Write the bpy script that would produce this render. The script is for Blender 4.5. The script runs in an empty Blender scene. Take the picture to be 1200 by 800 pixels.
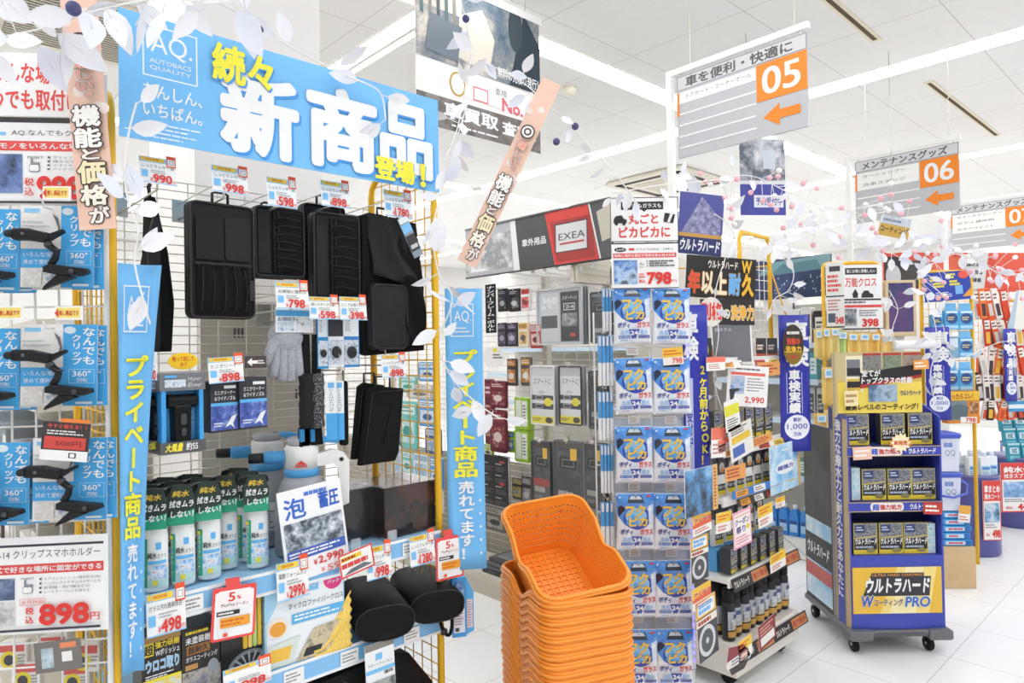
import bpy, math, random
from math import sin, cos, pi, radians, sqrt
from mathutils import Matrix, Vector
R = random.Random(11)
SC = bpy.context.scene
COL = SC.collection
# ---------------------------------------------------------------- camera
FPX, YAW, PIT, ROL, EYE = 793.0, 0.7477, -0.0113, -0.0174, 1.5
def _cammat():
    cy, sy, cp, sp, cr, sr = cos(YAW), sin(YAW), cos(PIT), sin(PIT), cos(ROL), sin(ROL)
    Ry = Matrix(((cy, -sy, 0), (sy, cy, 0), (0, 0, 1)))
    B = Matrix(((1, 0, 0), (0, 0, -1), (0, 1, 0)))
    Rp = Matrix(((1, 0, 0), (0, cp, -sp), (0, sp, cp)))
    Rr = Matrix(((cr, -sr, 0), (sr, cr, 0), (0, 0, 1)))
    return Rr @ Rp @ B @ Ry
CM = _cammat()
CAM = Vector((0, 0, EYE))
cd = bpy.data.cameras.new('camera'); cam = bpy.data.objects.new('camera', cd); COL.objects.link(cam)
cd.sensor_width = 36.0; cd.lens = FPX / 1200 * 36.0; cd.clip_start = .05; cd.clip_end = 100
_r, _u, _b = CM[0].copy(), -CM[1], -CM[2]
cam.matrix_world = Matrix(((_r.x, _u.x, _b.x, 0), (_r.y, _u.y, _b.y, 0), (_r.z, _u.z, _b.z, EYE), (0, 0, 0, 1)))
SC.camera = cam
# ---------------------------------------------------------------- exposure, world, light levels
SC.view_settings.view_transform = 'Standard'; SC.view_settings.look = 'None'
SC.view_settings.gamma = 1; SC.view_settings.exposure = 0.2; SC.view_settings.use_curve_mapping = False
LAMP, FRONT_FILL = 15.0, 0.55  # even white world fill through the open rear, added to brighten product fronts
w = bpy.data.worlds.new('front_fill'); SC.world = w; w.use_nodes = True
w.node_tree.nodes['Background'].inputs[0].default_value = (0.96, 0.98, 1.0, 1)
w.node_tree.nodes['Background'].inputs[1].default_value = FRONT_FILL
SC.cycles.max_bounces = 6; SC.cycles.diffuse_bounces = 4; SC.cycles.glossy_bounces = 3
SC.cycles.transmission_bounces = 4; SC.cycles.transparent_max_bounces = 12
SC.cycles.caustics_reflective = False; SC.cycles.caustics_refractive = False
SC.cycles.sample_clamp_indirect = 6.0

# ---------------------------------------------------------------- pixels -> points on real planes
def ray(px, py):
    c = Vector(((px - 600) / FPX, (py - 400) / FPX, 1.0))
    return CM.transposed() @ c
def FR(x, y, z, deg=0.0):                                  # frame: local x = right, y = away from the viewer, z = up
    return Matrix.Translation((x, y, z)) @ Matrix.Rotation(radians(deg), 4, 'Z')
def loc(F, px, py, y=0.0):                                 # local (x, z) where the pixel's ray meets the frame's plane y
    Fi = F.inverted(); o = Fi @ CAM; d = Fi.to_3x3() @ ray(px, py)
    t = (y - o.y) / d.y; p = o + d * t
    return p.x, p.z
def bx(F, x0, y0, x1, y1, y=0.0):                          # pixel box -> local x0, z0, x1, z1
    my, mx = (y0 + y1) / 2, (x0 + x1) / 2
    return loc(F, x0, my, y)[0], loc(F, mx, y1, y)[1], loc(F, x1, my, y)[0], loc(F, mx, y0, y)[1]
def wpt(px, py, d):                                        # world point at depth d along the view
    return CAM + ray(px, py) * d
def onplane(axis, v, px, py):
    d = ray(px, py); t = (v - CAM[axis]) / d[axis]; return CAM + d * t
VIEWDEG = -math.degrees(YAW)
# ---------------------------------------------------------------- materials
_M = {}
def _lin(c):
    return c / 12.92 if c <= .04045 else ((c + .055) / 1.055) ** 2.4
def rgb(h):
    return tuple(_lin(int(h[i:i + 2], 16) / 255) for i in (0, 2, 4)) + (1,)
def mat(h, rough=.5, metal=0.0, emit=0.0, alpha=1.0, spec=.5, trans=0.0, kind=None, scale=60.0, bump=0.0, coat=0.0):
    key = (h, rough, metal, emit, alpha, spec, trans, kind, scale, bump, coat)
    if key in _M: return _M[key]
    m = bpy.data.materials.new('%s_%s' % (kind or 'plain', h)); m.use_nodes = True
    nt = m.node_tree; b = nt.nodes['Principled BSDF']
    b.inputs['Base Color'].default_value = rgb(h)
    b.inputs['Roughness'].default_value = rough; b.inputs['Metallic'].default_value = metal
    if kind == 'fabric' or h in ('1C1C1E', '1C1D1F', '1A1A1C', '242427', '121314', '0A0A0B', '1C1C1F'): spec = min(spec, .2)
    b.inputs['Specular IOR Level'].default_value = spec; b.inputs['Alpha'].default_value = alpha
    b.inputs['Coat Weight'].default_value = coat
    if trans: b.inputs['Transmission Weight'].default_value = trans; b.inputs['IOR'].default_value = 1.2
    if emit:
        b.inputs['Emission Color'].default_value = rgb(h); b.inputs['Emission Strength'].default_value = emit
    if kind:
        tc = nt.nodes.new('ShaderNodeTexCoord'); nz = nt.nodes.new('ShaderNodeTexNoise')
        nz.inputs['Scale'].default_value = scale; nz.inputs['Detail'].default_value = 3
        nt.links.new(tc.outputs['Object'], nz.inputs['Vector'])
        mp = nt.nodes.new('ShaderNodeMapRange')
        a = {'fabric': .35, 'paint': .06, 'card': .08, 'fluff': .6, 'plastic': .05}.get(kind, .1)
        mp.inputs['To Min'].default_value = 1 - a; mp.inputs['To Max'].default_value = 1 + a
        nt.links.new(nz.outputs['Fac'], mp.inputs['Value'])
        mx = nt.nodes.new('ShaderNodeMix'); mx.data_type = 'RGBA'; mx.blend_type = 'MULTIPLY'
        mx.inputs[0].default_value = 1; mx.inputs[6].default_value = rgb(h)
        nt.links.new(mp.outputs[0], mx.inputs[7]); nt.links.new(mx.outputs[2], b.inputs['Base Color'])
        if bump:
            bp = nt.nodes.new('ShaderNodeBump'); bp.inputs['Strength'].default_value = bump; bp.inputs['Distance'].default_value = .002
            nt.links.new(nz.outputs['Fac'], bp.inputs['Height']); nt.links.new(bp.outputs[0], b.inputs['Normal'])
    _M[key] = m; return m
def photo(cols, scale=30.0, seed=0.0, stretch=(1, 1, 1), rough=.4):   # a printed photograph: blotches of the given colours
    key = ('photo', tuple(cols), scale, seed, stretch)
    if key in _M: return _M[key]
    m = bpy.data.materials.new('printed_photo'); m.use_nodes = True; nt = m.node_tree; b = nt.nodes['Principled BSDF']
    b.inputs['Roughness'].default_value = rough
    tc = nt.nodes.new('ShaderNodeTexCoord'); mp = nt.nodes.new('ShaderNodeMapping')
    mp.inputs['Location'].default_value = (seed, seed * 1.7, seed * .6); mp.inputs['Scale'].default_value = stretch
    nz = nt.nodes.new('ShaderNodeTexNoise'); nz.inputs['Scale'].default_value = scale; nz.inputs['Detail'].default_value = 7
    nz.inputs['Distortion'].default_value = .15; nz.inputs['Roughness'].default_value = .62
    cr = nt.nodes.new('ShaderNodeValToRGB'); e = cr.color_ramp.elements
    n = len(cols)
    e[0].position = .3; e[0].color = rgb(cols[0]); e[1].position = .72; e[1].color = rgb(cols[-1])
    for i in range(1, n - 1):
        q = e.new(.3 + .42 * i / (n - 1)); q.color = rgb(cols[i])
    nt.links.new(tc.outputs['Object'], mp.inputs[0]); nt.links.new(mp.outputs[0], nz.inputs['Vector'])
    nt.links.new(nz.outputs['Fac'], cr.inputs[0]); nt.links.new(cr.outputs[0], b.inputs['Base Color'])
    _M[key] = m; return m
def film(h='FFFFFF', alpha=.25, rough=.08):               # clear wrapping film: mostly see-through, glossy
    return mat(h, rough=rough, alpha=alpha, spec=.8)
WHITE, BLACK, BLUE, RED, YEL, NAVY, ORG = 'F4F4F4', '141414', '72BDF4', 'E0342B', 'F7E14A', '2A3FB0', 'F58A1E'
STEEL = mat('C9C6BE', .3, metal=.8); CREAM = mat('E3DED2', .45); WIRE = mat('D8D3C6', .35, metal=.3)
YELM = mat('F2BB1E', .4); GRIDW = mat('ECEBE8', .4)
# ---------------------------------------------------------------- glyphs
_G = {}
def glyph(s, b=0.0):
    key = (s, b)
    if key in _G: return _G[key]
    c = bpy.data.curves.new('t', 'FONT'); c.body = s; c.size = 1; c.resolution_u = 5 if len(s) <= 3 else 2; c.offset = b
    c.dimensions = '2D'; c.fill_mode = 'FRONT'
    o = bpy.data.objects.new('t', c); m = bpy.data.meshes.new_from_object(o)
    r = ([(v.co.x, v.co.y) for v in m.vertices], [tuple(p.vertices) for p in m.polygons])
    bpy.data.objects.remove(o); bpy.data.curves.remove(c); bpy.data.meshes.remove(m)
    _G[key] = r; return r
def _m(m): return mat(m) if isinstance(m, str) else m
def rr(x0, z0, x1, z1, r, n=4):                            # rounded rectangle outline, counter-clockwise
    r = min(r, abs(x1 - x0) / 2 * .999, abs(z1 - z0) / 2 * .999); out = []
    for cx, cz, a in ((x1 - r, z0 + r, -90), (x1 - r, z1 - r, 0), (x0 + r, z1 - r, 90), (x0 + r, z0 + r, 180)):
        for i in range(n + 1):
            t = radians(a + 90 * i / n); out.append((cx + r * cos(t), cz + r * sin(t)))
    return out
class MB:
    """Collects shapes into one mesh. Drawing calls (rect, poly, ell, txt) lie on the plane y = ay, one thin layer over another."""
    def __init__(self):
        self.v, self.f, self.mi, self.sm, self.mats = [], [], [], [], []
        self.F = None; self.warp = None; self.ay = 0.0; self.lay = .0002; self.k = 0
    def add(self, vs, fs, m, smooth=False):
        m = _m(m)
        if m not in self.mats: self.mats.append(m)
        i = self.mats.index(m); n = len(self.v)
        for p in vs:
            if self.warp: p = self.warp(*p)
            if self.F is not None: p = self.F @ Vector(p)
            self.v.append(tuple(p))
        for f in fs:
            self.f.append(tuple(n + q for q in f)); self.mi.append(i); self.sm.append(smooth)
    def box(self, x0, y0, z0, x1, y1, z1, m):
        self.add([(x0, y0, z0), (x1, y0, z0), (x1, y1, z0), (x0, y1, z0), (x0, y0, z1), (x1, y0, z1), (x1, y1, z1), (x0, y1, z1)],
                 [(0, 1, 5, 4), (1, 2, 6, 5), (2, 3, 7, 6), (3, 0, 4, 7), (4, 5, 6, 7), (3, 2, 1, 0)], m)
    def slab(self, pts, y0, y1, m, bev=0.0, back=True, smooth=False):   # outline in x,z (ccw seen from the front) pulled from y0 to y1
        n = len(pts); cx = sum(p[0] for p in pts) / n; cz = sum(p[1] for p in pts) / n
        def ins(b):
            if not b: return pts
            hw = max(abs(p[0] - cx) for p in pts); hz = max(abs(p[1] - cz) for p in pts)
            return [(cx + (p[0] - cx) * (1 - b / hw), cz + (p[1] - cz) * (1 - b / hz)) for p in pts]
        rings = [(ins(bev), y0), (ins(bev * .3), y0 + bev * .3), (pts, y0 + bev), (pts, y1 - bev), (ins(bev), y1)] if bev else [(pts, y0), (pts, y1)]
        vs = [(p[0], y, p[1]) for r, y in rings for p in r]; fs = [tuple(range(n))]
        for k in range(len(rings) - 1):
            for i in range(n):
                j = (i + 1) % n; fs.append((k * n + i, (k + 1) * n + i, (k + 1) * n + j, k * n + j))
        if back: fs.append(tuple((len(rings) - 1) * n + i for i in reversed(range(n))))
        self.add(vs, fs, m, smooth)
    def plate(self, pts, z0, z1, m, bev=0.0):              # outline in x,y raised from z0 to z1
        n = len(pts); cx = sum(p[0] for p in pts) / n; cy = sum(p[1] for p in pts) / n
        def ins(b):
            hw = max(abs(p[0] - cx) for p in pts); hz = max(abs(p[1] - cy) for p in pts)
            return [(cx + (p[0] - cx) * (1 - b / hw), cy + (p[1] - cy) * (1 - b / hz)) for p in pts]
        rings = [(ins(bev), z0), (pts, z0 + bev), (pts, z1 - bev), (ins(bev), z1)] if bev else [(pts, z0), (pts, z1)]
        vs = [(p[0], p[1], z) for r, z in rings for p in r]
        fs = [tuple(reversed(range(n))), tuple((len(rings) - 1) * n + i for i in range(n))]
        for k in range(len(rings) - 1):
            for i in range(n):
                j = (i + 1) % n; fs.append((k * n + i, k * n + j, (k + 1) * n + j, (k + 1) * n + i))
        self.add(vs, fs, m)
    def tube(self, pts, r, m, n=6, closed=False, r2=None):
        P = [Vector(p) for p in pts]; L = len(P); vs = []; fs = []; up = None
        for i, p in enumerate(P):
            if closed: t = P[(i + 1) % L] - P[i - 1]
            else: t = P[min(i + 1, L - 1)] - P[max(i - 1, 0)]
            t = t.normalized() if t.length > 1e-9 else Vector((0, 0, 1))
            if up is None: up = Vector((0, 0, 1)) if abs(t.z) < .9 else Vector((1, 0, 0))
            s = t.cross(up)
            if s.length < 1e-6: s = t.cross(Vector((0, 1, 0)))
            s.normalize(); up = s.cross(t).normalized()
            q = r if r2 is None else r + (r2 - r) * i / max(L - 1, 1)
            if callable(r): q = r(i / max(L - 1, 1))
            for k in range(n):
                a = 2 * pi * k / n; vs.append(tuple(p + s * (q * cos(a)) + up * (q * sin(a))))
        for i in range(L if closed else L - 1):
            j = (i + 1) % L
            for k in range(n):
                l = (k + 1) % n; fs.append((i * n + k, i * n + l, j * n + l, j * n + k))
        if not closed: fs += [tuple(reversed(range(n))), tuple((L - 1) * n + k for k in range(n))]
        self.add(vs, fs, m, True)
    def lathe(self, prof, m, n=20, c=(0, 0), sx=1.0, sy=1.0, axis='z', o=(0, 0, 0)):
        vs = []; fs = []
        for r, z in prof:
            for k in range(n):
                a = 2 * pi * k / n; x, y = c[0] + r * sx * cos(a), c[1] + r * sy * sin(a)
                q = (x, y, z) if axis == 'z' else ((z, x, y) if axis == 'x' else (x, z, -y))
                vs.append((q[0] + o[0], q[1] + o[1], q[2] + o[2]))
        for i in range(len(prof) - 1):
            for k in range(n):
                l = (k + 1) % n; fs.append((i * n + k, i * n + l, (i + 1) * n + l, (i + 1) * n + k))
        fs += [tuple(reversed(range(n))), tuple((len(prof) - 1) * n + k for k in range(n))]
        self.add(vs, fs, m, True)
    def ball(self, c, r, m, n=10, s=(1, 1, 1)):
        pr = [(max(sin(pi * i / n), .01) , -cos(pi * i / n)) for i in range(n + 1)]; vs = []; fs = []; N = n + 4
        for q, z in pr:
            for k in range(N):
                a = 2 * pi * k / N; vs.append((c[0] + r * s[0] * q * cos(a), c[1] + r * s[1] * q * sin(a), c[2] + r * s[2] * z))
        for i in range(n):
            for k in range(N): l = (k + 1) % N; fs.append((i * N + k, i * N + l, (i + 1) * N + l, (i + 1) * N + k))
        self.add(vs, fs, m, True)
    def sheet(self, fn, nu, nv, m, smooth=True, th=0.0):   # fn(u, v) -> point; th gives it thickness
        vs = [fn(i / nu, j / nv) for j in range(nv + 1) for i in range(nu + 1)]; W = nu + 1; n = len(vs)
        fs = [(j * W + i, j * W + i + 1, (j + 1) * W + i + 1, (j + 1) * W + i) for j in range(nv) for i in range(nu)]
        if th:
            V = [Vector(p) for p in vs]; b = []
            for j in range(nv + 1):
                for i in range(W):
                    du = V[j * W + min(i + 1, nu)] - V[j * W + max(i - 1, 0)]; dv = V[min(j + 1, nv) * W + i] - V[max(j - 1, 0) * W + i]
                    b.append(tuple(V[j * W + i] - du.cross(dv).normalized() * th))
            fs += [tuple(n + q for q in reversed(f)) for f in fs]
            rim = [i for i in range(W)] + [j * W + nu for j in range(1, nv + 1)] + [nv * W + i for i in range(nu - 1, -1, -1)] + [j * W for j in range(nv - 1, 0, -1)]
            fs += [(rim[(i + 1) % len(rim)], rim[i], n + rim[i], n + rim[(i + 1) % len(rim)]) for i in range(len(rim))]
            vs = vs + b
        self.add(vs, fs, m, smooth)
    # ---- printing
    def _y(self):
        self.k += 1; return self.ay - self.lay * self.k
    def poly(self, pts, m):
        y = self._y(); self.add([(x, y, z) for x, z in pts], [tuple(range(len(pts)))], m)
    def rect(self, x0, z0, x1, z1, m, r=0.0): self.poly(rr(x0, z0, x1, z1, r) if r else [(x0, z0), (x1, z0), (x1, z1), (x0, z1)], m)
    def ell(self, cx, cz, rx, rz, m, n=24): self.poly([(cx + rx * cos(2 * pi * i / n), cz + rz * sin(2 * pi * i / n)) for i in range(n)], m)
    def star(self, cx, cz, r0, r1, n, m): self.poly([(cx + (r1 if i % 2 else r0) * cos(pi * i / n), cz + (r1 if i % 2 else r0) * sin(pi * i / n)) for i in range(2 * n)], m)
    def frame(self, x0, z0, x1, z1, t, m):
        y = self._y()
        for a, b, c, d in ((x0, z0, x1, z0 + t), (x0, z1 - t, x1, z1), (x0, z0 + t, x0 + t, z1 - t), (x1 - t, z0 + t, x1, z1 - t)):
            self.add([(a, y, b), (c, y, b), (c, y, d), (a, y, d)], [(0, 1, 2, 3)], m)
    def txt(self, s, x0, z0, x1, z1, m, b=.012, out=None, shear=0.0, vert=False, xf=None):
        if out is None: passes = [(m, b)]
        else:
            outs = out if isinstance(out, list) else [out]; passes = [(c, b + t) for c, t in outs] + [(m, b)]
        full = []
        for c, bb in passes:                            # heavier strokes: the same glyph set down several times, slightly shifted
            bb *= .72
            if bb <= .012: full.append((c, 0.0, [(0, 0)]))
            elif bb < .02: full.append((c, 0.0, [(-bb, -bb * .5), (bb, -bb * .5), (-bb, bb * .5), (bb, bb * .5)]))
            else: full.append((c, 0.0, [(bb * cos(k * pi / 4), bb * sin(k * pi / 4)) for k in range(8)] + ([(bb * cos((k + .5) * pi / 4), bb * sin((k + .5) * pi / 4)) for k in range(8)] if len(s) <= 2 else []) + ([(bb * .5 * cos(k * pi / 2), bb * .5 * sin(k * pi / 2)) for k in range(4)] if bb > .05 else [])))
        for c, bb, shifts in full:
          y0 = self._y()
          self.k += .00003 * (len(shifts) - 1) / self.lay
          for q, (ox, oz) in enumerate(shifts):
            y = y0 - .00003 * q
            if vert:
                n = len(s); cell = (z1 - z0) / n; w = x1 - x0
                for i, ch in enumerate(s):
                    if ch in ' 　': continue
                    g, f = glyph(ch, bb); rot = ch in 'ー～〜…-'
                    pts = []
                    hw = .5 if ord(ch) > 0x2000 else .3
                    for gx, gy in g:
                        a, d = (gx - hw) + ox, (gy - .38) + oz
                        if rot: a, d = d, -a
                        if ch in '。、': a, d = a + .5, d + .5
                        pts.append(((x0 + x1) / 2 + a * w, y, z1 - cell * (i + .5) + d * cell))
                    self.add(pts, f, c)
            else:
                g0, _ = glyph(s, 0.0); g, f = glyph(s, bb)
                if not g0: return
                xs = [p[0] for p in g0]; zs = [p[1] for p in g0]; ax, bx_, az, bz = min(xs), max(xs), min(zs), max(zs)
                kx = (x1 - x0) / max(bx_ - ax, .01); kz = (z1 - z0) / max(bz - az, .2)
                self.add([(x0 + (p[0] + ox - ax) * kx + shear * (p[1] - az) * kz, y, z0 + (p[1] + oz - az) * kz) for p in g], f, c)
    def bars(self, x0, z0, x1, z1, n, m, seed=1, fill=.5):  # rows of print too small to read
        q = random.Random(seed); y = self._y(); h = (z1 - z0) / n; L = x1 - x0
        for i in range(n):
            z = z1 - h * (i + 1) + h * (1 - fill) / 2; x = x0; end = x0 + L * q.uniform(.65, 1)
            while x < end:
                wd = L * q.uniform(.05, .22); e = min(x + wd, end)
                self.add([(x, y, z), (e, y, z), (e, y, z + h * fill), (x, y, z + h * fill)], [(0, 1, 2, 3)], m); x = e + L * .02
    def arrow(self, cx, cz, w, h, m):                      # arrow pointing left
        self.poly([(cx - w / 2, cz), (cx - w * .05, cz + h / 2), (cx - w * .05, cz + h * .2), (cx + w / 2, cz + h * .2), (cx + w / 2, cz - h * .2), (cx - w * .05, cz - h * .2), (cx - w * .05, cz - h / 2)], m)
    # ---- objects
    def mesh(self, name):
        me = bpy.data.meshes.new(name); me.from_pydata(self.v, [], self.f)
        for m in self.mats: me.materials.append(m)
        me.polygons.foreach_set('material_index', self.mi); me.polygons.foreach_set('use_smooth', self.sm)
        me.update(); return me
    def obj(self, name, parent=None, label=None, kind=None):
        o = bpy.data.objects.new(name, self.mesh(name)); COL.objects.link(o)
        if parent: o.parent = parent
        if label: o['label'] = label
        if kind: o['kind'] = kind
        return o
    def thing(self, name, label, cat, F=None, group=None, kind=None):
        o = self.obj(name); tag(o, label, cat, group, kind)
        if F is not None: o.matrix_world = F
        return o
def tag(o, label, cat, group=None, kind=None):
    o['label'] = label; o['category'] = cat
    if group: o['group'] = group
    if kind: o['kind'] = kind
    return o
def T(name, label, cat, F, group=None):
    o = bpy.data.objects.new(name, None); COL.objects.link(o); o.empty_display_size = .05; o.matrix_world = F
    return tag(o, label, cat, group)
def dup(o, F, label=None, group=None, parent=None):
    c = o.copy(); COL.objects.link(c)
    if parent: c.parent = parent
    else: c.matrix_world = F
    if label: c['label'] = label
    if group: c['group'] = group
    for ch in list(o.children): dup(ch, None, None, None, c)
    return c
def struct(mb, name):
    o = mb.obj(name); o['kind'] = 'structure'; return o
def at(F, x=0, y=0, z=0, deg=0, tilt=0, roll=0):
    return F @ Matrix.Translation((x, y, z)) @ Matrix.Rotation(radians(deg), 4, 'Z') @ Matrix.Rotation(radians(tilt), 4, 'X') @ Matrix.Rotation(radians(roll), 4, 'Y')
ORD = ['first', 'second', 'third', 'fourth', 'fifth', 'sixth', 'seventh', 'eighth', 'ninth', 'tenth', 'eleventh', 'twelfth', 'thirteenth', 'fourteenth', 'fifteenth', 'sixteenth', 'seventeenth', 'eighteenth', 'nineteenth', 'twentieth']
# ================================================================ the setting
CEIL = 3.35
def tile_mat(name, col, mortar, size, gap, off, rough, spec=.5, speck=0.0):
    m = bpy.data.materials.new(name); m.use_nodes = True; nt = m.node_tree; b = nt.nodes['Principled BSDF']
    b.inputs['Roughness'].default_value = rough; b.inputs['Specular IOR Level'].default_value = spec
    tc = nt.nodes.new('ShaderNodeTexCoord'); mp = nt.nodes.new('ShaderNodeMapping'); br = nt.nodes.new('ShaderNodeTexBrick')
    mp.inputs['Location'].default_value = (off[0], off[1], 0)
    br.offset = 0; br.inputs['Scale'].default_value = 1; br.inputs['Brick Width'].default_value = size; br.inputs['Row Height'].default_value = size
    br.inputs['Mortar Size'].default_value = gap; br.inputs['Mortar Smooth'].default_value = .2; br.inputs['Bias'].default_value = 0
    br.inputs['Color1'].default_value = rgb(col); br.inputs['Color2'].default_value = rgb(col); br.inputs['Mortar'].default_value = rgb(mortar)
    nt.links.new(tc.outputs['Object'], mp.inputs[0]); nt.links.new(mp.outputs[0], br.inputs[0])
    out = br.outputs['Color']
    if speck:
        nz = nt.nodes.new('ShaderNodeTexNoise'); nz.inputs['Scale'].default_value = 90; nz.inputs['Detail'].default_value = 4
        nt.links.new(tc.outputs['Object'], nz.inputs['Vector'])
        mr = nt.nodes.new('ShaderNodeMapRange'); mr.inputs['From Min'].default_value = .3; mr.inputs['From Max'].default_value = .7
        mr.inputs['To Min'].default_value = 1 - speck; mr.inputs['To Max'].default_value = 1
        nt.links.new(nz.outputs['Fac'], mr.inputs['Value'])
        mx = nt.nodes.new('ShaderNodeMix'); mx.data_type = 'RGBA'; mx.blend_type = 'MULTIPLY'; mx.inputs[0].default_value = 1
        nt.links.new(out, mx.inputs[6]); nt.links.new(mr.outputs[0], mx.inputs[7]); out = mx.outputs[2]
    nt.links.new(out, b.inputs['Base Color']); return m
mb = MB(); mb.add([(-5, -4, 0), (14, -4, 0), (14, 12, 0), (-5, 12, 0)], [(0, 1, 2, 3)], tile_mat('floor_tile', 'FBFBFA', 'D8D5D1', .457, .0025, (-3.25 + .457 * 8, -1.43 + .457 * 8), .22, .5))
struct(mb, 'floor')
SX, SY, HW, SD = [-.75, 2.2, 5.04, 7.95, 10.9], [-.2, 2.88, 6.0, 9.1], .10, .05
cm = tile_mat('ceiling_board', 'F9F7F4', 'D6D2CE', .76, .003, (.3, -1.08 + .76 * 2), .9, .2, .05)
mb = MB()
def spans(a, b, cs):
    e = a; out = []
    for c in cs: out.append((e, c - HW)); e = c + HW
    out.append((e, b)); return out
xs_, ys_ = spans(-5, 14, SX), spans(-4, 12, SY)
for a, b in xs_:
    for c, d in ys_: mb.add([(a, c, CEIL), (a, d, CEIL), (b, d, CEIL), (b, c, CEIL)], [(0, 1, 2, 3)], cm)
sm_ = mat('C2BEBA', .7)
for c in SX:
    for s in (-1, 1):
        for a, b in ys_: mb.add([(c + s * HW, a, CEIL), (c + s * HW, b, CEIL), (c + s * HW, b, CEIL + SD), (c + s * HW, a, CEIL + SD)], [(0, 1, 2, 3)], sm_)
for c in SY:
    for s in (-1, 1):
        for a, b in xs_: mb.add([(a, c + s * HW, CEIL), (b, c + s * HW, CEIL), (b, c + s * HW, CEIL + SD), (a, c + s * HW, CEIL + SD)], [(0, 1, 2, 3)], sm_)
mb.add([(-5, -4, CEIL + SD), (-5, 12, CEIL + SD), (14, 12, CEIL + SD), (14, -4, CEIL + SD)], [(0, 1, 2, 3)], sm_)
struct(mb, 'ceiling')
mb = MB(); mb.box(-5, 12, 0, 14, 12.1, CEIL + .1, mat('E2DFDB', .8)); struct(mb, 'wall_north')
mb = MB(); mb.box(14, -4, 0, 14.1, 12, CEIL + .1, mat('E2DFDB', .8)); struct(mb, 'wall_east')
mb = MB(); mb.box(-5.1, 1.5, 0, -5, 12, CEIL + .1, mat('E2DFDB', .8)); struct(mb, 'wall_west')
mb = MB(); mb.box(.78, 2.42, 0, 1.25, 2.95, CEIL, mat('F2EEEA', .7)); mb.box(.77, 2.41, 0, 1.26, 2.96, .1, mat('CFCBC5', .6)); struct(mb, 'pillar')
# strip lamps in the slots
tubem = mat('F8FBFF', .5, emit=LAMP); housem = mat('F6F4F0', .5)
def strip(x0, y0, x1, y1, label, group):
    L = T('ceiling_light', label, 'light', FR((x0 + x1) / 2, (y0 + y1) / 2, CEIL + SD, 0 if y0 == y1 else 90), group)
    h = (abs(x1 - x0) + abs(y1 - y0)) / 2
    mb = MB(); mb.box(-h, -.055, -.03, h, .055, 0, housem); mb.obj('housing', L)
    mb = MB(); mb.add([(-h + .01, -.045, -.031), (-h + .01, -.025, -.055), (-h + .01, .025, -.055), (-h + .01, .045, -.031), (h - .01, -.045, -.031), (h - .01, -.025, -.055), (h - .01, .025, -.055), (h - .01, .045, -.031)],
        [(0, 4, 5, 1), (1, 5, 6, 2), (2, 6, 7, 3), (0, 1, 2, 3), (7, 6, 5, 4)], tubem); mb.obj('diffuser', L)
n = 0
for i, c in enumerate(SX):
    for j, (a, b) in enumerate(ys_):
        strip(c, a + .02, c, b - .02, 'white strip light, %s length of the %s ceiling slot running to the left' % (ORD[j], ORD[i]), 'ceiling strip lights')
for i, c in enumerate(SY):
    for j, (a, b) in enumerate(xs_):
        strip(a + .02, c, b - .02, c, 'white strip light, %s length of the %s ceiling slot running to the right' % (ORD[j], ORD[i]), 'ceiling strip lights')
# vents and slots in the ceiling
def ceil_pt(px, py): return onplane(2, CEIL, px, py)
darkm = mat('4A443C', .7); vcream = mat('E6DFCF', .5)
p = ceil_pt(120, 28)
t = T('air_vent', 'cream framed ceiling air vent with dark louvres at top left', 'vent', FR(p.x - .05, p.y + .1, CEIL))
mb = MB(); mb.box(-.42, -.42, -.02, .42, .42, -.001, vcream); mb.obj('frame', t)
mb = MB(); mb.box(-.36, -.36, -.024, .36, .36, -.02, darkm)
for i in range(22): mb.box(-.36, -.355 + i * .033, -.03, .36, -.345 + i * .033, -.022, vcream)
mb.obj('louvre', t)
p = ceil_pt(782, 212)
t = T('air_conditioner', 'cream ceiling cassette air conditioner behind the aisle sign', 'air conditioner', FR(p.x, p.y, CEIL))
mb = MB(); mb.plate(rr(-.5, -.5, .5, .5, .04), -.04, -.001, vcream, .01); mb.obj('panel', t)
mb = MB(); mb.box(-.26, -.26, -.046, .26, .26, -.04, mat('D8D0BE', .6))
for s in (-1, 1): mb.box(-.42, s * .38 - .03, -.044, .42, s * .38 + .03, -.04, darkm); mb.box(s * .38 - .03, -.42, -.044, s * .38 + .03, .42, -.04, darkm)
mb.obj('grille', t)
p = ceil_pt(667, 103)
mb = MB(); mb.lathe([(.05, -.001), (.05, -.02), (.035, -.045), (.01, -.05)], mat('EFE9D2', .5), 18); mb.thing('smoke_detector', 'small round cream smoke detector on the ceiling', 'smoke detector', FR(p.x, p.y, CEIL))
for a, b, lb in (((968, -4), (1026, 46), 'dark slotted ceiling rail right of the aisle 05 sign'), ((1088, 96), (1168, 158), 'dark slotted ceiling rail above the aisle 06 sign')):
    A, B = ceil_pt(*a), ceil_pt(*b); L = (B - A).length; ang = math.degrees(math.atan2(B.y - A.y, B.x - A.x))
    t = T('hanging_rail', lb, 'ceiling rail', FR(A.x, A.y, CEIL, ang))
    mb = MB(); mb.box(-.02, -.03, -.006, L + .02, .03, -.0005, mat('F0E6CC', .5)); mb.obj('rail', t)
    mb = MB(); mb.box(.01, -.012, -.008, L - .01, .012, -.006, mat('5A4A30', .7)); mb.obj('slot', t)
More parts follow.
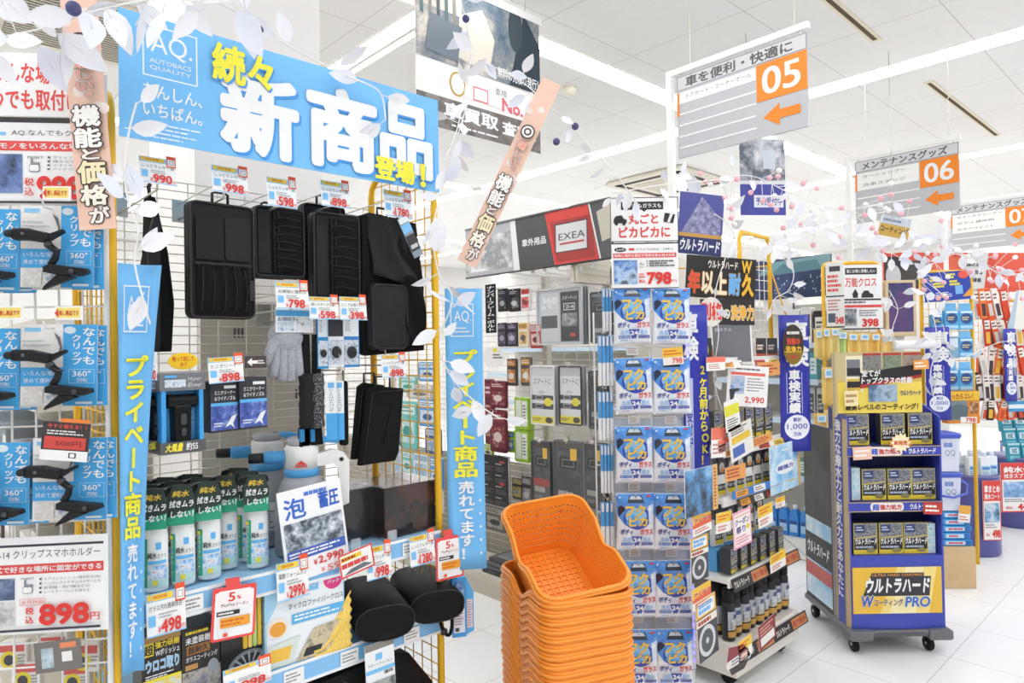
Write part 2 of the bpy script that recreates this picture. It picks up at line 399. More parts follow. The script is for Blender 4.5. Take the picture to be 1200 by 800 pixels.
# ================================================================ the blue display bay on the left
FA = FR(0, 1.70, 0)
XL, XR = .372, 1.262
GB = .38                                                   # back grid behind the front plane
t = RACK = T('display_rack', 'yellow framed wire display rack with two light blue shelves', 'rack', FA)
for x in (XL, XR):
    mb = MB(); pts = [(x, .01, .03), (x, .01, 2.04)] + [(x, .07 - .06 * cos(a), 2.04 + .06 * sin(a)) for a in (pi / 6, pi / 3, pi / 2)] + [(x, GB - .06, 2.10)] + [(x, GB - .06 + .06 * sin(a), 2.04 + .06 * cos(a)) for a in (pi / 6, pi / 3, pi / 2)] + [(x, GB, .03)]
    mb.tube(pts, .011, YELM, 8)
    z = .12
    while z < 2.08: mb.tube([(x, .01, z), (x, GB, z)], .0022, YELM, 4); z += .05
    y = .06
    while y < GB: mb.tube([(x, y, .08), (x, y, 2.1)], .0022, YELM, 4); y += .05
    mb.obj('side_frame', t)
mb = MB(); z = .1
while z < 2.0: mb.tube([(XL, GB, z), (XR, GB, z)], .0018, WIRE, 4); z += .026
x = XL + .03
while x < XR: mb.tube([(x, GB + .003, .1), (x, GB + .003, 2.0)], .002, WIRE, 4); x += .083
mb.obj('back_grid', t)
SHB = mat('A9D6F6', .35)
Z1 = loc(FA, 300, 674)[1]; Z2 = loc(FA, 420, 752)[1]
for z in (Z1, Z2):
    mb = MB(); mb.box(XL + .02, 0, z - .012, XR - .012, GB - .01, z, SHB); mb.obj('shelf', t)
    mb = MB(); mb.box(XL + .015, -.012, z - .048, XR - .01, 0, z + .004, mat('86C2F0', .3)); mb.box(XL + .015, -.014, z - .052, XR - .01, -.011, z - .044, mat('F2F4F6', .3)); mb.box(XL + .015, -.0135, z - .002, XR - .01, -.01, z + .006, mat('F2F4F6', .3))
    for k, fx in enumerate((.14, .42, .6, .83)):
        xx = XL + fx * (XR - XL); mb.ay = -.0136; mb.rect(xx, z - .043, xx + .055, z - .006, 'F7F7F5'); mb.bars(xx + .005, z - .038, xx + .05, z - .012, 3, '9A9A9A', k)
    mb.obj('price_rail', t)
# gondola that runs away behind the bay
beige = mat('D6CFC0', .55); dgrey = mat('5B5A58', .6)
t = T('gondola_shelf', 'beige gondola shelving running away behind the blue bay', 'shelving', FR(0, 0, 0))
mb = MB(); mb.box(.36, 2.16, .0, 1.27, 6.2, .12, beige); mb.box(.80, 2.97, .12, .84, 6.2, 1.75, beige); mb.box(.70, 2.14, .12, 1.1, 2.16, 1.66, beige)
for z in (.5, .9, 1.3, 1.62): mb.box(.40, 2.97, z, 1.23, 6.2, z + .02, beige)
for z in (.45, .75, 1.05, 1.35, 1.55):
    for xx in (.8, 1.0): 
        for k in range(3): mb.box(xx + k * .012, 2.137, z, xx + k * .012 + .005, 2.1395, z + .03, dgrey)
mb.obj('shelf_body', t)
def qr_tab(mb, x, z, s):                                  # red tab of a price card
    mb.rect(x, z, x + s, z + s * 1.35, 'EE5A33'); mb.rect(x + s * .12, z + s * .1, x + s * .88, z + s * .92, 'FBF6F2')
def price_card(F, box, text, price, label, y=0.0, tilt=0, tab=True, deg=0, roll=0, curled=False, name='price_card', cat='price card', group='price cards on the blue bay'):
    x0, z0, x1, z1 = box; w, h = x1 - x0, z1 - z0
    mb = MB(); mb.box(0, 0, 0, w, .0012, h * .94, 'FAFAF8'); mb.ay = 0; mb.lay = .00025
    if tab: mb.slab([(w * .74, h * .66), (w, h * .66), (w, h * 1.06), (w * .74, h * 1.06)], -.0008, .0, mat('F05A2E')); mb.ay = -.0009; mb.rect(w * .77, h * .7, w * .97, h * .94, 'FBF6F2'); mb.frame(w * .8, h * .74, w * .94, h * .9, w * .02, 'B9B2AE'); mb.ay = -.0003
    mb.rect(0, h * .76, w * .74, h * .94, '8CCBF6'); mb.ell(w * .08, h * .86, w * .05, h * .08, 'F6C82A'); mb.rect(w * .14, h * .78, w * .68, h * .92, 'F8CF45'); mb.bars(w * .17, h * .81, w * .66, h * .9, 1, 'D9952A', 4, .8)
    if text: mb.txt(text, w * .06, h * .55, w * (.94 if len(text) > 6 else .8), h * .68, '222222', .008)
    mb.bars(w * .3, h * .36, w * .8, h * .5, 2, '9FA7AD', len(label), .4)
    mb.rect(w * .05, h * .22, w * .22, h * .46, '78C0F2')
    mb.txt('¥', w * .28, h * .06, w * .34, h * .2, RED, .02); mb.txt(price, w * .36, h * .04, w * .86, h * .33, RED, .035); mb.txt('円', w * .89, h * .05, w * .97, h * .15, RED, .02)
    mb.rect(0, 0, w, h * .03, '8CCBF6')
    return mb.thing(name, label, cat, at(F, x0, y, z0, deg, tilt, roll), group)
# ---------------------------------------------------------------- signs of the bay
SKY = '76BFF4'
def aq_logo(mb, x0, z0, s, c=WHITE):
    mb.frame(x0, z0, x0 + s, z0 + s, s * .025, c)
    mb.txt('AQ.', x0 + s * .14, z0 + s * .42, x0 + s * .9, z0 + s * .86, c, .0)
    mb.txt('AUTOBACS', x0 + s * .12, z0 + s * .27, x0 + s * .88, z0 + s * .36, c, .0); mb.txt('QUALITY', x0 + s * .12, z0 + s * .13, x0 + s * .88, z0 + s * .22, c, .0)
xl, zb, xr, zt = loc(FA, 140, 163, -.03)[0], 1.985, loc(FA, 513, 115, -.03)[0], 2.27
W, H = xr - xl, zt - zb
mb = MB(); mb.box(0, 0, 0, W, .003, H, SKY)
aq_logo(mb, W * .055, H * .52, W * .135)
mb.txt('あんしん、', W * .055, H * .35, W * .20, H * .46, WHITE, .02); mb.txt('いちばん。', W * .055, H * .2, W * .20, H * .31, WHITE, .02)
mb.bars(W * .055, H * .02, W * .2, H * .16, 4, 'DDF0FD', 2, .4)
DK = '3F9BE8'
def shadowed(s, x0, z0, x1, z1, c, d, b):
    mb.txt(s, x0 + d, z0 - d, x1 + d, z1 - d, DK, b); mb.txt(s, x0, z0, x1, z1, c, b)
bq = lambda px: loc(FA, px, 100, -.03)[0] - xl
shadowed('新', bq(261), H * .06, bq(346), H * .74, WHITE, .006, .062); shadowed('商', bq(362), H * .08, bq(437), H * .80, WHITE, .006, .062); shadowed('品', bq(446), H * .13, bq(502), H * .82, WHITE, .006, .062)
shadowed('続々', bq(249), H * .62, bq(318), H * .93, 'F8EE3C', .004, .05)
shadowed('登場', bq(437), H * .03, bq(482), H * .25, 'F8EE3C', .003, .06); shadowed('！', bq(490), H * .03, bq(494), H * .25, 'F8EE3C', .003, .06)
mb.thing('banner', 'large light blue new products banner across the top of the yellow rack', 'banner', at(FA, xl, -.03, zb))
def bend(k): return lambda x, y, z: (x, y + k * x * x, z)
FLb = at(FA, XL + .028, -.055, 0, -12)                        # left vertical banner, bowed
def vbanner(F, zt, zb, w0, w1, wob, label, ttop):
    H = zt - zb; mb = MB()
    def wp(x, y, z):
        s = (z - zb) / H; k = w1 + (w0 - w1) * s * s; return (x * k, y + wob * sin(x * 2.6) + .02 * sin(s * 3.1), z)
    mb.warp = wp
    mb.sheet(lambda u, v: (u, 0, zb + H * v), 6, 14, mat(SKY), th=.002)
    mb.ay = -.0012; mb.lay = .0004
    s = .115; mb.frame(.14, zt - .155, .72, zt - .045, .0, WHITE)
    y = mb._y
    for a, b, c, d in ((.14, zt - .15, .76, zt - .147), (.14, zt - .05, .76, zt - .047), (.14, zt - .15, .165, zt - .047), (.735, zt - .15, .76, zt - .047)): mb.rect(a, b, c, d, WHITE)
    mb.txt('AQ.', .24, zt - .108, .7, zt - .07, WHITE, 0); mb.bars(.26, zt - .14, .68, zt - .118, 2, WHITE, 3, .4)
    z = zt - ttop; n = 9; c = (zt - ttop - zb) * .66 / n
    mb.txt('プライベート商品', .16, zt - ttop - c * 8, .84, zt - ttop, 'F6EF3E', .05, vert=True)
    c2 = (zt - ttop - c * 8.2 - zb - .03) / 6
    mb.txt('売れてます！', .28, zb + .03, .72, zt - ttop - c * 8.2, WHITE, .04, vert=True)
    for i in range(5): mb.ell(.86, zb + .05 + i * c2, .03, .004, WHITE, 10)
    mb.thing('vertical_banner', label, 'banner', F)
x0, z0 = loc(FLb, 143, 800, 0); x1, z1 = loc(FLb, 190, 310, 0)
vbanner(at(FLb, x0, 0, 0), z1, loc(FLb, 160, 790, 0)[1], x1 - x0, (x1 - x0) * .5, .02, 'curved light blue vertical banner along the left post of the yellow rack', .2)
FRb = at(FA, XR, -.006, 0, VIEWDEG + 8)
x0, z1 = loc(FRb, 521, 338); x1, _ = loc(FRb, 565, 338); z0 = loc(FRb, 540, 668)[1]
vbanner(at(FRb, x0, 0, 0), z1, z0, x1 - x0, x1 - x0, .004, 'light blue vertical banner along the right post of the yellow rack', .19)
# ---------------------------------------------------------------- hooks with hanging organizers
def hook(F, x, z, L, label, y0=GB, group='chrome hooks of the yellow rack'):
    mb = MB(); mb.tube([(x, y0, z), (x, y0 - L, z + .0), (x, y0 - L - .004, z + .014)], .0028, STEEL, 6)
    mb.tube([(x, y0, z + .045), (x, y0 - L + .0, z + .045), (x, y0 - L, z + .03)], .0018, STEEL, 5); mb.box(x - .02, y0 - .004, z - .01, x + .02, y0, z + .055, STEEL)
    return mb.thing('display_hook', label, 'hook', F, group)
LEATH = mat('1F1F21', .5, kind='fabric', scale=160, bump=.25); FAB = mat('131314', .8, kind='fabric', scale=220, bump=.4); PIPE = mat('29282A', .5); RIDGE = mat('2B2A2D', .7, kind='fabric', scale=220); FABL = mat('262628', .6, kind='fabric', scale=180, bump=.3)
def organizer(F, w, h, th, style, label):
    t = T('car_organizer', label, 'car organizer', F, 'black car organizers on hooks')
    mb = MB(); o = rr(0, 0, w, h, w * .09, 5); mb.slab(o, 0, th, LEATH, th * .25, smooth=False); mb.obj('body', t)
    mb = MB(); pts = [(p[0], -.001, p[1]) for p in rr(.003, .003, w - .003, h - .003, w * .09, 6)]; mb.tube(pts, .003, PIPE, 6, closed=True)
    pts = [(p[0], th, p[1]) for p in rr(.002, .002, w - .002, h - .002, w * .09, 6)]; mb.tube(pts, .003, PIPE, 6, closed=True); mb.obj('piping', t)
    def puff(x0, z0, x1, z1, folds, amp, m=FAB, th2=.008, hor=False):
        q = MB()
        def fn(u, v):
            e = min(u, 1 - u, v, 1 - v); lift = th2 * min(1, e * 7)
            f = (v if hor else u) * folds * pi * 2
            g = (1 - u) if hor else v
            return (x0 + (x1 - x0) * u, -.001 - lift - amp * (0 if e <= 0 else 1) * (sin(f + 2 * g) * .5 + .5) * g, z0 + (z1 - z0) * v)
        q.sheet(fn, 26, 20, m); return q
    if style == 'big':
        q = puff(w * .08, h * .03, w * .90, h * .46, 4, .011); q.tube([(w * .07, -.008, h * .465), (w * .93, -.008, h * .465)], .0035, PIPE, 6); 
        for i in range(5):
            xx = w * (.14 + .17 * i); q.tube([(xx, -.012, h * .06), (xx + w * .02, -.017, h * .26), (xx - w * .015 * (i - 2), -.013, h * .455)], .0028, RIDGE, 5, r2=.0012)
        for i in range(24): xx = w * (.1 + .033 * i); q.tube([(xx, -.0095, h * .43), (xx + w * .008, -.0105, h * .462)], .0016, RIDGE, 4)
        q.obj('elastic_pocket', t)
        q = MB()
        for i in range(4): q.slab([(w * .08, h * .5), (w * .5, h * .5), (w * .5, h * (.9 - .03 * i)), (w * .08, h * (.9 - .03 * i))], -.002 - .0016 * i, -.0004, LEATH)
        q.slab(rr(w * .52, h * .5, w * .93, h * .89, .01), -.005, 0, FABL, .002); q.obj('card_pocket', t)
        q = MB(); q.slab(rr(w * .88, h * .16, w * .96, h * .34, .004), -.012, -.004, PIPE, .002); q.obj('side_loop', t)
    else:
        q = MB(); q.slab(rr(w * .06, h * .05, w * .30, h * .95, .006), -.004, 0, FABL, .001); q.obj('side_strip', t)
        q = puff(w * .34, h * .05, w * .94, h * .93, 3.5, .011, FAB, .007, True)
        for i in range(7):
            zz = h * (.14 + .115 * i); q.tube([(w * .37, -.013, zz + h * .02 * sin(i)), (w * .56, -.018, zz + h * .015), (w * .9, -.012, zz - h * .02 + h * .012 * (i % 3))], .0026, RIDGE, 5, r2=.0012)
        for i in range(2): q.tube([(w * (.36 + .09 * i), -.010, h * .06), (w * (.36 + .09 * i), -.010, h * .92)], .0012, PIPE, 5)
        q.obj('elastic_pocket', t)
    q = MB()
    q.tube([(w * .38, th * .5, h - .004), (w * .38, th * .5, h + .026), (w * .44, th * .5, h + .03), (w * .56, th * .5, h + .03), (w * .62, th * .5, h + .026), (w * .62, th * .5, h - .004)], .0035, PIPE, 6); q.obj('hang_strap', t)
    return t
def pbox(x0, y0, x1, y1, y): return bx(FA, x0, y0, x1, y1, y)
YO = .05
b = pbox(222, 238, 300, 373, YO); organizer(at(FA, b[0], YO, b[1], 3), b[2] - b[0], b[3] - b[1], .03, 'big', 'large black hanging car organizer with card pockets, leftmost of the flat ones')
b = pbox(298, 243, 356, 325, YO + .04); organizer(at(FA, b[0], YO + .04, b[1], -3), b[2] - b[0], b[3] - b[1], .035, 'sm', 'smallest black gathered pocket organizer, hanging above the grey glove')
b = pbox(367, 250, 421, 352, YO + .02); organizer(at(FA, b[0], YO + .02, b[1], -2), b[2] - b[0], b[3] - b[1], .03, 'sm', 'black gathered pocket organizer hanging in front of its twin')
b = pbox(355, 240, 404, 344, YO + .1); organizer(at(FA, b[0], YO + .1, b[1], -2), b[2] - b[0], b[3] - b[1], .03, 'sm', 'black pocket organizer half hidden behind its twin')
b = pbox(298, 246, 346, 322, YO + .12); organizer(at(FA, b[0] - .02, YO + .12, b[1] - .01, -3), b[2] - b[0], b[3] - b[1], .03, 'sm', 'black pocket organizer at the back of the smallest one')
# big seat back bag
b = pbox(424, 252, 500, 416, .06); w, h = b[2] - b[0], b[3] - b[1]
t = T('seat_back_bag', 'large black seat back bag with flap and pocket, right end of the hooks', 'car organizer', at(FA, b[0], .06, b[1], 2))
mb = MB(); mb.slab([(0, h * .02), (w * .1, 0), (w * .96, h * .03), (w, h * .5), (w * .88, h * .97), (w * .15, h * 1.0), (.02 * w, h * .97)], 0, .045, FAB, .01)
for i in range(3): mb.slab([(-.004 * i, h * .01), (w * .3, h * .01), (w * .3, h * (.98 - .01 * i)), (-.004 * i + w * .02, h * (.98 - .01 * i))], .05 + .022 * i, .066 + .022 * i, FAB, .004)
mb.obj('back_panel', t)
mb = MB(); mb.sheet(lambda u, v: (w * (.08 + .06 * (1 - v) + (.58 + .12 * (1 - v) + .05 * sin(v * 9)) * u), -.004 - .02 * sin(pi * min(1, u * 1.2 + .05)) * (1 - .3 * v) - .006 * sin(u * 9 + v * 6), h * (.56 + .42 * v - .08 * u * (1 - v))), 18, 14, FABL, th=.003); mb.obj('upper_pocket', t)
mb = MB(); mb.slab(rr(w * .05, h * .04, w * .62, h * .5, .02), -.03, .002, FABL, .008); mb.tube([(p[0], -.031, p[1]) for p in rr(w * .07, h * .05, w * .6, h * .49, .02)], .002, PIPE, 5, closed=True); mb.obj('front_flap', t)
mb = MB(); mb.sheet(lambda u, v: (w * (.6 + .33 * u - .05 * v), -.022 - .012 * sin(u * 5 + v * 5), h * (.06 + .48 * v + .03 * sin(u * 5))), 10, 12, FAB, th=.003); mb.obj('gusset', t)
mb = MB()
mb.tube([(w * .3, .02, h * .98), (w * .3, .02, h + .02), (w * .62, .02, h + .02), (w * .62, .02, h * .96)], .004, PIPE, 6)
mb.obj('hang_strap', t)
# bag seen edge-on at the left
b = pbox(166, 222, 209, 412, .1)
t = T('folding_bag', 'black folded fabric bag hanging edge on beside the left banner', 'bag', at(FA, b[0], .1, b[1], 10)); w, h = b[2] - b[0], b[3] - b[1]
mb = MB(); mb.slab([(w * .1, 0), (w * .9, .0), (w, h * .3), (w * .82, h * .62), (w * .42, h * .96), (w * .3, h * .96), (w * .22, h * .6), (0, h * .35)], 0, .05, FAB, .012); mb.obj('body', t)
mb = MB(); mb.slab([(w * .02, 0), (w * .4, 0), (w * .46, h * .8), (w * .3, h * .84), (w * .12, h * .7)], -.02, -.004, FABL, .003); mb.obj('flap', t)
mb = MB(); mb.tube([(w * .35, .02, h * .95), (w * .33, .02, h * 1.02), (w * .38, .02, h * 1.04)], .005, PIPE, 6); mb.obj('hang_strap', t)
# hooks and price cards of the top row
for i, (px, py) in enumerate(((184, 222), (262, 232), (326, 242), (392, 240), (456, 252))):
    x, z = loc(FA, px, py, .03); hook(FA, x, z, GB - .03, 'chrome display hook, %s from the left on the top row' % ORD[i])
for (p, tx, pr, lb) in (((163, 183, 206, 216), 'しっとりレザー調', '990', 'price card reading 990, leftmost of the top row'),
    ((248, 194, 290, 227), 'しっとりレザー調', '998', 'price card reading 998 above the large organizer'),
    ((313, 207, 347, 243), 'しっとりレザー調', '598', 'price card reading 598 above the smallest organizer'),
    ((376, 211, 409, 243), 'しっとりレザー調', '898', 'price card reading 898 above the twin organizers'),
    ((450, 222, 482, 255), 'しっとりレザー調', '1780', 'price card reading 1780 above the seat back bag')):
    price_card(FA, bx(FA, *p, y=.02), tx, pr, lb, .015, -6)
# hanging tag sleeve on the big bag
b = pbox(462, 256, 500, 303, .0)
mb = MB(); mb.F = Matrix.Rotation(radians(-28), 4, 'Y'); mb.box(0, 0, 0, .035, .003, .125, '8F9CA8'); mb.rect(0, .078, .035, .105, '7FC2F3'); mb.rect(0, .02, .035, .07, '3A3A3C'); mb.rect(.004, .028, .03, .04, 'CFCFCF'); mb.rect(0, .108, .035, .125, 'E8EEF2')
mb.thing('hang_tag', 'folded printed hang tag dangling in front of the seat back bag', 'hang tag', at(FA, b[2] - .052, -.01, b[1]))
# ---------------------------------------------------------------- second row
for (p, tx, pr, lb) in (((323, 329, 361, 362), '大掃除に便利な', '798', 'price card reading 798 above the grey glove'),
    ((362, 346, 396, 374), '細いスポークも届く', '598', 'price card reading 598 above the chenille brush'),
    ((398, 346, 429, 375), 'どこでも取り付け', '398', 'price card reading 398 under the twin organizers'),
    ((447, 414, 475, 442), 'しっとりレザー調', '898', 'price card reading 898 above the narrow black bag')):
    price_card(FA, bx(FA, *p, y=.0), tx, pr, lb, -.005, -6)
for i, (px, py) in enumerate(((342, 362), (370, 372), (412, 372), (452, 428), (398, 434))):
    x, z = loc(FA, px, py, .03); hook(FA, x, z, GB - .03, 'chrome display hook, %s from the left on the middle row' % ORD[i])
# grey dusting glove on its header card
b = pbox(308, 362, 366, 448, .05); w, h = b[2] - b[0], b[3] - b[1]
t = T('dusting_glove', 'fluffy grey dusting glove hanging from a printed header card', 'glove', at(FA, b[0], .05, b[1]))
FLUFF = mat('A9ABB3', .95, kind='fluff', scale=260, bump=.9)
mb = MB()
def blob(pts, r):  mb.tube(pts, r, FLUFF, 10)
mb.ball((w * .5, .016, h * .62), w * .36, FLUFF, 10, (1, .55, .85))
for i, (fx, fz, tx_, tz) in enumerate(((.3, .45, .22, .1), (.44, .42, .4, .04), (.58, .42, .58, .03), (.7, .45, .76, .1))):
    blob([(w * fx, .016, h * (fz + .2)), (w * (fx + tx_) / 2, .012, h * (fz + tz) / 2), (w * tx_, .014, h * tz), (w * tx_, .014, h * tz - .004)], lambda s: w * .105 * (1 if s < .8 else .6))
blob([(w * .3, .01, h * .6), (w * .12, -.002, h * .42), (w * .06, .0, h * .25)], lambda s: w * .11 * (1 - .3 * s)); mb.obj('glove_body', t)
mb = MB(); mb.box(w * .22, -.012, h * .68, w * .98, -.008, h * 1.02, 'F2F4F5'); mb.ay = -.012; mb.rect(w * .22, h * .9, w * .98, h * .98, '4FA7DF'); mb.txt('お掃除手袋', w * .26, h * .83, w * .72, h * .89, '1E4E80', .02); mb.rect(w * .25, h * .7, w * .58, h * .82, photo(['3C6EA8', 'D9E4EE', '6B7686'], 60)); mb.rect(w * .62, h * .7, w * .95, h * .88, photo(['9FB9D0', 'F0F0EE', '3B4656'], 60, 3)); mb.obj('header_card', t)
# chenille wheel brushes
CHEN = photo(['101012', '1B1B1E', 'E8E8EA'], 420, 2, rough=.95); CHEND = photo(['0C0C0E', '17171A', '3A3A3E'], 420, 5, rough=.95)
for k, (p, m, lb) in enumerate((((364, 438, 378, 500), CHEN, 'black and white chenille brush with black strap'), ((352, 438, 366, 500), CHEND, 'black chenille brush hanging left of the speckled one'))):
    b = pbox(*p, .06); w, h = b[2] - b[0], b[3] - b[1]
    t = T('chenille_brush', lb, 'brush', at(FA, b[0] + w / 2, .06, b[1]))
    mb = MB(); q = random.Random(k); mb.lathe([(.004, -.004)] + [(w * .62 * (.84 + .16 * q.random()), h * i / 16) for i in range(17)] + [(.004, h * 1.02)], m, 14); mb.obj('brush_head', t)
    mb = MB(); mb.slab([(-.012, h * 1.0), (.012, h * 1.0), (.01, h * 1.75), (-.01, h * 1.75)], -.006, .006, FAB, .002); mb.obj('strap', t)
    mb = MB(); mb.slab([(-.016, -.05), (.018, -.05), (.014, .0), (-.014, .0)], .0, .006, FAB); mb.slab([(-.02, -.04), (-.008, -.04), (-.008, -.005), (-.02, -.005)], -.003, .006, mat('1E7FB8')); mb.obj('handle_sleeve', t)
# small packs right of the glove
for k, (p, cols, lb) in enumerate((((372, 372, 384, 432), ('1D8AC6', 'EAF3FA'), 'narrow blue boxed duster hanging beside the glove'), ((384, 372, 402, 430), ('E9ECEE', '303038'), 'white photo printed phone mount pack in the middle'), ((402, 372, 420, 430), ('2E86C8', 'F4F6F8'), 'blue and white holder blister pack right of the photo pack'))):
    b = pbox(*p, .05); w, h = b[2] - b[0], b[3] - b[1]
    t = T('accessory_pack', lb, 'package', at(FA, b[0], .05, b[1], -6))
    mb = MB(); mb.box(0, 0, 0, w, .012, h, cols[0]); mb.rect(.002, h * .62, w - .002, h * .97, cols[1]); mb.txt('ワッフルクロス'[:4 + k], w * .1, h * .72, w * .5, h * .95, '33383C', .01, vert=True); mb.rect(w * .06, h * .05, w * .94, h * .55, photo(['2B3650', 'DDE4EC', '6D86A8'], 90, k)); mb.obj('box', t)
    mb = MB(); mb.ball((w * .5, -.006, h * .3), w * .3, mat('1B1B1E', .4), 8, (1, .4, 1.2)); mb.obj('product', t)
# blue and white header strips
for k, p in enumerate(((382, 446, 393, 515), (393, 446, 402, 515))):
    b = pbox(*p, .04); w, h = b[2] - b[0], b[3] - b[1]
    mb = MB(); mb.box(0, 0, 0, w, .006, h, 'F3F6F8'); mb.rect(0, 0, w, h * .45, '4DABE8'); mb.rect(w * .2, h * .88, w * .8, h * .97, '6FBBEE'); mb.txt('シートベルトパッド', w * .2, h * .48, w * .8, h * .87, '2A2A2A', .01, vert=True)
    mb.thing('backing_card', ('slim blue and white package card, left one of the pair', 'slim blue and white package card, right one of the pair')[k], 'package', at(FA, b[0], .04, b[1], -30), 'slim blue and white cards')
for p, lb in (((400, 446, 409, 522), 'black belt pad hanging right of the slim cards'), ((352, 500, 364, 526), 'black pouch hanging below the dark brush')):
    b = pbox(*p, .06); w, h = b[2] - b[0], b[3] - b[1]
    mb = MB(); mb.slab(rr(0, 0, w, h, .008), 0, .02, FAB, .005); mb.tube([(w / 2, .01, h), (w / 2, .01, h + .03)], .002, PIPE, 5); mb.thing('belt_pad', lb, 'belt pad', at(FA, b[0], .06, b[1]))
# narrow black hanging bags
for k, (p, y, lb) in enumerate((((422, 452, 474, 542), .05, 'narrow black hanging bag with a slit, in front'), ((414, 448, 452, 536), .09, 'narrow black hanging bag behind the one with a slit'))):
    b = pbox(*p, y); w, h = b[2] - b[0], b[3] - b[1]
    t = T('hanging_bag', lb, 'bag', at(FA, b[0], y, b[1]), 'narrow black hanging bags')
    mb = MB(); mb.slab([(0, 0), (w * .78, h * .0), (w * .86, h * .1), (w, h * .95), (w * .4, h), (w * .22, h * .95)], 0, .025, FAB, .004); mb.obj('body', t)
    mb = MB(); mb.slab([(w * .5, h * .22), (w * .6, h * .4), (w * .72, h * .78), (w * .64, h * .6)], -.004, .001, mat('050506', .9)); mb.tube([(w * .06, -.002, h * .04), (w * .28, -.002, h * .92), (w * .96, -.002, h * .93)], .0015, PIPE, 5); mb.obj('slit', t)
    mb = MB()
    mb.tube([(w * .4, .012, h * .97), (w * .4, .012, h * 1.12), (w * .72, .012, h * 1.12), (w * .72, .012, h * .97)], .0035, PIPE, 6)
    mb.obj('hang_strap', t)
# yellow oval sign
b = pbox(197, 413, 232, 433, .0); w, h = b[2] - b[0], b[3] - b[1]
mb = MB(); mb.slab([(w / 2 + w / 2 * cos(2 * pi * i / 28), h / 2 + h / 2 * sin(2 * pi * i / 28)) for i in range(28)], 0, .002, mat('F6C91E')); mb.txt('触って試して', w * .14, h * .5, w * .86, h * .78, 'D9551E', .03); mb.txt('みて', w * .4, h * .2, w * .62, h * .42, 'D9551E', .03)
mb.thing('shelf_talker', 'yellow oval try it shelf sign above the blower', 'sign', at(FA, b[0], 0, b[1]))
# hand blowers on blue trays
def blower(p, y, lb):
    b = pbox(*p, y); w, h = b[2] - b[0], b[3] - b[1]
    t = T('blower_pack', lb, 'blower', at(FA, b[0], y, b[1], 4), 'hand blowers in blue trays')
    mb = MB(); mb.box(0, .01, 0, w, .05, h * .8, '58B2EC'); mb.box(-.004, -.02, h * .78, w + .004, .05, h, '77797C'); mb.box(-.004, -.02, -h * .02, w + .004, .05, h * .13, '55575A')
    mb.box(0, -.018, h * .1, w * .1, .02, h * .8, '3E9FE2'); mb.box(w * .9, -.018, h * .1, w, .02, h * .8, '3E9FE2')
    mb.ay = -.0205; mb.txt('大風量', w * .06, h * .01, w * .46, h * .11, 'F2E23A', .05, shear=.2); mb.txt('約55', w * .56, h * .01, w * .84, h * .11, WHITE, .03); mb.txt('Hyper', w * .6, h * .89, w * .92, h * .95, 'D8D8D8', .0, shear=.3); mb.txt('Blower', w * .6, h * .82, w * .94, h * .88, 'D8D8D8', .0, shear=.3)
    mb.rect(w * .06, h * .82, w * .56, h * .92, photo(['3A4650', 'DDE6EE', '2E7FC0'], 50, 4)); mb.rect(w * .06, h * .945, w * .34, h * .975, '58B2EC')
    mb.ay = .0095; mb.txt('ハイパワー', w * .8, h * .2, w * .89, h * .62, 'EAF5FD', .0, vert=True); mb.obj('tray', t)
    mb = MB(); bk = mat('121314', .35); mb.lathe([(.004, -w * .36), (h * .085, -w * .35), (h * .09, -w * .3), (h * .085, w * .3), (h * .09, w * .35), (.004, w * .36)], bk, 20, axis='x', o=(w / 2, -.005, h * .64))
    mb.slab([(w * .3, h * .12), (w * .7, h * .12), (w * .72, h * .6), (w * .28, h * .6)], -.02, .02, bk, .006); mb.obj('blower_body', t)
    mb = MB(); mb.slab(rr(w * .44, h * .2, w * .56, h * .3, .004), -.024, -.018, mat('3C3E42', .3), .001); mb.slab(rr(w * .43, h * .34, w * .57, h * .48, .004), -.023, -.018, mat('3C3E42', .3), .001); mb.obj('switch', t)
blower((186, 437, 236, 528), .0, 'black hand blower in a blue tray, in front')
blower((168, 440, 190, 526), .03, 'black hand blower in a blue tray, half hidden by the left banner')
# cleaner boxes
for k, (p, y) in enumerate((((247, 447, 281, 506), -.0), ((281, 442, 315, 502), .0))):
    b = pbox(*p, y); w, h = b[2] - b[0], b[3] - b[1]
    mb = MB(); mb.box(0, 0, 0, w, .09, h, '2C2E33'); mb.rect(0, h * .52, w, h * .58, '5FB4EA'); mb.rect(0, h * .04, w, h * .52, photo(['1F2A5A', '4A62B8', 'B9C4DA'], 40, 7)); mb.txt('ミニクリーナー', w * .14, h * .74, w * .9, h * .82, WHITE, .02); mb.txt('＆ワイドノズル', w * .14, h * .63, w * .9, h * .71, WHITE, .02); mb.rect(w * .48, h * .86, w * .92, h * .92, 'E9E9E9'); mb.bars(w * .1, h * .1, w * .5, h * .2, 2, 'DDE3EE', 5)
    mb.poly([(w * .5, h * .08), (w * .75, h * .3), (w * .95, h * .34), (w * .8, h * .16), (w * .85, h * .06), (w * .7, h * .14)], 'E8ECEF')
    mb.thing('cleaner_box', ('black mini cleaner box under the 898 card', 'black mini cleaner box right of the one under the 898 card')[k], 'box', at(FA, b[0], y, b[1], 8), 'mini cleaner boxes')
price_card(FA, pbox(245, 417, 286, 449, -.02), 'ミニクリーナー', '898', 'price card reading 898 on top of the mini cleaner boxes', -.02, 0, roll=-3)
price_card(FA, pbox(170, 410, 184, 446, -.02), '', '80', 'narrow price card half hidden behind the left banner', -.02, 0, tab=False)
b = pbox(287, 417, 312, 431, .0); w, h = b[2] - b[0], b[3] - b[1]
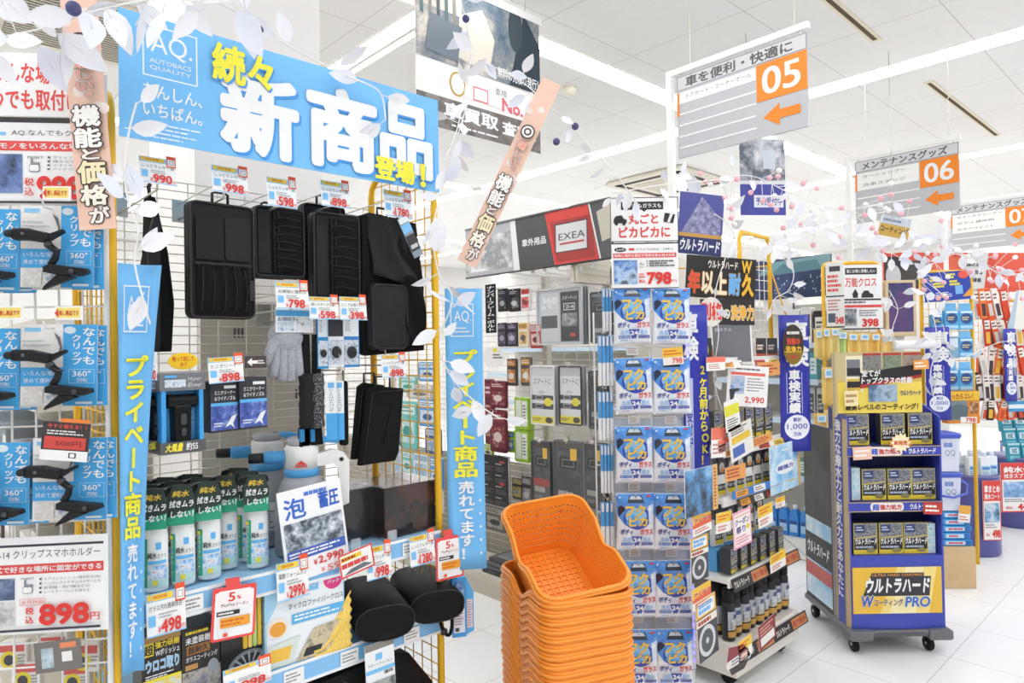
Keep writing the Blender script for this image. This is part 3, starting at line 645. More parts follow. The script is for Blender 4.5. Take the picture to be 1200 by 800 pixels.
mb = MB(); mb.box(0, 0, 0, w, .002, h, '4A3B3C'); mb.arrow(w * .35, h * .5, w * .5, h * .7, WHITE); mb.bars(w * .62, h * .3, w * .95, h * .7, 2, WHITE, 4); mb.thing('arrow_sign', 'small dark sign with a white left arrow beside the 898 card', 'sign', at(FA, b[0], 0, b[1]))
# ---------------------------------------------------------------- on the blue shelves
# glass cleaner spray bottles
def spray_bottle():
    t = T('spray_bottle', 'x', 'spray bottle', FA, 'glass cleaner spray bottles')
    body = mat('F3F6F5', .3); teal = mat('3FB89B', .35); blk = mat('1C1D1F', .35)
    mb = MB(); w = .0268
    mb.lathe([(.02, 0), (w * .96, .002), (w, .012), (w, .125), (w * .93, .145), (w * .6, .165), (w * .42, .178), (w * .42, .19), (.005, .191)], body, 24, sx=1.0, sy=.8)
    def lab(x0, z0, x1, z1, m, n=8):                     # wraps print round the front of the bottle
        mb.k += 1; e = .0004 + .00025 * mb.k
        vs = []
        for j in (z0, z1):
            for i in range(n + 1):
                a = -pi / 2 + (x0 + (x1 - x0) * i / n); vs.append(((w + e) * cos(a), (w * .8 + e) * sin(a), j))
        mb.add(vs, [(i, i + 1, n + 2 + i, n + 1 + i) for i in range(n)], m, True)
    lab(-1.15, .012, -.55, .125, '35B08E'); lab(-.55, .03, 1.1, .05, '2B62B4'); lab(-.55, .03, 1.1, .062, photo(['2F6FC4', '8FC3F0', 'F2F6FA', 'C23F3F'], 70, 3)); lab(-.55, .012, 1.1, .03, 'BFE3DF'); lab(-.5, .066, 1.0, .074, '69B9EE'); lab(.15, .1, .55, .116, '5FB4EC')
    mb.warp = lambda x, y, z: ((w + .0016 - y) * sin(x), -(w * .8 + .0016 - y) * cos(x), z)
    mb.txt('ガラスクリーナー', -1.0, .016, -.68, .112, WHITE, .02, vert=True); mb.txt('純水', -.45, .08, .2, .094, '333333', .03); mb.txt('ガラス', .25, .08, .9, .09, '333333', .0); mb.rect(-1.0, .113, -.68, .122, 'F2E23A'); mb.rect(-.1, .018, .25, .03, 'EFE34A', .001)
    mb.warp = None; mb.obj('bottle', t)
    mb = MB(); mb.lathe([(.014, .182), (.014, .2), (.01, .204)], teal, 16); mb.obj('neck_collar', t)
    mb = MB(); mb.slab([(-.014, .2), (.018, .2), (.022, .214), (.03, .222), (.026, .236), (-.02, .238), (-.04, .232), (-.042, .222), (-.02, .216)], -.012, .012, blk, .003); mb.obj('trigger_head', t)
    mb = MB(); mb.slab([(-.03, .17), (-.025, .169), (-.018, .2), (-.012, .215), (-.026, .218), (-.03, .2)], -.006, .006, blk, .002); mb.obj('trigger', t)
    mb = MB(); mb.warp = lambda x, y, z: (x, y - .018 * max(0, (.235 - z) / .08), z)
    mb.slab([(-.03, .15), (.029, .15), (.031, .205), (.02, .24), (-.018, .242), (-.032, .21)], -.0175, -.0165, mat('22352C'), 0); mb.ay = -.0178; mb.poly([(-.03, .15), (.029, .15), (.03, .185), (-.03, .168)], '1F9A78'); mb.txt('純水', -.02, .214, .016, .228, 'E6C23A', .03, shear=.2); mb.txt('拭きムラ', -.026, .19, .026, .206, WHITE, .04, shear=.1); mb.txt('しない！', -.022, .168, .026, .182, WHITE, .04, shear=.1); mb.warp = None; mb.obj('neck_card', t)
    return t
sb = spray_bottle(); first = True
cols_ = [(182, 690), (215, 685), (247, 677), (272, 664), (298, 655)]
z = Z1 + .006
for r_ in range(3):
    for i, (px, py) in enumerate(cols_):
        p = Vector((*[c for c in (loc(FA, px, py, .045)[0],)], 0)) if False else loc(FA, px, py, .045)
        x = loc(FA, 183, 690, .05)[0] + i * .0605 + (.004 if r_ else 0); y = .05 + r_ * .07 + (.05 if i == 3 else 0)
        if r_ and i == 3: continue
        o = sb if first else dup(sb, FA); first = False
        o.matrix_world = at(FA, x, y, z, -24 + R.uniform(-6, 6)); o['label'] = 'white glass cleaner spray bottle, %s from the left in the %s row' % (ORD[i], ['front', 'second', 'back'][r_])
# pressure sprayers
def sprayer(F, lb):
    t = T('foam_sprayer', lb, 'sprayer', F, 'grey foam sprayers'); gy = mat('A9ABAF', .4); wt = mat('F1F0EC', .35); bl = mat('4FA6E2', .35); bk = mat('202124', .4)
    mb = MB(); mb.lathe([(.05, 0), (.072, .004), (.075, .02), (.075, .12), (.07, .16), (.055, .2), (.046, .215), (.01, .216)], gy, 28); mb.obj('tank', t)
    mb = MB(); mb.lathe([(.046, .214), (.049, .218), (.049, .232), (.046, .236), (.01, .236)], bl, 28); mb.obj('collar', t)
    mb = MB(); mb.lathe([(.046, .236), (.046, .29), (.043, .3), (.01, .3)], wt, 28); mb.slab([(.03, .27), (.08, .285), (.115, .272), (.13, .25), (.127, .13), (.103, .12), (.1, .23), (.085, .245), (.04, .24)], -.018, .018, wt, .006)
    mb.lathe([(.006, -.02), (.006, .02)], bk, 12, axis='y', o=(.108, 0, .256)); mb.ay = -.047; mb.poly([(-.016, .25), (.016, .25), (0, .262)], 'D8423A'); mb.rect(-.016, .244, .016, .248, 'D8423A'); mb.obj('pump_head', t)
    mb = MB(); mb.lathe([(.036, .3), (.04, .305), (.04, .318), (.034, .322), (.005, .322)], gy, 24); mb.obj('pump_cap', t)
    mb = MB(); mb.lathe([(.016, -.1), (.018, -.095), (.018, -.04), (.012, -.036)], bl, 14, axis='x', o=(0, 0, .268)); mb.lathe([(.013, -.14), (.014, -.136), (.014, -.1)], bk, 14, axis='x', o=(0, 0, .268)); mb.obj('nozzle', t)
    mb = MB(); mb.slab([(.05, .305), (.1, .3), (.105, .312), (.06, .322), (.02, .322)], -.014, .014, bl, .004); mb.obj('trigger_lever', t)
    mb = MB(); mb.slab(rr(-.03, .05, .03, .13, .004), -.0765, -.074, mat('E6E6E6')); mb.ay = -.0767; mb.bars(-.026, .055, .026, .125, 9, '8A8A8E', 8); mb.obj('label', t)
    return t
p = loc(FA, 352, 660, .1); sprayer(at(FA, XL + .485, .1, Z1 + .001, -28), 'grey foam sprayer with white pump head, in front'); sprayer(at(FA, XL + .46, .275, Z1 + .001, -28), 'grey foam sprayer with white pump head, behind the front one')
# sign in front of the sprayers
b = pbox(336, 571, 410, 676, -.015); w, h = b[2] - b[0], b[3] - b[1]
mb = MB(); mb.box(0, 0, 0, w, .002, h, 'F8F8F9'); mb.txt('泡', w * .08, h * .68, w * .4, h * .9, '3C6FCB', .03); mb.txt('蓄圧', w * .62, h * .72, w * .94, h * .9, '2F5FC0', .04); mb.bars(w * .4, h * .88, w * .9, h * .96, 1, '4A7AD0', 3); mb.rect(w * .04, h * .33, w * .96, h * .64, photo(['FFFFFF', 'B7C0CA', '5A6470', '20242A'], 45, 9)); mb.rect(w * .04, h * .23, w * .96, h * .335, '3F62B8'); mb.bars(w * .07, h * .25, w * .93, h * .32, 2, WHITE, 6)
mb.txt('¥', w * .42, h * .12, w * .48, h * .18, RED, .02); mb.txt('2,990', w * .5, h * .11, w * .9, h * .2, RED, .03); mb.txt('¥', w * .52, h * .02, w * .58, h * .07, 'EE7A70', .02); mb.txt('598', w * .62, h * .01, w * .94, h * .08, 'EE7A70', .02)
mb.thing('product_sign', 'white printed sign with a 2,990 price leaning in front of the sprayers', 'sign', at(FA, b[0], -.018, b[1], 0, -4, -5))
# plastic wrapped dark boxes
def wrapped(p, dep, y, deg, m, lb):
    b = pbox(*p, y); w, h = b[2] - b[0], b[3] - b[1]
    t = T('wrapped_box', lb, 'box', at(FA, b[0], y, Z1 + .002, deg))
    mb = MB(); mb.slab(rr(.004, .004, w - .004, h * .92, .008), .004, dep, m, .004); mb.obj('contents', t)
    mb = MB(); q = random.Random(int(w * 1e4)); F_ = film('F2F4F6', .02, .05)
    mb.sheet(lambda u, v: (w * u, -.003 - .004 * (sin(u * 7 + v * 5) * sin(v * 9 - u * 4) + .6 * sin(u * 23 + v * 13)) * (v > 0), h * v), 48, 30, F_)
    mb.sheet(lambda u, v: (-.002 + (w + .004) * u, dep * v, h * (.955 + .035 * sin(u * 13 + v * 8) * sin(u * 5 - v * 7))), 40, 20, F_)
    mb.sheet(lambda u, v: (-.002 - .001 * q.random(), dep * (1 - u), h * v), 8, 8, F_); mb.obj('film', t); return t
wrapped((400, 566, 449, 632), .2, .075, 2, mat('151312', .14, kind='wrap', scale=34, bump=.9, spec=.6), 'dark box in crumpled clear film, left of the pair on the upper shelf')
wrapped((450, 560, 521, 624), .2, .02, 2, photo(['121010', '1A1614', '4A2418', '1E222C'], 9, 3, (1, 1, 1), rough=.14), 'dark brown box in crumpled clear film, right end of the upper shelf')
# acrylic divider clips
for k, px in enumerate((412, 455)):
    x, z = loc(FA, px, 640 - k * 12, -.005); mb = MB(); mb.slab(rr(0, 0, .03, .03, .004), 0, .002, film('E8F2F8', .3)); mb.box(0, 0, 0, .03, .04, .002, film('E8F2F8', .3)); mb.thing('shelf_divider', ('clear shelf divider clip in front of the left wrapped box', 'clear shelf divider clip between the wrapped boxes')[k], 'shelf divider', at(FA, x, -.004, Z1 + .006))
# price cards hanging on the upper rail
for (p, tx, pr, lb, tab) in (((172, 690, 218, 742), 'ガラス汚れ簡単除去！', '498', 'price card reading 498 under the spray bottles', True), ((325, 655, 362, 701), '電動フォームガン', '2990', 'price card reading 2990 left of the white cloth box', True),
    ((430, 637, 459, 677), 'しっとりレザー調', '998', 'price card reading 998 below the left wrapped box', True), ((481, 624, 510, 661), 'しっとりレザー調', '1280', 'price card reading 1280 below the right wrapped box', True)):
    price_card(FA, bx(FA, *p, y=-.03), tx, pr, lb, -.03, -4, tab)
def coupon(p, lb, tilt=0):
    b = pbox(*p, -.035); w, h = b[2] - b[0], b[3] - b[1]
    mb = MB(); mb.slab(rr(0, 0, w, h * .86, w * .05), 0, .0015, mat('EE4F4A')); mb.slab([(w * .3, h * .86), (w * .62, h * .86), (w * .58, h * 1.0), (w * .26, h * 1.0)], 0, .0015, mat('E8504C'))
    mb.rect(w * .06, h * .04, w * .94, h * .78, WHITE, w * .04); mb.poly([(w * .08, h * .5), (w * .92, h * .5), (w * .86, h * .8), (w * .14, h * .8)], 'FDF3F1'); mb.txt('5', w * .36, h * .62, w * .5, h * .76, 'E0493C', .03); mb.txt('%', w * .54, h * .64, w * .64, h * .7, 'E0493C', .02); mb.txt('PayPay', w * .2, h * .53, w * .5, h * .59, '3A3A3A', .01); mb.txt('クーポン', w * .52, h * .53, w * .82, h * .59, '3A3A3A', .01); mb.rect(w * .1, h * .4, w * .62, h * .47, '2E2A2A'); mb.bars(w * .13, h * .415, w * .6, h * .455, 1, WHITE, 4, .7)
    mb.rect(w * .14, h * .1, w * .3, h * .32, 'F0F0F0'); mb.rect(w * .18, h * .2, w * .86, h * .36, 'F2A32E'); mb.bars(w * .2, h * .22, w * .84, h * .34, 2, 'D86A1E', 9); mb.rect(w * .26, h * .06, w * .36, h * .12, 'E85A3A')
    return mb.thing('coupon_tag', lb, 'coupon tag', at(FA, b[0], -.035, b[1], 0, -4, tilt), 'red coupon tags')
coupon((246, 676, 298, 746), 'red and white coupon tag hanging below the spray bottles', 5); coupon((511, 620, 543, 677), 'red and white coupon tag hanging beside the 1280 card', 3)
b = pbox(400, 646, 440, 674, -.04); w, h = b[2] - b[0], b[3] - b[1]
mb = MB(); mb.box(0, 0, 0, w, .0015, h, 'FAF7F5'); mb.frame(0, 0, w, h, h * .07, 'E3463E'); mb.rect(w * .06, h * .66, w * .66, h * .86, 'F6D23C'); mb.bars(w * .08, h * .68, w * .64, h * .84, 1, 'A33B2E', 3, .7); mb.bars(w * .06, h * .36, w * .94, h * .6, 1, 'D84A44', 5, .8); mb.poly([(w * .08, h * .1), (w * .94, h * .16), (w * .7, h * .34), (w * .3, h * .28)], '6A6F78')
mb.thing('shelf_flag', 'small red framed flag sticking out beside the 998 card', 'sign', at(FA, b[0], -.04, b[1], 0, 0, -9))
# ---------------------------------------------------------------- lower shelf
def art_polish(mb, w, h, k):
    if k == 0:
        mb.rect(0, h * .9, w, h, 'B48A4E'); mb.rect(w * .04, h * .72, w * .3, h * .9, 'F2D63A'); mb.txt('超', w * .06, h * .74, w * .28, h * .88, '222222', .03); mb.txt('強力研磨', w * .34, h * .81, w * .96, h * .9, 'F2D63A', .04); mb.txt('Wポリッシュ', w * .34, h * .7, w * .96, h * .79, WHITE, .03); mb.txt('ウロコ取り', w * .1, h * .5, w * .94, h * .66, '9FD2F2', .05, out=(WHITE, .04)); mb.rect(0, h * .36, w, h * .4, 'F2E23A'); mb.rect(0, 0, w, h * .36, photo(['9A9EA2', 'DADCDC', 'E9D23A', '3F464C'], 35, 2)); mb.bars(w * .08, h * .4, w * .9, h * .47, 2, 'E8E8E8', 5)
    elif k == 1:
        mb.bars(w * .1, h * .9, w * .9, h * .96, 1, 'E8D23A', 4, .7); mb.txt('未塗装樹脂', w * .1, h * .76, w * .9, h * .87, WHITE, .03); mb.rect(w * .12, h * .6, w * .72, h * .74, 'A8743A'); mb.txt('超耐久', w * .16, h * .62, w * .68, h * .72, '1A1A1A', .03); mb.txt('ガラスコーティング', w * .1, h * .5, w * .92, h * .58, WHITE, .02); mb.rect(w * .08, h * .38, w * .4, h * .46, 'C09050'); mb.rect(0, 0, w, h * .36, photo(['2A3350', '6D7486', 'B9B0A8', '20242A'], 25, 5)); mb.ell(w * .8, h * .36, w * .14, h * .1, '9AA0A8')
    else:
        mb.rect(0, h * .9, w, h, '8A6A42'); mb.bars(w * .1, h * .76, w * .95, h * .86, 1, 'E8D23A', 2, .6); mb.ell(w * .55, h * .1, w * .62, h * .5, '1E1E20'); mb.ell(w * .55, h * .1, w * .46, h * .38, '8E9298'); mb.ell(w * .55, h * .1, w * .38, h * .31, '34363A')
        for i in range(9): mb.poly([(w * .55, h * .1), (w * .55 + w * .42 * cos(i * .36 + .1), h * .1 + h * .34 * sin(i * .36 + .1)), (w * .55 + w * .42 * cos(i * .36 + .22), h * .1 + h * .34 * sin(i * .36 + .22))], 'B4B8BC')
def wax_box(p, y, d, k, lb, deg=0):
    b = pbox(*p, y); w = b[2] - b[0]; h = b[3] - Z2 - .002
    mb = MB(); mb.slab([(0, 0), (w, 0), (w, h), (0, h)], 0, d, mat('26221E', .35), .0008); mb.ay = -.0001; art_polish(mb, w, h, k)
    return mb.thing('wax_box', lb, 'box', at(FA, b[0], y, Z2 + .002, deg))
wax_box((166, 742, 212, 800), .02, .08, 0, 'black polish box with yellow and pale blue lettering')
wax_box((213, 733, 258, 800), .02, .08, 1, 'black coating box with tan panel, right of the polish box')
wax_box((259, 728, 318, 800), .02, .08, 2, 'black tyre coating box with a wheel on its front')
wax_box((292, 702, 312, 770), .14, .06, 1, 'black coating box standing behind the tyre box')
# microfibre cloth box
YC = mat('F2CF6B', .85, kind='fabric', scale=200, bump=.3)
b = pbox(311, 668, 408, 772, -.005); w = b[2] - b[0]; h = b[3] - Z2 - .002
t = T('cloth_box', 'white microfibre cloth box with yellow cloths, on the lower blue shelf', 'box', at(FA, b[0], -.0, Z2 + .003, -3))
mb = MB(); mb.slab([(0, 0), (w * .94, 0), (w * .94, h), (0, h)], 0, .12, mat('A9D8F4', .4), .001); mb.ay = -.0002
mb.poly([(w * .02, h * .02), (w * .92, h * .02), (w * .92, h * .98), (w * .3, h * .98), (w * .02, h * .5)], 'EEF3F6'); mb.rect(w * .47, h * .76, w * .62, h * .9, '7CC4F2'); mb.txt('AQ.', w * .49, h * .8, w * .6, h * .86, WHITE, .0); mb.ell(w * .8, h * .84, w * .12, h * .12, 'E23B8A'); mb.txt('大容量', w * .72, h * .86, w * .88, h * .9, WHITE, .03); mb.txt('パック', w * .73, h * .79, w * .87, h * .83, WHITE, .03)
mb.txt('マイクロファイバークロス', w * .26, h * .6, w * .92, h * .67, '4A4A4A', .0, shear=.0); mb.rect(w * .3, h * .44, w * .92, h * .55, '5AB4EA'); mb.bars(w * .33, h * .46, w * .9, h * .54, 2, WHITE, 4); mb.ell(w * .14, h * .44, w * .11, h * .11, 'F0E8D8'); mb.ell(w * .14, h * .43, w * .09, h * .08, 'E9A23A')
mb.poly([(w * .02, h * .02), (w * .3, h * .02), (w * .4, h * .3), (w * .02, h * .26)], 'D9E4DC'); mb.poly([(w * .04, h * .08), (w * .26, h * .08), (w * .3, h * .22), (w * .06, h * .22)], 'F2C24A'); mb.poly([(w * .34, h * .02), (w * .72, h * .02), (w * .92, h * .36), (w * .56, h * .34)], photo(['4A5A50', 'D8C8A8', '20262A'], 30, 6)); mb.poly([(w * .42, h * .05), (w * .62, h * .05), (w * .66, h * .14), (w * .46, h * .14)], '2B2E30')
mb.obj('carton', t)
mb = MB(); mb.sheet(lambda u, v: (w * (.55 + .46 * u + .015 * sin(v * 40) * (u > .9)), -.004 - .002 * sin(v * 12), h * (.0 + (.1 + .55 * max(0, (u - .25) / .75)) * v)), 10, 24, YC, th=.003); mb.obj('printed_cloth', t)
mb = MB()
for i, c in enumerate(('F2C84A', 'F5D878', 'BFE08A', 'F2C84A')): mb.slab(rr(-.05 + .012 * i, h * .3, -.04 + .012 * i, h * .98, .003), .01, .1, mat(c, .9), .002)
mb.obj('folded_cloths', t)
# black cushions
CUSH = mat('0E0E0F', .6, kind='fabric', scale=260, bump=.25)
def cushion(F, w, h, L, lb):
    t = T('cushion', lb, 'cushion', F, 'black long cushions on the lower shelf'); mb = MB()
    o = []
    for i in range(28):
        a = 2 * pi * i / 28; s = .5 * w * (abs(cos(a)) ** .7) * (1 if cos(a) > 0 else -1); q = .5 * h * (abs(sin(a)) ** .8) * (1 if sin(a) > 0 else -1); o.append((w / 2 + s, h / 2 + q))
    mb.slab(o, 0, L, CUSH, min(w, h) * .12, smooth=True); mb.obj('cover', t)
    mb = MB(); mb.tube([(w / 2 + (x - w / 2) * .97, .004, h / 2 + (z - h / 2) * .97) for x, z in o], .0018, PIPE, 5, closed=True); mb.obj('piping', t); return t
b = pbox(414, 681, 482, 733, -.02); cushion(at(FA, b[0], -.03, Z2 + .002, -18), b[2] - b[0] - .02, .098, .3, 'long black cushion lying end on, left one beside the cloth box')
b = pbox(482, 662, 546, 720, -.02); cushion(at(FA, b[0] - .012, -.03, Z2 + .002, -20), b[2] - b[0] - .035, .095, .28, 'long black cushion lying end on, right one at the shelf end')
# strap loop and hanging blue box at the right end
mb = MB(); x, z = loc(FA, 523, 722, -.04); pts = [(x + .022 * cos(a) * (1 + .2 * sin(a)), -.04 + .01 * sin(a), z - .012 + .042 * sin(a)) for a in [2 * pi * i / 20 for i in range(20)]]
t = T('strap', 'black webbing strap loop hanging over the end of the lower shelf', 'strap', FA)
mb.tube(pts, .0055, FAB, 6, closed=True); mb.obj('loop', t)
mb = MB(); mb.slab(rr(x - .022, z - .05, x - .004, z - .032, .003), -.052, -.038, mat('2A2A2C', .3), .002); mb.obj('buckle', t)
FSB = at(FA, XR + .015, -.02, 0, VIEWDEG + 14)
b = bx(FSB, 530, 676, 556, 746); w, h = b[2] - b[0], b[3] - b[1]
t = T('hanging_carton', 'slim blue and white box hanging outside the right post', 'box', at(FSB, b[0], 0, b[1])); mb = MB()
mb.slab([(0, 0), (w * .62, 0), (w * .62, h), (0, h)], 0, .05, mat('3F97D6', .35), .001); mb.rect(w * .06, h * .08, w * .56, h * .6, 'E9E4EA'); mb.bars(w * .1, h * .2, w * .5, h * .55, 8, '9A8AA0', 4); mb.rect(w * .1, h * .62, w * .52, h * .94, photo(['27386A', '5D86C2', 'DDE3EE'], 40)); mb.rect(w * .12, h * .1, w * .3, h * .16, '3A3A3A')
mb.slab([(w * .62, 0), (w, h * .06), (w, h * .72), (w * .62, h)], .012, .05, mat('5AAEE4', .35)); mb.ay = .0118; mb.rect(w * .68, h * .12, w * .94, h * .6, 'F0D8D8'); mb.bars(w * .7, h * .14, w * .92, h * .58, 10, 'B09AA8', 4); mb.obj('carton', t)
mb = MB(); mb.tube([(w * .3, .02, h - .002), (w * .3, .02, h + .016), (w * .1, .01, h + .03), (-.02, 0, h + .035)], .0012, mat('F2F2F2'), 5); mb.obj('hang_loop', t)
# big support cushion below
zz = loc(FA, 430, 800, -.0)[1]; b = pbox(322, 745, 532, 900, -.02)
t = T('support_cushion', 'large black support cushion with a printed tag under the lower shelf', 'cushion', FA)
mb = MB()
xs0, xs1 = XL + .2, XR - .05; zc = Z2 - .06 - .575
mb.slab([(xs0, .182), (xs1, .182), (xs1 + .03, .3), (xs1 + .015, .44 + zc), (xs1 - .06, .54 + zc), (xs1 - .17, .575 + zc), (xs0 + .25, .565 + zc), (xs0 + .05, .5)], -.008, .28, mat('0F0F10', .6, kind='fabric', scale=240, bump=.25), .03); mb.obj('cover', t)
mb = MB(); mb.tube([(xs1 - .3, -.009, .55 + zc), (xs1 - .15, -.01, .42 + zc), (xs1 - .02, -.01, .26)], .0018, PIPE, 5); mb.obj('seam', t)
b = pbox(430, 753, 464, 830, -.06); w, h = b[2] - b[0], b[3] - b[1]
mb = MB(); mb.F = Matrix.Translation((b[0], -.062, b[1])) @ Matrix.Rotation(radians(-4), 4, 'X'); mb.box(0, 0, 0, w, .002, h, 'F1F3F4'); mb.rect(0, h * .9, w, h, '8A8680'); mb.rect(w * .34, h * .74, w * .58, h * .84, '7CC4F2'); mb.txt('サポートクッション', w * .08, h * .66, w * .92, h * .71, '4A4A4A', .0); mb.rect(0, h * .56, w, h * .62, '7CC4F2'); mb.txt('腰用', w * .62, h * .5, w * .92, h * .55, '444444', .02); mb.rect(0, .0, w, h * .44, photo(['3A3E42', '9AA0A2', 'C9D2B8'], 40, 8)); mb.obj('printed_tag', t)
mb = MB(); mb.box(XL + .02, .0, .145, XR - .012, GB - .01, .18, SHB); mb.obj('shelf', RACK)
for (p, lb) in (((262, 776, 318, 806), 'white price card on the lower rail under the tyre box'),):
    price_card(FA, bx(FA, *p, y=-.03), '', '998', lb, -.03, -4)
# ================================================================ clip wing panel facing the viewer, far left
FB = at(FR(XL - .012, 1.70, 0), 0, 0, 0, -36.3)
WIN = .34
t = T('wing_grid', 'white wire grid panel hung with phone clips at far left', 'grid panel', FB)
mb = MB()
zf = .05
while zf < 2.12: mb.tube([(-WIN, 0, zf), (0, 0, zf)], .0022, GRIDW, 5); zf += .052
x = -WIN
while x <= .001: mb.tube([(x, -.003, .03), (x, -.003, 2.12)], .0025, GRIDW, 5); x += .0485
mb.obj('wires', t)
mb = MB(); mb.tube([(-WIN, 0, 0), (-WIN, 0, 2.12), (0, 0, 2.12), (0, 0, 0)], .006, GRIDW, 8); mb.obj('frame', t)
YB = -.012
def pb(x0, y0, x1, y1, y=YB): return bx(FB, x0, y0, x1, y1, y)
CB = '45A9E6'
def clip_pack(F, w, h, lb, full=True):
    t = T('clip_pack', lb, 'clip package', F, 'phone clip packages')
    mb = MB(); mb.slab([(0, 0), (w, 0), (w, h), (0, h)], 0, .0012, mat('F1EDE9', .4)); mb.ay = -.0001
    mb.rect(w * .55, 0, w, h, CB); mb.rect(0, h * .24, w * .6, h * .47, CB); mb.rect(w * .05, h * .91, w * .26, h * .96, '8CCBF0')
    mb.ell(w * .64, h * .93, w * .08, h * .045, 'DDEBF2'); mb.txt('なんでも', w * .8, h * .5, w * .98, h * .97, WHITE, .03, vert=True); mb.txt('クリップ', w * .66, h * .5, w * .8, h * .88, WHITE, .03, vert=True)
    mb.txt('360°', w * .68, h * .36, w * .92, h * .43, WHITE, .02); mb.txt('回転', w * .74, h * .29, w * .88, h * .34, WHITE, .0); mb.frame(w * .63, h * .275, w * .97, h * .45, w * .006, 'BFE2F6'); mb.rect(w * .72, h * .02, w * .94, h * .05, 'DDEBF2')
    mb.txt('いろんな場所', w * .05, h * .37, w * .5, h * .43, WHITE, .01); mb.txt('挟めて便利！', w * .05, h * .28, w * .42, h * .34, WHITE, .01)
    mb.bars(w * .03, h * .72, w * .42, h * .82, 2, 'B9C2C8', 3, .25); mb.poly([(w * .44, h * .9), (w * .52, h * .84), (w * .55, h * .7), (w * .49, h * .62), (w * .52, h * .72), (w * .48, h * .82)], '6E6E70')
    mb.rect(w * .04, h * .02, w * .3, h * .22, photo(['F2F0EE', 'C9C4C0', 'E8E4E0'], 60, 3)); mb.rect(w * .32, h * .03, w * .55, h * .22, photo(['6A8AA8', 'E9E6E2', '4A4E58'], 60, 5)); mb.obj('backing_card', t)
    bk = mat('242427', .4); bk2 = mat('3A3A3D', .35)
    if full:
        mb = MB()
        # upper clip jaws
        a, c = w * -.06, h * .6
        mb.slab([(w * -.1, h * .62), (w * .02, h * .69), (w * .22, h * .69), (w * .48, h * .64), (w * .5, h * .58), (w * .44, h * .52), (w * .2, h * .55), (w * .02, h * .55)], -.035, -.012, bk, .005)
        mb.slab([(w * .4, h * .6), (w * .66, h * .69), (w * .67, h * .66), (w * .48, h * .55)], -.03, -.014, bk, .002); mb.obj('upper_clip', t)
        mb = MB(); mb.lathe([(w * .05, -.002), (w * .055, .0), (w * .055, .003), (w * .04, .004)], mat('101012', .5), 14, axis='y', o=(w * -.03, -.036, h * .62)); mb.lathe([(w * .025, 0), (w * .025, .003)], mat('5A5A5E', .4), 10, axis='y', o=(w * .16, -.037, h * .62)); mb.obj('clip_pad', t)
        mb = MB(); mb.ball((w * .47, -.025, h * .5), w * .06, bk2, 8); mb.tube([(w * .48, -.025, h * .49), (w * .58, -.025, h * .42), (w * .56, -.025, h * .34), (w * .5, -.025, h * .26)], w * .05, bk, 8); mb.tube([(w * .52, -.03, h * .44), (w * .66, -.03, h * .44)], w * .012, bk2, 6); mb.obj('ball_arm', t)
        mb = MB(); mb.slab([(w * .42, h * .24), (w * .5, h * .27), (w * 1.0, h * .22), (w * 1.02, h * .17), (w * .9, h * .13), (w * .6, h * .14), (w * .42, h * .17)], -.035, -.012, bk, .004); mb.slab([(w * .6, h * .15), (w * .84, h * .12), (w * .4, h * -.04), (w * .42, h * .0)], -.03, -.016, bk, .002); mb.lathe([(w * .035, 0), (w * .035, .004), (w * .02, .005)], bk2, 12, axis='y', o=(w * .82, -.04, h * .18)); mb.obj('lower_clip', t)
    return t
rows = [((34, 244, 118, 338), 'top'), ((34, 380, 122, 473), 'middle'), ((48, 510, 133, 604), 'bottom')]
for (p, nm) in rows:
    b = pb(*p); w, h = b[2] - b[0], b[3] - b[1]
    hx = b[0] + w * .45; 
    mb = MB(); mb.tube([(hx, .0, b[3] - .006), (hx, -.075, b[3] - .012), (hx, -.085, b[3] + .004)], .0022, mat('E6E6E4', .3), 6); mb.box(hx - .02, -.004, b[3] - .02, hx + .02, .0, b[3] + .01, GRIDW)
    mb.thing('display_hook', 'white display hook carrying the %s row of clip packages' % nm, 'hook', FB, 'white hooks of the wing grid')
    clip_pack(at(FB, b[0], -.045, b[1], 0, 0, 1), w, h, 'blue and white clip package with black clip, front of the %s row' % nm)
    for k in range(1): clip_pack(at(FB, b[0] + .014 + .012 * k, -.028 + .012 * k, b[1] - .004, 0), w, h, 'clip package %s behind the front one of the %s row' % (('next', 'last')[k], nm), False)
    hx2 = b[0] - w * .52
    mb = MB(); mb.tube([(hx2, .0, b[3] - .012), (hx2, -.075, b[3] - .018), (hx2, -.085, b[3] - .002)], .0022, mat('E6E6E4', .3), 6)
    mb.thing('display_hook', 'white display hook at the left edge carrying the %s left clip packages' % nm, 'hook', FB, 'white hooks of the wing grid')
    clip_pack(at(FB, b[0] - w * 1.03 + (0 if nm != 'bottom' else -.005), -.04, b[1] - .006, 0, 0, 1), w, h, 'clip package at the left frame edge, front of the %s row' % nm)
    clip_pack(at(FB, b[0] - w * 1.0 + .02, -.022, b[1] - .01, 0), w, h, 'clip package at the left frame edge, behind the front of the %s row' % nm, False)
def small_tag(x, z, lb):
    mb = MB(); w, h = .055, .022; mb.box(0, 0, 0, w, .001, h * 1.3, 'F4F2EE'); mb.rect(w * .06, h * .2, w * .9, h * 1.15, 'F6DE7A'); mb.poly([(0, h * .65), (w * .14, h * .2), (w * .14, h * 1.1)], 'D8482E'); mb.txt('推し商品です', w * .16, h * .42, w * .86, h * .9, 'D8482E', .03); mb.thing('flag_tag', lb, 'tag', at(FB, x, -.088, z), 'yellow recommendation tags')
for (px, py, lb) in ((50, 234, 'small yellow tag above the top clip row'), (64, 375, 'small yellow tag above the middle clip row'), (-6, 375, 'small yellow tag cut by the left frame edge')):
    x, z = loc(FB, px, py, -.088); small_tag(x, z, lb)
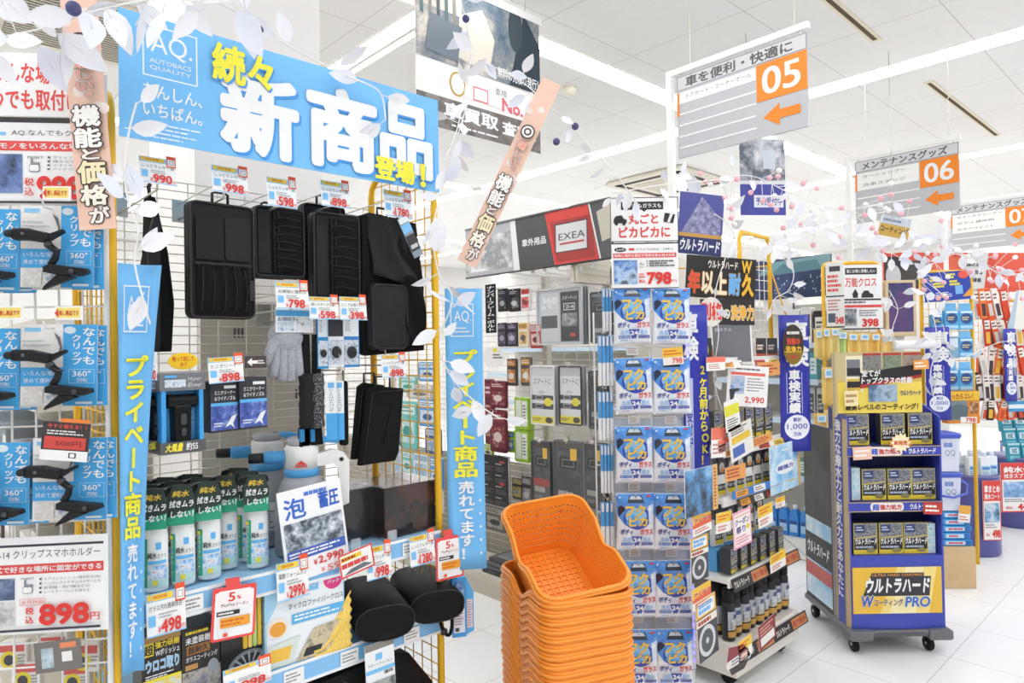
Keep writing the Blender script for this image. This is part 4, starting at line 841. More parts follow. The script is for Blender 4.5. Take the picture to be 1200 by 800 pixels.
# red price card above the bottom clips
b = pb(46, 492, 102, 537, -.09); w, h = b[2] - b[0], b[3] - b[1]
mb = MB(); mb.box(0, 0, 0, w, .001, h, '3A3536'); mb.rect(w * .36, h, w * .98, h * 1.1, 'E8823A'); mb.txt('今すぐ使える！！', w * .1, h * .84, w * .92, h * .95, 'E8564A', .03); mb.bars(w * .1, h * .66, w * .92, h * .8, 2, 'E8E4E2', 4); mb.rect(w * .06, h * .3, w * .94, h * .62, 'D24A42'); mb.txt('500円', w * .3, h * .38, w * .84, h * .52, '3A2424', .0); mb.rect(w * .0, 0, w, h * .27, 'F4F2F0'); mb.rect(w * .6, h * .08, w * .76, h * .22, '3A3536', .002); mb.rect(w * .63, h * .1, w * .73, h * .2, 'F4F2F0', .002)
mb.thing('coupon_card', 'dark and red coupon card hanging over the bottom clip package', 'card', at(FB, b[0], -.09, b[1], 0, 0, 6))
b = pb(42, 752, 97, 788, -.03); w, h = b[2] - b[0], b[3] - b[1]
mb = MB(); mb.box(0, 0, 0, w, .001, h, '77726E'); mb.rect(w * .14, h * .14, w * .4, h * .8, photo(['D8E4EA', '6E8A98'], 50)); mb.rect(w * .55, h * .74, w * .9, h * .92, 'E88A5A'); mb.rect(w * .58, h * .3, w * .8, h * .62, 'F2F0EE')
mb.thing('coupon_card', 'grey coupon card hanging below the 898 sign', 'card', at(FB, b[0], -.03, b[1], 0, 0, -4))
def bsign(F, x0, z0, x1, z1, y, fn, lb, name='product_sign'):
    mb = MB(); w, h = x1 - x0, z1 - z0; mb.box(0, 0, 0, w, .003, h, 'F7F6F5'); fn(mb, w, h)
    return mb.thing(name, lb, 'sign', at(F, x0, y, z0))
def hand(mb, x, z, s, m='8A8F96'):
    mb.poly(rr(x, z, x + s * .8, z + s * .6, s * .15), m); mb.poly(rr(x + s * .12, z + s * .5, x + s * .3, z + s * 1.15, s * .08), m)
    for i in range(3): mb.poly(rr(x + s * (.32 + .17 * i), z + s * .5, x + s * (.47 + .17 * i), z + s * .78, s * .06), m)
    mb.poly(rr(x + s * .05, z + s * .06, x + s * .75, z + s * .55, s * .13), 'F7F6F5')
def s1(mb, w, h):
    mb.txt('いろんな場所に', w * .02, h * .52, w * 1.0, h * .84, 'E8504A', .03); mb.txt('いつでも取付け', w * .02, h * .1, w * 1.0, h * .42, 'E8504A', .03)
def s2(mb, w, h):
    mb.rect(0, h * .94, w, h, '3A3638'); mb.rect(0, h * .79, w * .3, h * .83, '8CC4EE'); mb.txt('AQ.なんでもクリップ', w * .34, h * .79, w * 1.0, h * .86, '4A4A4E', .0); mb.rect(0, h * .62, w, h * .73, 'E8504A'); mb.txt('様々なモノをいろんな場所に', w * .02, h * .64, w * .98, h * .71, WHITE, .03)
    mb.rect(w * .02, h * .14, w * .42, h * .58, photo(['2A2E3A', '6A82B8', '9AB0D8', '3A3436'], 14, 2)); mb.txt('POINT!', w * .46, h * .53, w * .58, h * .56, '5A5A5E', .0); hand(mb, w * .47, h * .38, w * .1)
    for i, s in enumerate(('クリップ内側がゴム', '様々なサイズの物', '小さくたたんで持ち', 'アイデア次第で使い')): mb.rect(w * .61, h * (.535 - .045 * i), w * .63, h * (.555 - .045 * i), '5A5A5E'); mb.txt(s, w * .65, h * (.53 - .045 * i), w * .99, h * (.56 - .045 * i), '5A5A5E', .0)
    mb.txt('税', w * .44, h * .22, w * .51, h * .31, RED, .02); mb.txt('込', w * .44, h * .11, w * .51, h * .2, RED, .02); mb.txt('998', w * .54, h * .08, w * .86, h * .32, RED, .05); mb.rect(0, h * .02, w, h * .045, '3A3638')
def s3(mb, w, h):
    mb.rect(w * .02, h * .9, w * .96, h * .925, '3A3A46'); mb.txt('H-14 クリップスマホホルダー', w * .0, h * .78, w * .93, h * .87, '4A4A4E', .0); mb.rect(0, h * .62, w * .96, h * .72, 'E04A44'); mb.txt('式で好きな場所に固定ができる', w * .01, h * .64, w * .94, h * .7, WHITE, .03)
    mb.rect(0, h * .36, w * .18, h * .58, photo(['2A2E38', '5A6A92', 'B9C0CC'], 18, 4)); mb.rect(0, h * .1, w * .18, h * .34, photo(['4A4E5A', 'E4E2DE', '8A8E98'], 20, 7)); mb.txt('POINT!', w * .24, h * .56, w * .35, h * .585, '5A5A5E', .0); hand(mb, w * .25, h * .42, w * .11)
    for i, s in enumerate(('エアコンフィン（一部丸形もOK）', 'ヘッドレストやサンバイザーにも', '新幹線・飛行機などの', 'シートテーブルにも使える')): mb.rect(w * .4, h * (.555 - .045 * i), w * .42, h * (.575 - .045 * i), '4A4A4E'); mb.txt(s, w * .44, h * (.55 - .045 * i), w * (.94 if i < 2 else .84), h * (.58 - .045 * i), '4A4A4E', .0)
    mb.frame(w * .23, h * .3, w * .45, h * .37, w * .004, 'E0665E'); mb.txt('会員特価', w * .245, h * .315, w * .435, h * .355, 'E0665E', .0); mb.txt('税', w * .28, h * .21, w * .35, h * .28, RED, .03); mb.txt('込', w * .28, h * .12, w * .35, h * .19, RED, .03); mb.txt('898', w * .41, h * .1, w * .83, h * .3, RED, .05); mb.txt('円', w * .85, h * .12, w * .93, h * .2, RED, .02); mb.rect(w * .02, h * .04, w * .94, h * .065, '3A3A46')
b = pb(-31, 62, 93, 136, -.02); bsign(FB, *b, -.02, s1, 'large white sign with red lettering at top left, above the 998 sign')
b = pb(-40, 138, 118, 241, -.02); bsign(FB, *b, -.022, s2, 'white product sign with a red 998 price above the clips')
b = pb(-7, 628, 127, 741, -.02); bsign(FB, *b, -.02, s3, 'white product sign with a big red 898 price below the clips')
# diagonal pink slogan boards
def slogan(F, w, h, lb, x_tra=False):
    mb = MB(); mb.slab([(0, 0), (w, 0), (w, h), (0, h)], 0, .003, mat('F6CDB8', .45)); q = random.Random(3)
    for i in range(9): mb.ell(w * q.uniform(.1, .95), h * q.uniform(.03, .97), w * .16, w * .16, 'FBE9E0')
    O = [('4A4040', .13), ('FAF6F2', .06)]
    K = [('4A4040', .075)]
    mb.txt('が', w * .34, h * .025, w * .86, h * .085, 'FAF0E8', .05, out=K); mb.txt('格', w * .16, h * .095, w * .86, h * .17, 'FDF6E4', .05, out=K); mb.txt('価', w * .14, h * .18, w * .86, h * .265, 'F9EBC0', .05, out=K)
    mb.txt('と', w * .3, h * .272, w * .74, h * .31, 'FAF0E8', .05, out=K); mb.txt('能', w * .14, h * .318, w * .84, h * .392, 'FDF9F4', .05, out=K); mb.txt('機', w * .14, h * .4, w * .86, h * .478, 'FDF9F4', .05, out=K)
    mb.txt('嬉しい。', w * .26, h * .49, w * .8, h * .665, 'F4A68C', .03, out=[('4A4040', .08), ('FAF6F2', .04)], vert=True)
    for z in ((.69, -.0045) if x_tra else (.69,)):
        q_ = h * z if z > 0 else -.0
        if z > 0:
            for r_, c in ((.36, '4A4040'), (.29, 'FAF6F2'), (.19, '4A4040'), (.11, 'FAF6F2')): mb.ell(w * .5, h * .715, w * r_, w * r_, c)
    return mb.thing('slogan_board', lb, 'sign', F, 'pink slogan boards')
FS = at(FB, 0, -.055, 0)
a = loc(FS, 93, 270); c = loc(FS, 136, 270); d = loc(FS, 74, -30)
slogan(at(FS, a[0], 0, a[1], 0, 0, -4), c[0] - a[0], d[1] - a[1], 'pink slogan board leaning across the left signs')
FS2 = at(FA, XR + .03, -.06, 0, VIEWDEG)
a = loc(FS2, 536, 304); d = loc(FS2, 636, 90)
L = math.hypot(d[0] - a[0], d[1] - a[1]); ang = math.degrees(math.atan2(d[0] - a[0], d[1] - a[1]))
t_ = slogan(at(FS2, a[0], 0, a[1], 0, 0, ang), .062, L, 'pink slogan board slanting right of the blue banner')
# goods seen through the wing grid, on the gondola behind
q = random.Random(5)
for i in range(26):
    y = 3.0 + (i % 9) * .32 + q.uniform(0, .1); z = (.52, .92, 1.32)[i // 9]
    mb = MB(); ww, hh = q.uniform(.14, .24), q.uniform(.16, .25); c = q.choice(['D8D2C8', 'C8C4BC', '8A8E94', 'E8E2DA', '6E5A58', 'B8C4CC'])
    mb.box(-ww / 2, 0, 0, ww / 2, .2, hh, c); mb.rect(-ww * .4, hh * .5, ww * .4, hh * .85, 'F0EEEA'); mb.rect(-ww * .4, hh * .1, ww * .4, hh * .4, photo(['6A6E78', 'C8C4C0', '9A8A84'], 20, i)); mb.thing('stock_box', 'stock box %s along the %s shelf behind the wing grid' % (ORD[i % 9], ('lower', 'middle', 'upper')[i // 9]), 'box', FR(.45, y, z + .0215, -90), 'stock boxes behind the wing grid')
for i, (px, py) in enumerate(((14, 770), (62, 762), (100, 772), (30, 794), (88, 796))):
    x, z = loc(FB, px, py, .06); mb = MB(); mb.slab(rr(-.03, -.03, .03, .035, .006), 0, .02, mat('E9E4DE', .3), .002); mb.rect(-.026, .012, .026, .03, 'D4605A'); mb.ell(-.006, -.006, .018, .02, 'E8D23A'); mb.ell(-.006, -.006, .011, .012, '4A4A50'); mb.bars(.012, -.02, .028, .008, 4, '9A9A9A', i); mb.tube([(0, .01, .03), (0, .0, .05), (0, -.062, .052)], .001, STEEL, 4)
    mb.thing('blister_pack', 'small red topped blister pack behind the grid, %s from the top left at the bottom' % ORD[i], 'package', at(FB, x, .06, z), 'red topped blister packs')
# ================================================================ gondola along the aisle, seen in the middle
FC = FR(2.7, 0, 0, -90)                                     # local x = towards -Y, local y = into the gondola
t = T('gondola_shelf', 'beige wire backed gondola hung with number plate frames in the middle', 'shelving', FC)
mb = MB(); mb.box(-5.6, -.02, .0, -2.12, .62, .09, mat('CFC8BA', .5)); mb.box(-5.6, -.025, .09, -2.12, .3, .13, beige); mb.obj('base_deck', t)
mb = MB()
z = .15
while z < 1.93: mb.tube([(-5.6, .3, z), (-2.1, .3, z)], .0022, WIRE, 4); z += .04
x = -5.58
while x < -2.1: mb.tube([(x, .303, .13), (x, .303, 1.93)], .002, WIRE, 4); x += .1
mb.obj('back_grid', t)
mb = MB()
for x in (-5.59, -4.7, -3.8, -2.95, -2.11): mb.box(x - .02, .31, .09, x + .02, .35, 1.95, beige)
mb.obj('uprights', t)
mb = MB(); mb.box(-5.6, .36, .09, -2.1, .37, .75, mat('B9B2A6', .6)); mb.obj('back_panel', t)
YC_ = .06
def cbx(p, y=YC_): return bx(FC, *p, y=y)
GH = 'hooks of the middle gondola'
def chook(b, z, lb, y0):
    x = (b[0] + b[2]) / 2; mb = MB(); mb.tube([(x, .3, z), (x, y0 - .012, z), (x, y0 - .014, z + .012)], .0024, STEEL, 5); mb.box(x - .015, .296, z - .012, x + .015, .3, z + .02, STEEL)
    mb.slab(rr(x - .014, z + .012, x + .014, z + .03, .002), y0 - .016, y0 - .0145, mat('F4F2EE')); mb.ay = y0 - .0162; mb.bars(x - .012, z + .014, x + .012, z + .028, 2, 'B07A74', 3)
    mb.thing('display_hook', lb, 'hook', FC, GH)
def frame_pack(p, rim, paper, lb, style, n=3, sub='number plate frame', y=YC_):
    b = cbx(p, y); w, h = b[2] - b[0], b[3] - b[1]
    chook(b, b[3] - .012, 'chrome hook holding the ' + lb, y)
    for k in range(n):
        t = T('plate_frame_pack', ('front ' if k == 0 else '%s behind, ' % ORD[k]) + lb, 'package', at(FC, b[0], y + .014 * k, b[1], 1.5 * k), 'number plate frame packages')
        if k: 
            mb = MB(); mb.slab(rr(0, 0, w, h, .006), 0, .004, mat(paper if k else rim, .35), .001); mb.slab(rr(.002, 0, w, h * .99, .004), -.006, 0, film('DDE2E6', .06)); mb.obj('card', t); continue
        mb = MB(); mb.slab(rr(0, 0, w, h, .006), .002, .005, mat(paper, .35)); mb.ay = .0018
        if style == 'twin':
            mb.rect(w * .08, h * .06, w * .5, h * .92, 'C9CDD0'); mb.rect(w * .53, h * .06, w * .92, h * .92, '2B2D30'); mb.rect(w * .1, h * .64, w * .48, h * .84, photo(['6A7078', 'E9EBEC', '3A3E44'], 14, 1)); mb.rect(w * .1, h * .3, w * .46, h * .52, '4A4E54'); mb.rect(w * .56, h * .32, w * .88, h * .55, photo(['B9BDC2', '5A5E64', 'E8E8E8'], 14, 4)); mb.txt('スポーティに', w * .57, h * .78, w * .88, h * .85, WHITE, .0, shear=.15); mb.frame(w * .6, h * .6, w * .84, h * .72, w * .01, WHITE); mb.txt('･20-46', w * .62, h * .63, w * .82, h * .69, WHITE, .01); mb.rect(w * .74, h * .14, w * .84, h * .2, 'C9473B')
        elif style == 'smart':
            mb.rect(0, 0, w, h * .82, 'E6E8EA'); mb.txt('スマートに', w * .12, h * .68, w * .84, h * .78, '3A3E44', .0, shear=.1); mb.ell(w * .45, h * .55, w * .14, h * .03, 'C9CDD2'); mb.rect(w * .04, h * .42, w * .96, h * .5, '3C4048'); mb.rect(w * .04, h * .27, w * .96, h * .36, '3C4048'); mb.frame(w * .2, h * .43, w * .5, h * .49, w * .015, 'DDDDDD'); mb.frame(w * .2, h * .28, w * .5, h * .35, w * .015, 'DDDDDD'); mb.ell(w * .72, h * .39, w * .17, h * .07, 'EFE03C'); mb.rect(w * .04, h * .03, w * .96, h * .15, 'EFE23C'); mb.ell(w * .75, h * .09, w * .15, h * .05, '4A3A38'); mb.bars(w * .08, h * .06, w * .5, h * .12, 2, '6A6420', 5)
        else:
            mb.rect(w * .06, h * .05, w * .94, h * .9, photo(['2A2B2E', '4A4C50', '6E7074'], 16, len(lb))); mb.rect(w * .2, h * .6, w * .8, h * .78, '1E1F22', .01); mb.frame(w * .3, h * .64, w * .7, h * .74, w * .012, 'C9C9C9'); mb.rect(w * .58, h * .74, w * .8, h * .9, 'F2C23A'); mb.bars(w * .15, h * .2, w * .85, h * .3, 1, 'B9B4AE', 4, .8); mb.bars(w * .15, h * .1, w * .6, h * .16, 2, '9A958E', 6)
            if style == 'red': mb.rect(w * .1, h * .3, w * .9, h * .42, 'A8443C')
        mb.obj('card', t)
        mb = MB(); mb.tube([(x, -.001, z) for x, z in rr(.004, .004, w - .004, h - .006, .008)], .005, mat(rim, .3), 6, closed=True); mb.obj('frame', t)
        mb = MB(); mb.slab(rr(-.004, -.004, w + .004, h + .016, .006), -.009, -.0085, film('F2F5F7', .035)); mb.obj('film', t)
frame_pack((629, 337, 683, 404), 'C9CCCE', 'B9BEC2', 'silver rimmed twin frame package with car photos', 'twin')
frame_pack((692, 341, 716, 402), '3A3D42', '7E868C', 'dark car photo frame package by the white packs', 'dark')
frame_pack((622, 428, 650, 498), 'EDEDEC', 'DADDDF', 'white rimmed frame package in the middle row', 'smart')
frame_pack((655, 428, 682, 498), '2A2C30', 'C9CDD0', 'black rimmed frame package in the middle row', 'smart')
frame_pack((690, 434, 709, 503), '4A4D52', '6A6E72', 'dark clear frame package right of the black rimmed one', 'dark')
frame_pack((623, 517, 646, 592), '2C2D30', '3A3436', 'black frame package with red panel in the lower row', 'red')
frame_pack((649, 517, 683, 600), '55585C', '5A544E', 'grey frame package with black plate in the lower row', 'dark')
frame_pack((684, 519, 708, 598), '7E8286', '3E4044', 'grey edged black frame package at the lower right', 'dark')
# small packs on the left half
def small_pack(p, body, lb, kind='pouch', y=YC_, grp='small accessory packs on the middle gondola', n=1):
    b = cbx(p, y); w, h = b[2] - b[0], b[3] - b[1]; q = random.Random(len(lb) + p[0])
    mb = MB()
    x = w / 2; mb2 = MB(); mb2.tube([(x, .3, h - .01), (x, y - .01, h - .01), (x, y - .012, h)], .002, STEEL, 5); mb2.thing('display_hook', 'chrome hook of the ' + lb, 'hook', at(FC, b[0], 0, b[1]), GH)
    if kind == 'pouch':
        mb.slab(rr(0, 0, w, h, w * .1), 0, .02, mat(body[0], .35), .004); mb.ay = -.0002; mb.rect(w * .08, h * .72, w * .92, h * .94, body[1]); mb.bars(w * .12, h * .76, w * .88, h * .9, 2, body[2], int(p[0])); mb.rect(w * .12, h * .12, w * .88, h * .6, photo(list(body), 40, p[0] * .1)); mb.ell(w * .5, h * .36, w * .25, h * .12, body[2])
    else:
        mb.box(0, 0, 0, w, .05, h, body[0]); mb.rect(w * .1, h * .08, w * .5, h * .92, body[1]); mb.rect(w * .56, h * .1, w * .92, h * .9, body[2]); mb.bars(w * .6, h * .2, w * .88, h * .8, 6, '7A7A7A', 3)
    return mb.thing('accessory_pack', lb, 'package', at(FC, b[0], y, b[1]), grp)
DKP = ('26262A', '3A3A40', 'C9C9CC')
for p, c, lb in (((583, 338, 594, 365), DKP, 'black bulb pack in the top row, left of the pair'), ((596, 338, 609, 365), DKP, 'black bulb pack in the top row, right of the pair'), ((610, 337, 621, 364), ('E9E6E4', 'D2433C', '8A3A36'), 'white and red pack in the top row'),
    ((583, 378, 593, 406), ('3A3640', '6A5A78', 'B9B4C4'), 'purple tinted pack under the bulb packs'), ((594, 378, 606, 406), ('36343C', '5E5470', 'C4C0CC'), 'second purple tinted pack under the bulb packs'), ((607, 377, 619, 406), ('E8E0CC', 'E2A83A', '5A5A5E'), 'pale pack with orange top under the red one'), ((621, 380, 634, 408), ('B23A34', 'E9D2CC', '7A2A26'), 'red pack left of the silver twin frame'),
    ((594, 420, 605, 452), ('4A4644', 'D2883A', 'E2DED8'), 'dark pack with orange foot, left of the pair'), ((610, 418, 622, 452), ('55524E', 'C98A3A', 'E8E4DE'), 'dark pack with orange foot, right of the pair'),
    ((600, 560, 612, 585), ('4A4A4C', 'D8C060', 'A8A8AA'), 'small grey pack under the green boxes'), ((611, 558, 623, 592), ('3E3C3C', '8A8A8C', 'C9C9C9'), 'small dark pack beside the red panel frame'),
    ((596, 593, 612, 622), ('4C4A46', '8E8A84', 'D2CEC8'), 'grey plate pack low on the grid'), ((568, 594, 592, 622), ('5A5650', 'A8A49A', '2E2C2A'), 'grey tray pack under the black notice board')):
    small_pack(p, c, lb)
for p, lb in (((603, 466, 619, 503), 'green and white boxed pack, upper one'), ((603, 504, 619, 541), 'green and white boxed pack, lower one')): small_pack(p, ('9CC832', 'E9EFE0', 'F2F2F0'), lb, 'box')
MAR = ('6E2230', '8A2E3C', 'E4D2D0')
for i, p in enumerate(((568, 444, 578, 520), (574, 446, 593, 478), (574, 480, 593, 530))):
    small_pack(p, MAR, 'maroon foil pack on the middle gondola, %s' % ('left slanted one', 'upper right one', 'lower right one')[i], 'pouch', YC_ - .02 * i)
for p, c, lb, k in (((566, 520, 577, 535), ('A8C83A', 'E2E8C4', '4A5A2A'), 'lime green pack under the maroon ones', 'pouch'), ((594, 505, 603, 530), ('9CC832', '2E6AB4', 'E8E8E8'), 'lime pack with blue cap beside the green boxes', 'pouch')): small_pack(p, c, lb, k)
# teal and blue packs further down the aisle, seen through the yellow side net
q = random.Random(8)
lst = [((467, 440, 488, 460), 'teal'), ((467, 470, 488, 525), 'teal'), ((462, 500, 470, 560), 'white'), ((490, 424, 512, 447), 'blue'), ((476, 450, 508, 468), 'grey'), ((490, 468, 512, 500), 'blue'), ((498, 502, 516, 532), 'navy'), ((484, 532, 502, 560), 'white'), ((504, 536, 518, 572), 'blue'), ((486, 562, 502, 590), 'navy'), ((470, 528, 484, 556), 'teal'), ((503, 574, 518, 600), 'white')]
cl = {'teal': ('6FC4BE', 'DDEFED', '3A9A94'), 'white': ('E6E8EA', '8FB9DC', 'B9BEC4'), 'blue': ('4F9AD8', 'E4EEF6', '2A5A94'), 'navy': ('34508A', 'C4D2E4', '8AA8D0'), 'grey': ('B9B4B0', 'E4E0DC', '7A7674')}
for i, (p, c) in enumerate(lst): small_pack(p, cl[c], '%s pack, %s of those seen through the yellow net' % (c, ORD[i]), 'pouch', .1, 'packs seen through the yellow net')
# signs on this gondola
b = cbx((569, 333, 581, 390), -.02); w, h = b[2] - b[0], b[3] - b[1]
mb = MB(); mb.box(0, 0, 0, w, .003, h, '1C1C1E'); mb.txt('ナンバーフレーム･ボルト', w * .1, h * .03, w * .9, h * .97, WHITE, .02, vert=True)
mb.box(w * .4, .003, h * .9, w * .6, .32, h * .92, STEEL); mb.thing('category_sign', 'narrow black sign with white vertical lettering for number frames', 'sign', at(FC, b[0], -.02, b[1]))
b = cbx((566, 405, 592, 431), -.02); w, h = b[2] - b[0], b[3] - b[1]
mb = MB(); mb.slab([(w / 2 + w / 2 * cos(a), h / 2 + h / 2 * sin(a)) for a in [2 * pi * i / 24 for i in range(24)]], 0, .002, mat('F1F0EC')); mb.ell(w * .55, h * .8, w * .1, h * .1, 'EFE03C'); mb.bars(w * .45, h * .4, w * .9, h * .65, 2, '4A4A4C', 3); mb.box(w * .45, .002, h * .9, w * .55, .32, h * .92, STEEL); mb.thing('category_sign', 'round white card sign above the maroon packs', 'sign', at(FC, b[0], -.02, b[1]))
b = cbx((562, 533, 597, 592), -.04); w, h = b[2] - b[0], b[3] - b[1]
t = T('notice_board', 'black printed notice board in a silver frame behind the blue banner', 'sign', at(FC, b[0], -.04, b[1], 0)); mb = MB(); mb.box(0, 0, 0, w, .006, h, '242326')
for i in range(4):
    for j in range(2): mb.rect(w * (.1 + .45 * j), h * (.82 - .22 * i), w * (.3 + .45 * j), h * (.84 - .22 * i), 'B9B4B4'); mb.bars(w * (.1 + .45 * j), h * (.68 - .22 * i), w * (.5 + .45 * j), h * (.78 - .22 * i), 3, '7A7678', i + j, .3)
mb.rect(w * .7, h * .42, w * .84, h * .48, 'C23A44'); mb.rect(w * .7, h * .86, w * .86, h * .9, 'C24A44'); mb.obj('panel', t)
mb = MB(); mb.tube([(0, 0, 0), (w, 0, 0), (w, 0, h), (0, 0, h)], .006, mat('C9CACC', .3, metal=.7), 6, closed=True); mb.tube([(w * .9, .0, 0), (w * .95, .1, -.02), (w * .95, .34, -.02)], .004, STEEL, 5); mb.obj('frame', t)
# dark trays on the base deck
for i in range(4):
    mb = MB(); mb.slab(rr(0, 0, .42, .022, .004), 0, .24, mat(('3E3F42', '55575A', '6A6C70', '4A4B4E')[i], .35), .003); mb.box(.03, .03, .022, .39, .2, .0235, '8A8C90'); mb.thing('floor_tray', 'dark tray pack on the base deck, %s from the bottom' % ORD[i], 'tray', at(FC, -3.22 + .012 * i, .0 + .008 * i, .131 + .024 * i), 'stacked dark trays on the base deck')
# white packs on the top line with spiky hooks
for i, px in enumerate(range(590, 716, 14)):
    x, z = loc(FC, px, 325 - (i % 3) * 3, .1); mb = MB(); mb.tube([(x, .3, z), (x, .06, z + .01), (x, .05, z + .025)], .002, STEEL, 5); mb.tube([(x, .3, z + .03), (x, .06, z + .04)], .0014, STEEL, 5); mb.slab(rr(x - .015, z + .02, x + .015, z + .045, .002), .047, .049, mat('ECEAE6')); mb.thing('display_hook', 'empty chrome hook on the top line, %s from the left' % ORD[i], 'hook', FC, 'empty hooks on the middle gondola')
# EXEA header board
a = loc(FC, 552, 300, .02); xr = loc(FC, 716, 270, .02)[0]
x0 = a[0] - .05; z0, z1 = 1.955, 2.262; W, H = xr - x0, z1 - z0
FH = at(FC, x0, .02, z0)
t = T('header_board', 'long dark aisle header board with a red panel around a white plate', 'sign', FH); mb = MB(); mb.box(0, 0, 0, W, .02, H, '5A5B5E')
gx = lambda px: loc(FC, px, 290, .02)[0] - x0
mb.rect(0, 0, gx(604), H, 'B9BBBE'); mb.rect(0, H * .1, gx(600), H * .8, photo(['D8DADC', '8E9094', 'F2F2F2', '6A6C70'], 5, 2)); mb.poly([(gx(602), 0), (gx(609), 0), (gx(604), H), (gx(598), H)], 'F0F0F0')
mb.poly([(gx(609), 0), (gx(650), 0), (gx(641), H), (gx(604), H)], '4A4B4E'); mb.txt('車外用品', gx(612), H * .44, gx(640), H * .58, WHITE, .03)
mb.poly([(gx(650), 0), (gx(702), 0), (gx(689), H), (gx(639), H)], 'D8433A'); mb.poly([(gx(652), H * .06), (gx(698), H * .06), (gx(694), H * .8), (gx(645), H * .8)], 'A83430'); mb.rect(gx(651), H * .22, gx(689), H * .74, 'DADBDC', .01); mb.frame(gx(651), H * .22, gx(689), H * .74, .006, '3A3A3C'); mb.txt('EXEA', gx(655), H * .44, gx(686), H * .56, '2A2A2C', .0); mb.rect(gx(656), H * .36, gx(685), H * .39, 'C23A34')
mb.poly([(gx(703), 0), (gx(705), 0), (gx(692), H), (gx(690), H)], 'EDE9E6'); mb.poly([(gx(706), H * .3), (gx(716), H * .34), (gx(716), H * .9), (gx(700), H * .82)], 'C9C6B4'); mb.obj('board', t)
mb = MB(); mb.tube([(0, -.002, 0), (W, -.002, 0)], .006, mat('3A3A3C', .4), 6); mb.tube([(0, -.002, H), (W, -.002, H)], .006, mat('6A6A6C', .4), 6); mb.obj('edge_trim', t)
mb = MB(); mb.box(.9, .02, -.1, .93, .3, H * .5, beige); mb.box(W - .3, .02, -.1, W - .27, .3, H * .5, beige); mb.box(.9, .29, -.14, .93, .32, 0, beige); mb.box(W - .3, .29, -.14, W - .27, .32, 0, beige); mb.obj('bracket', t)
# ================================================================ wipe packs facing the viewer
D0 = 2.8
p0 = wpt(718, 409, D0); FD = FR(p0.x, p0.y, 0, VIEWDEG)
def dbx(p, y=0.0): return bx(FD, *p, y=y)
x0 = dbx((700, 300, 812, 780))[0]; x1 = dbx((700, 300, 812, 780))[2]
t = T('wire_stand', 'white wire stand hung with blue and white wipe packs', 'rack', FD); mb = MB()
for x in (.0, .165, .325):
    mb.tube([(x, .06, .02), (x, .06, 1.72)], .005, GRIDW, 6)
z = .1
while z < 1.72: mb.tube([(-.01, .06, z), (.335, .06, z)], .0022, GRIDW, 4); z += .05
mb.obj('grid', t)
mb = MB(); mb.plate(rr(-.03, .0, .36, .3, .02), .0, .02, GRIDW); mb.obj('foot', t)
mb = MB(); mb.box(.0, .065, .05, .325, .07, 1.2, mat('DDE4EE', .5)); mb.obj('back_board', t)
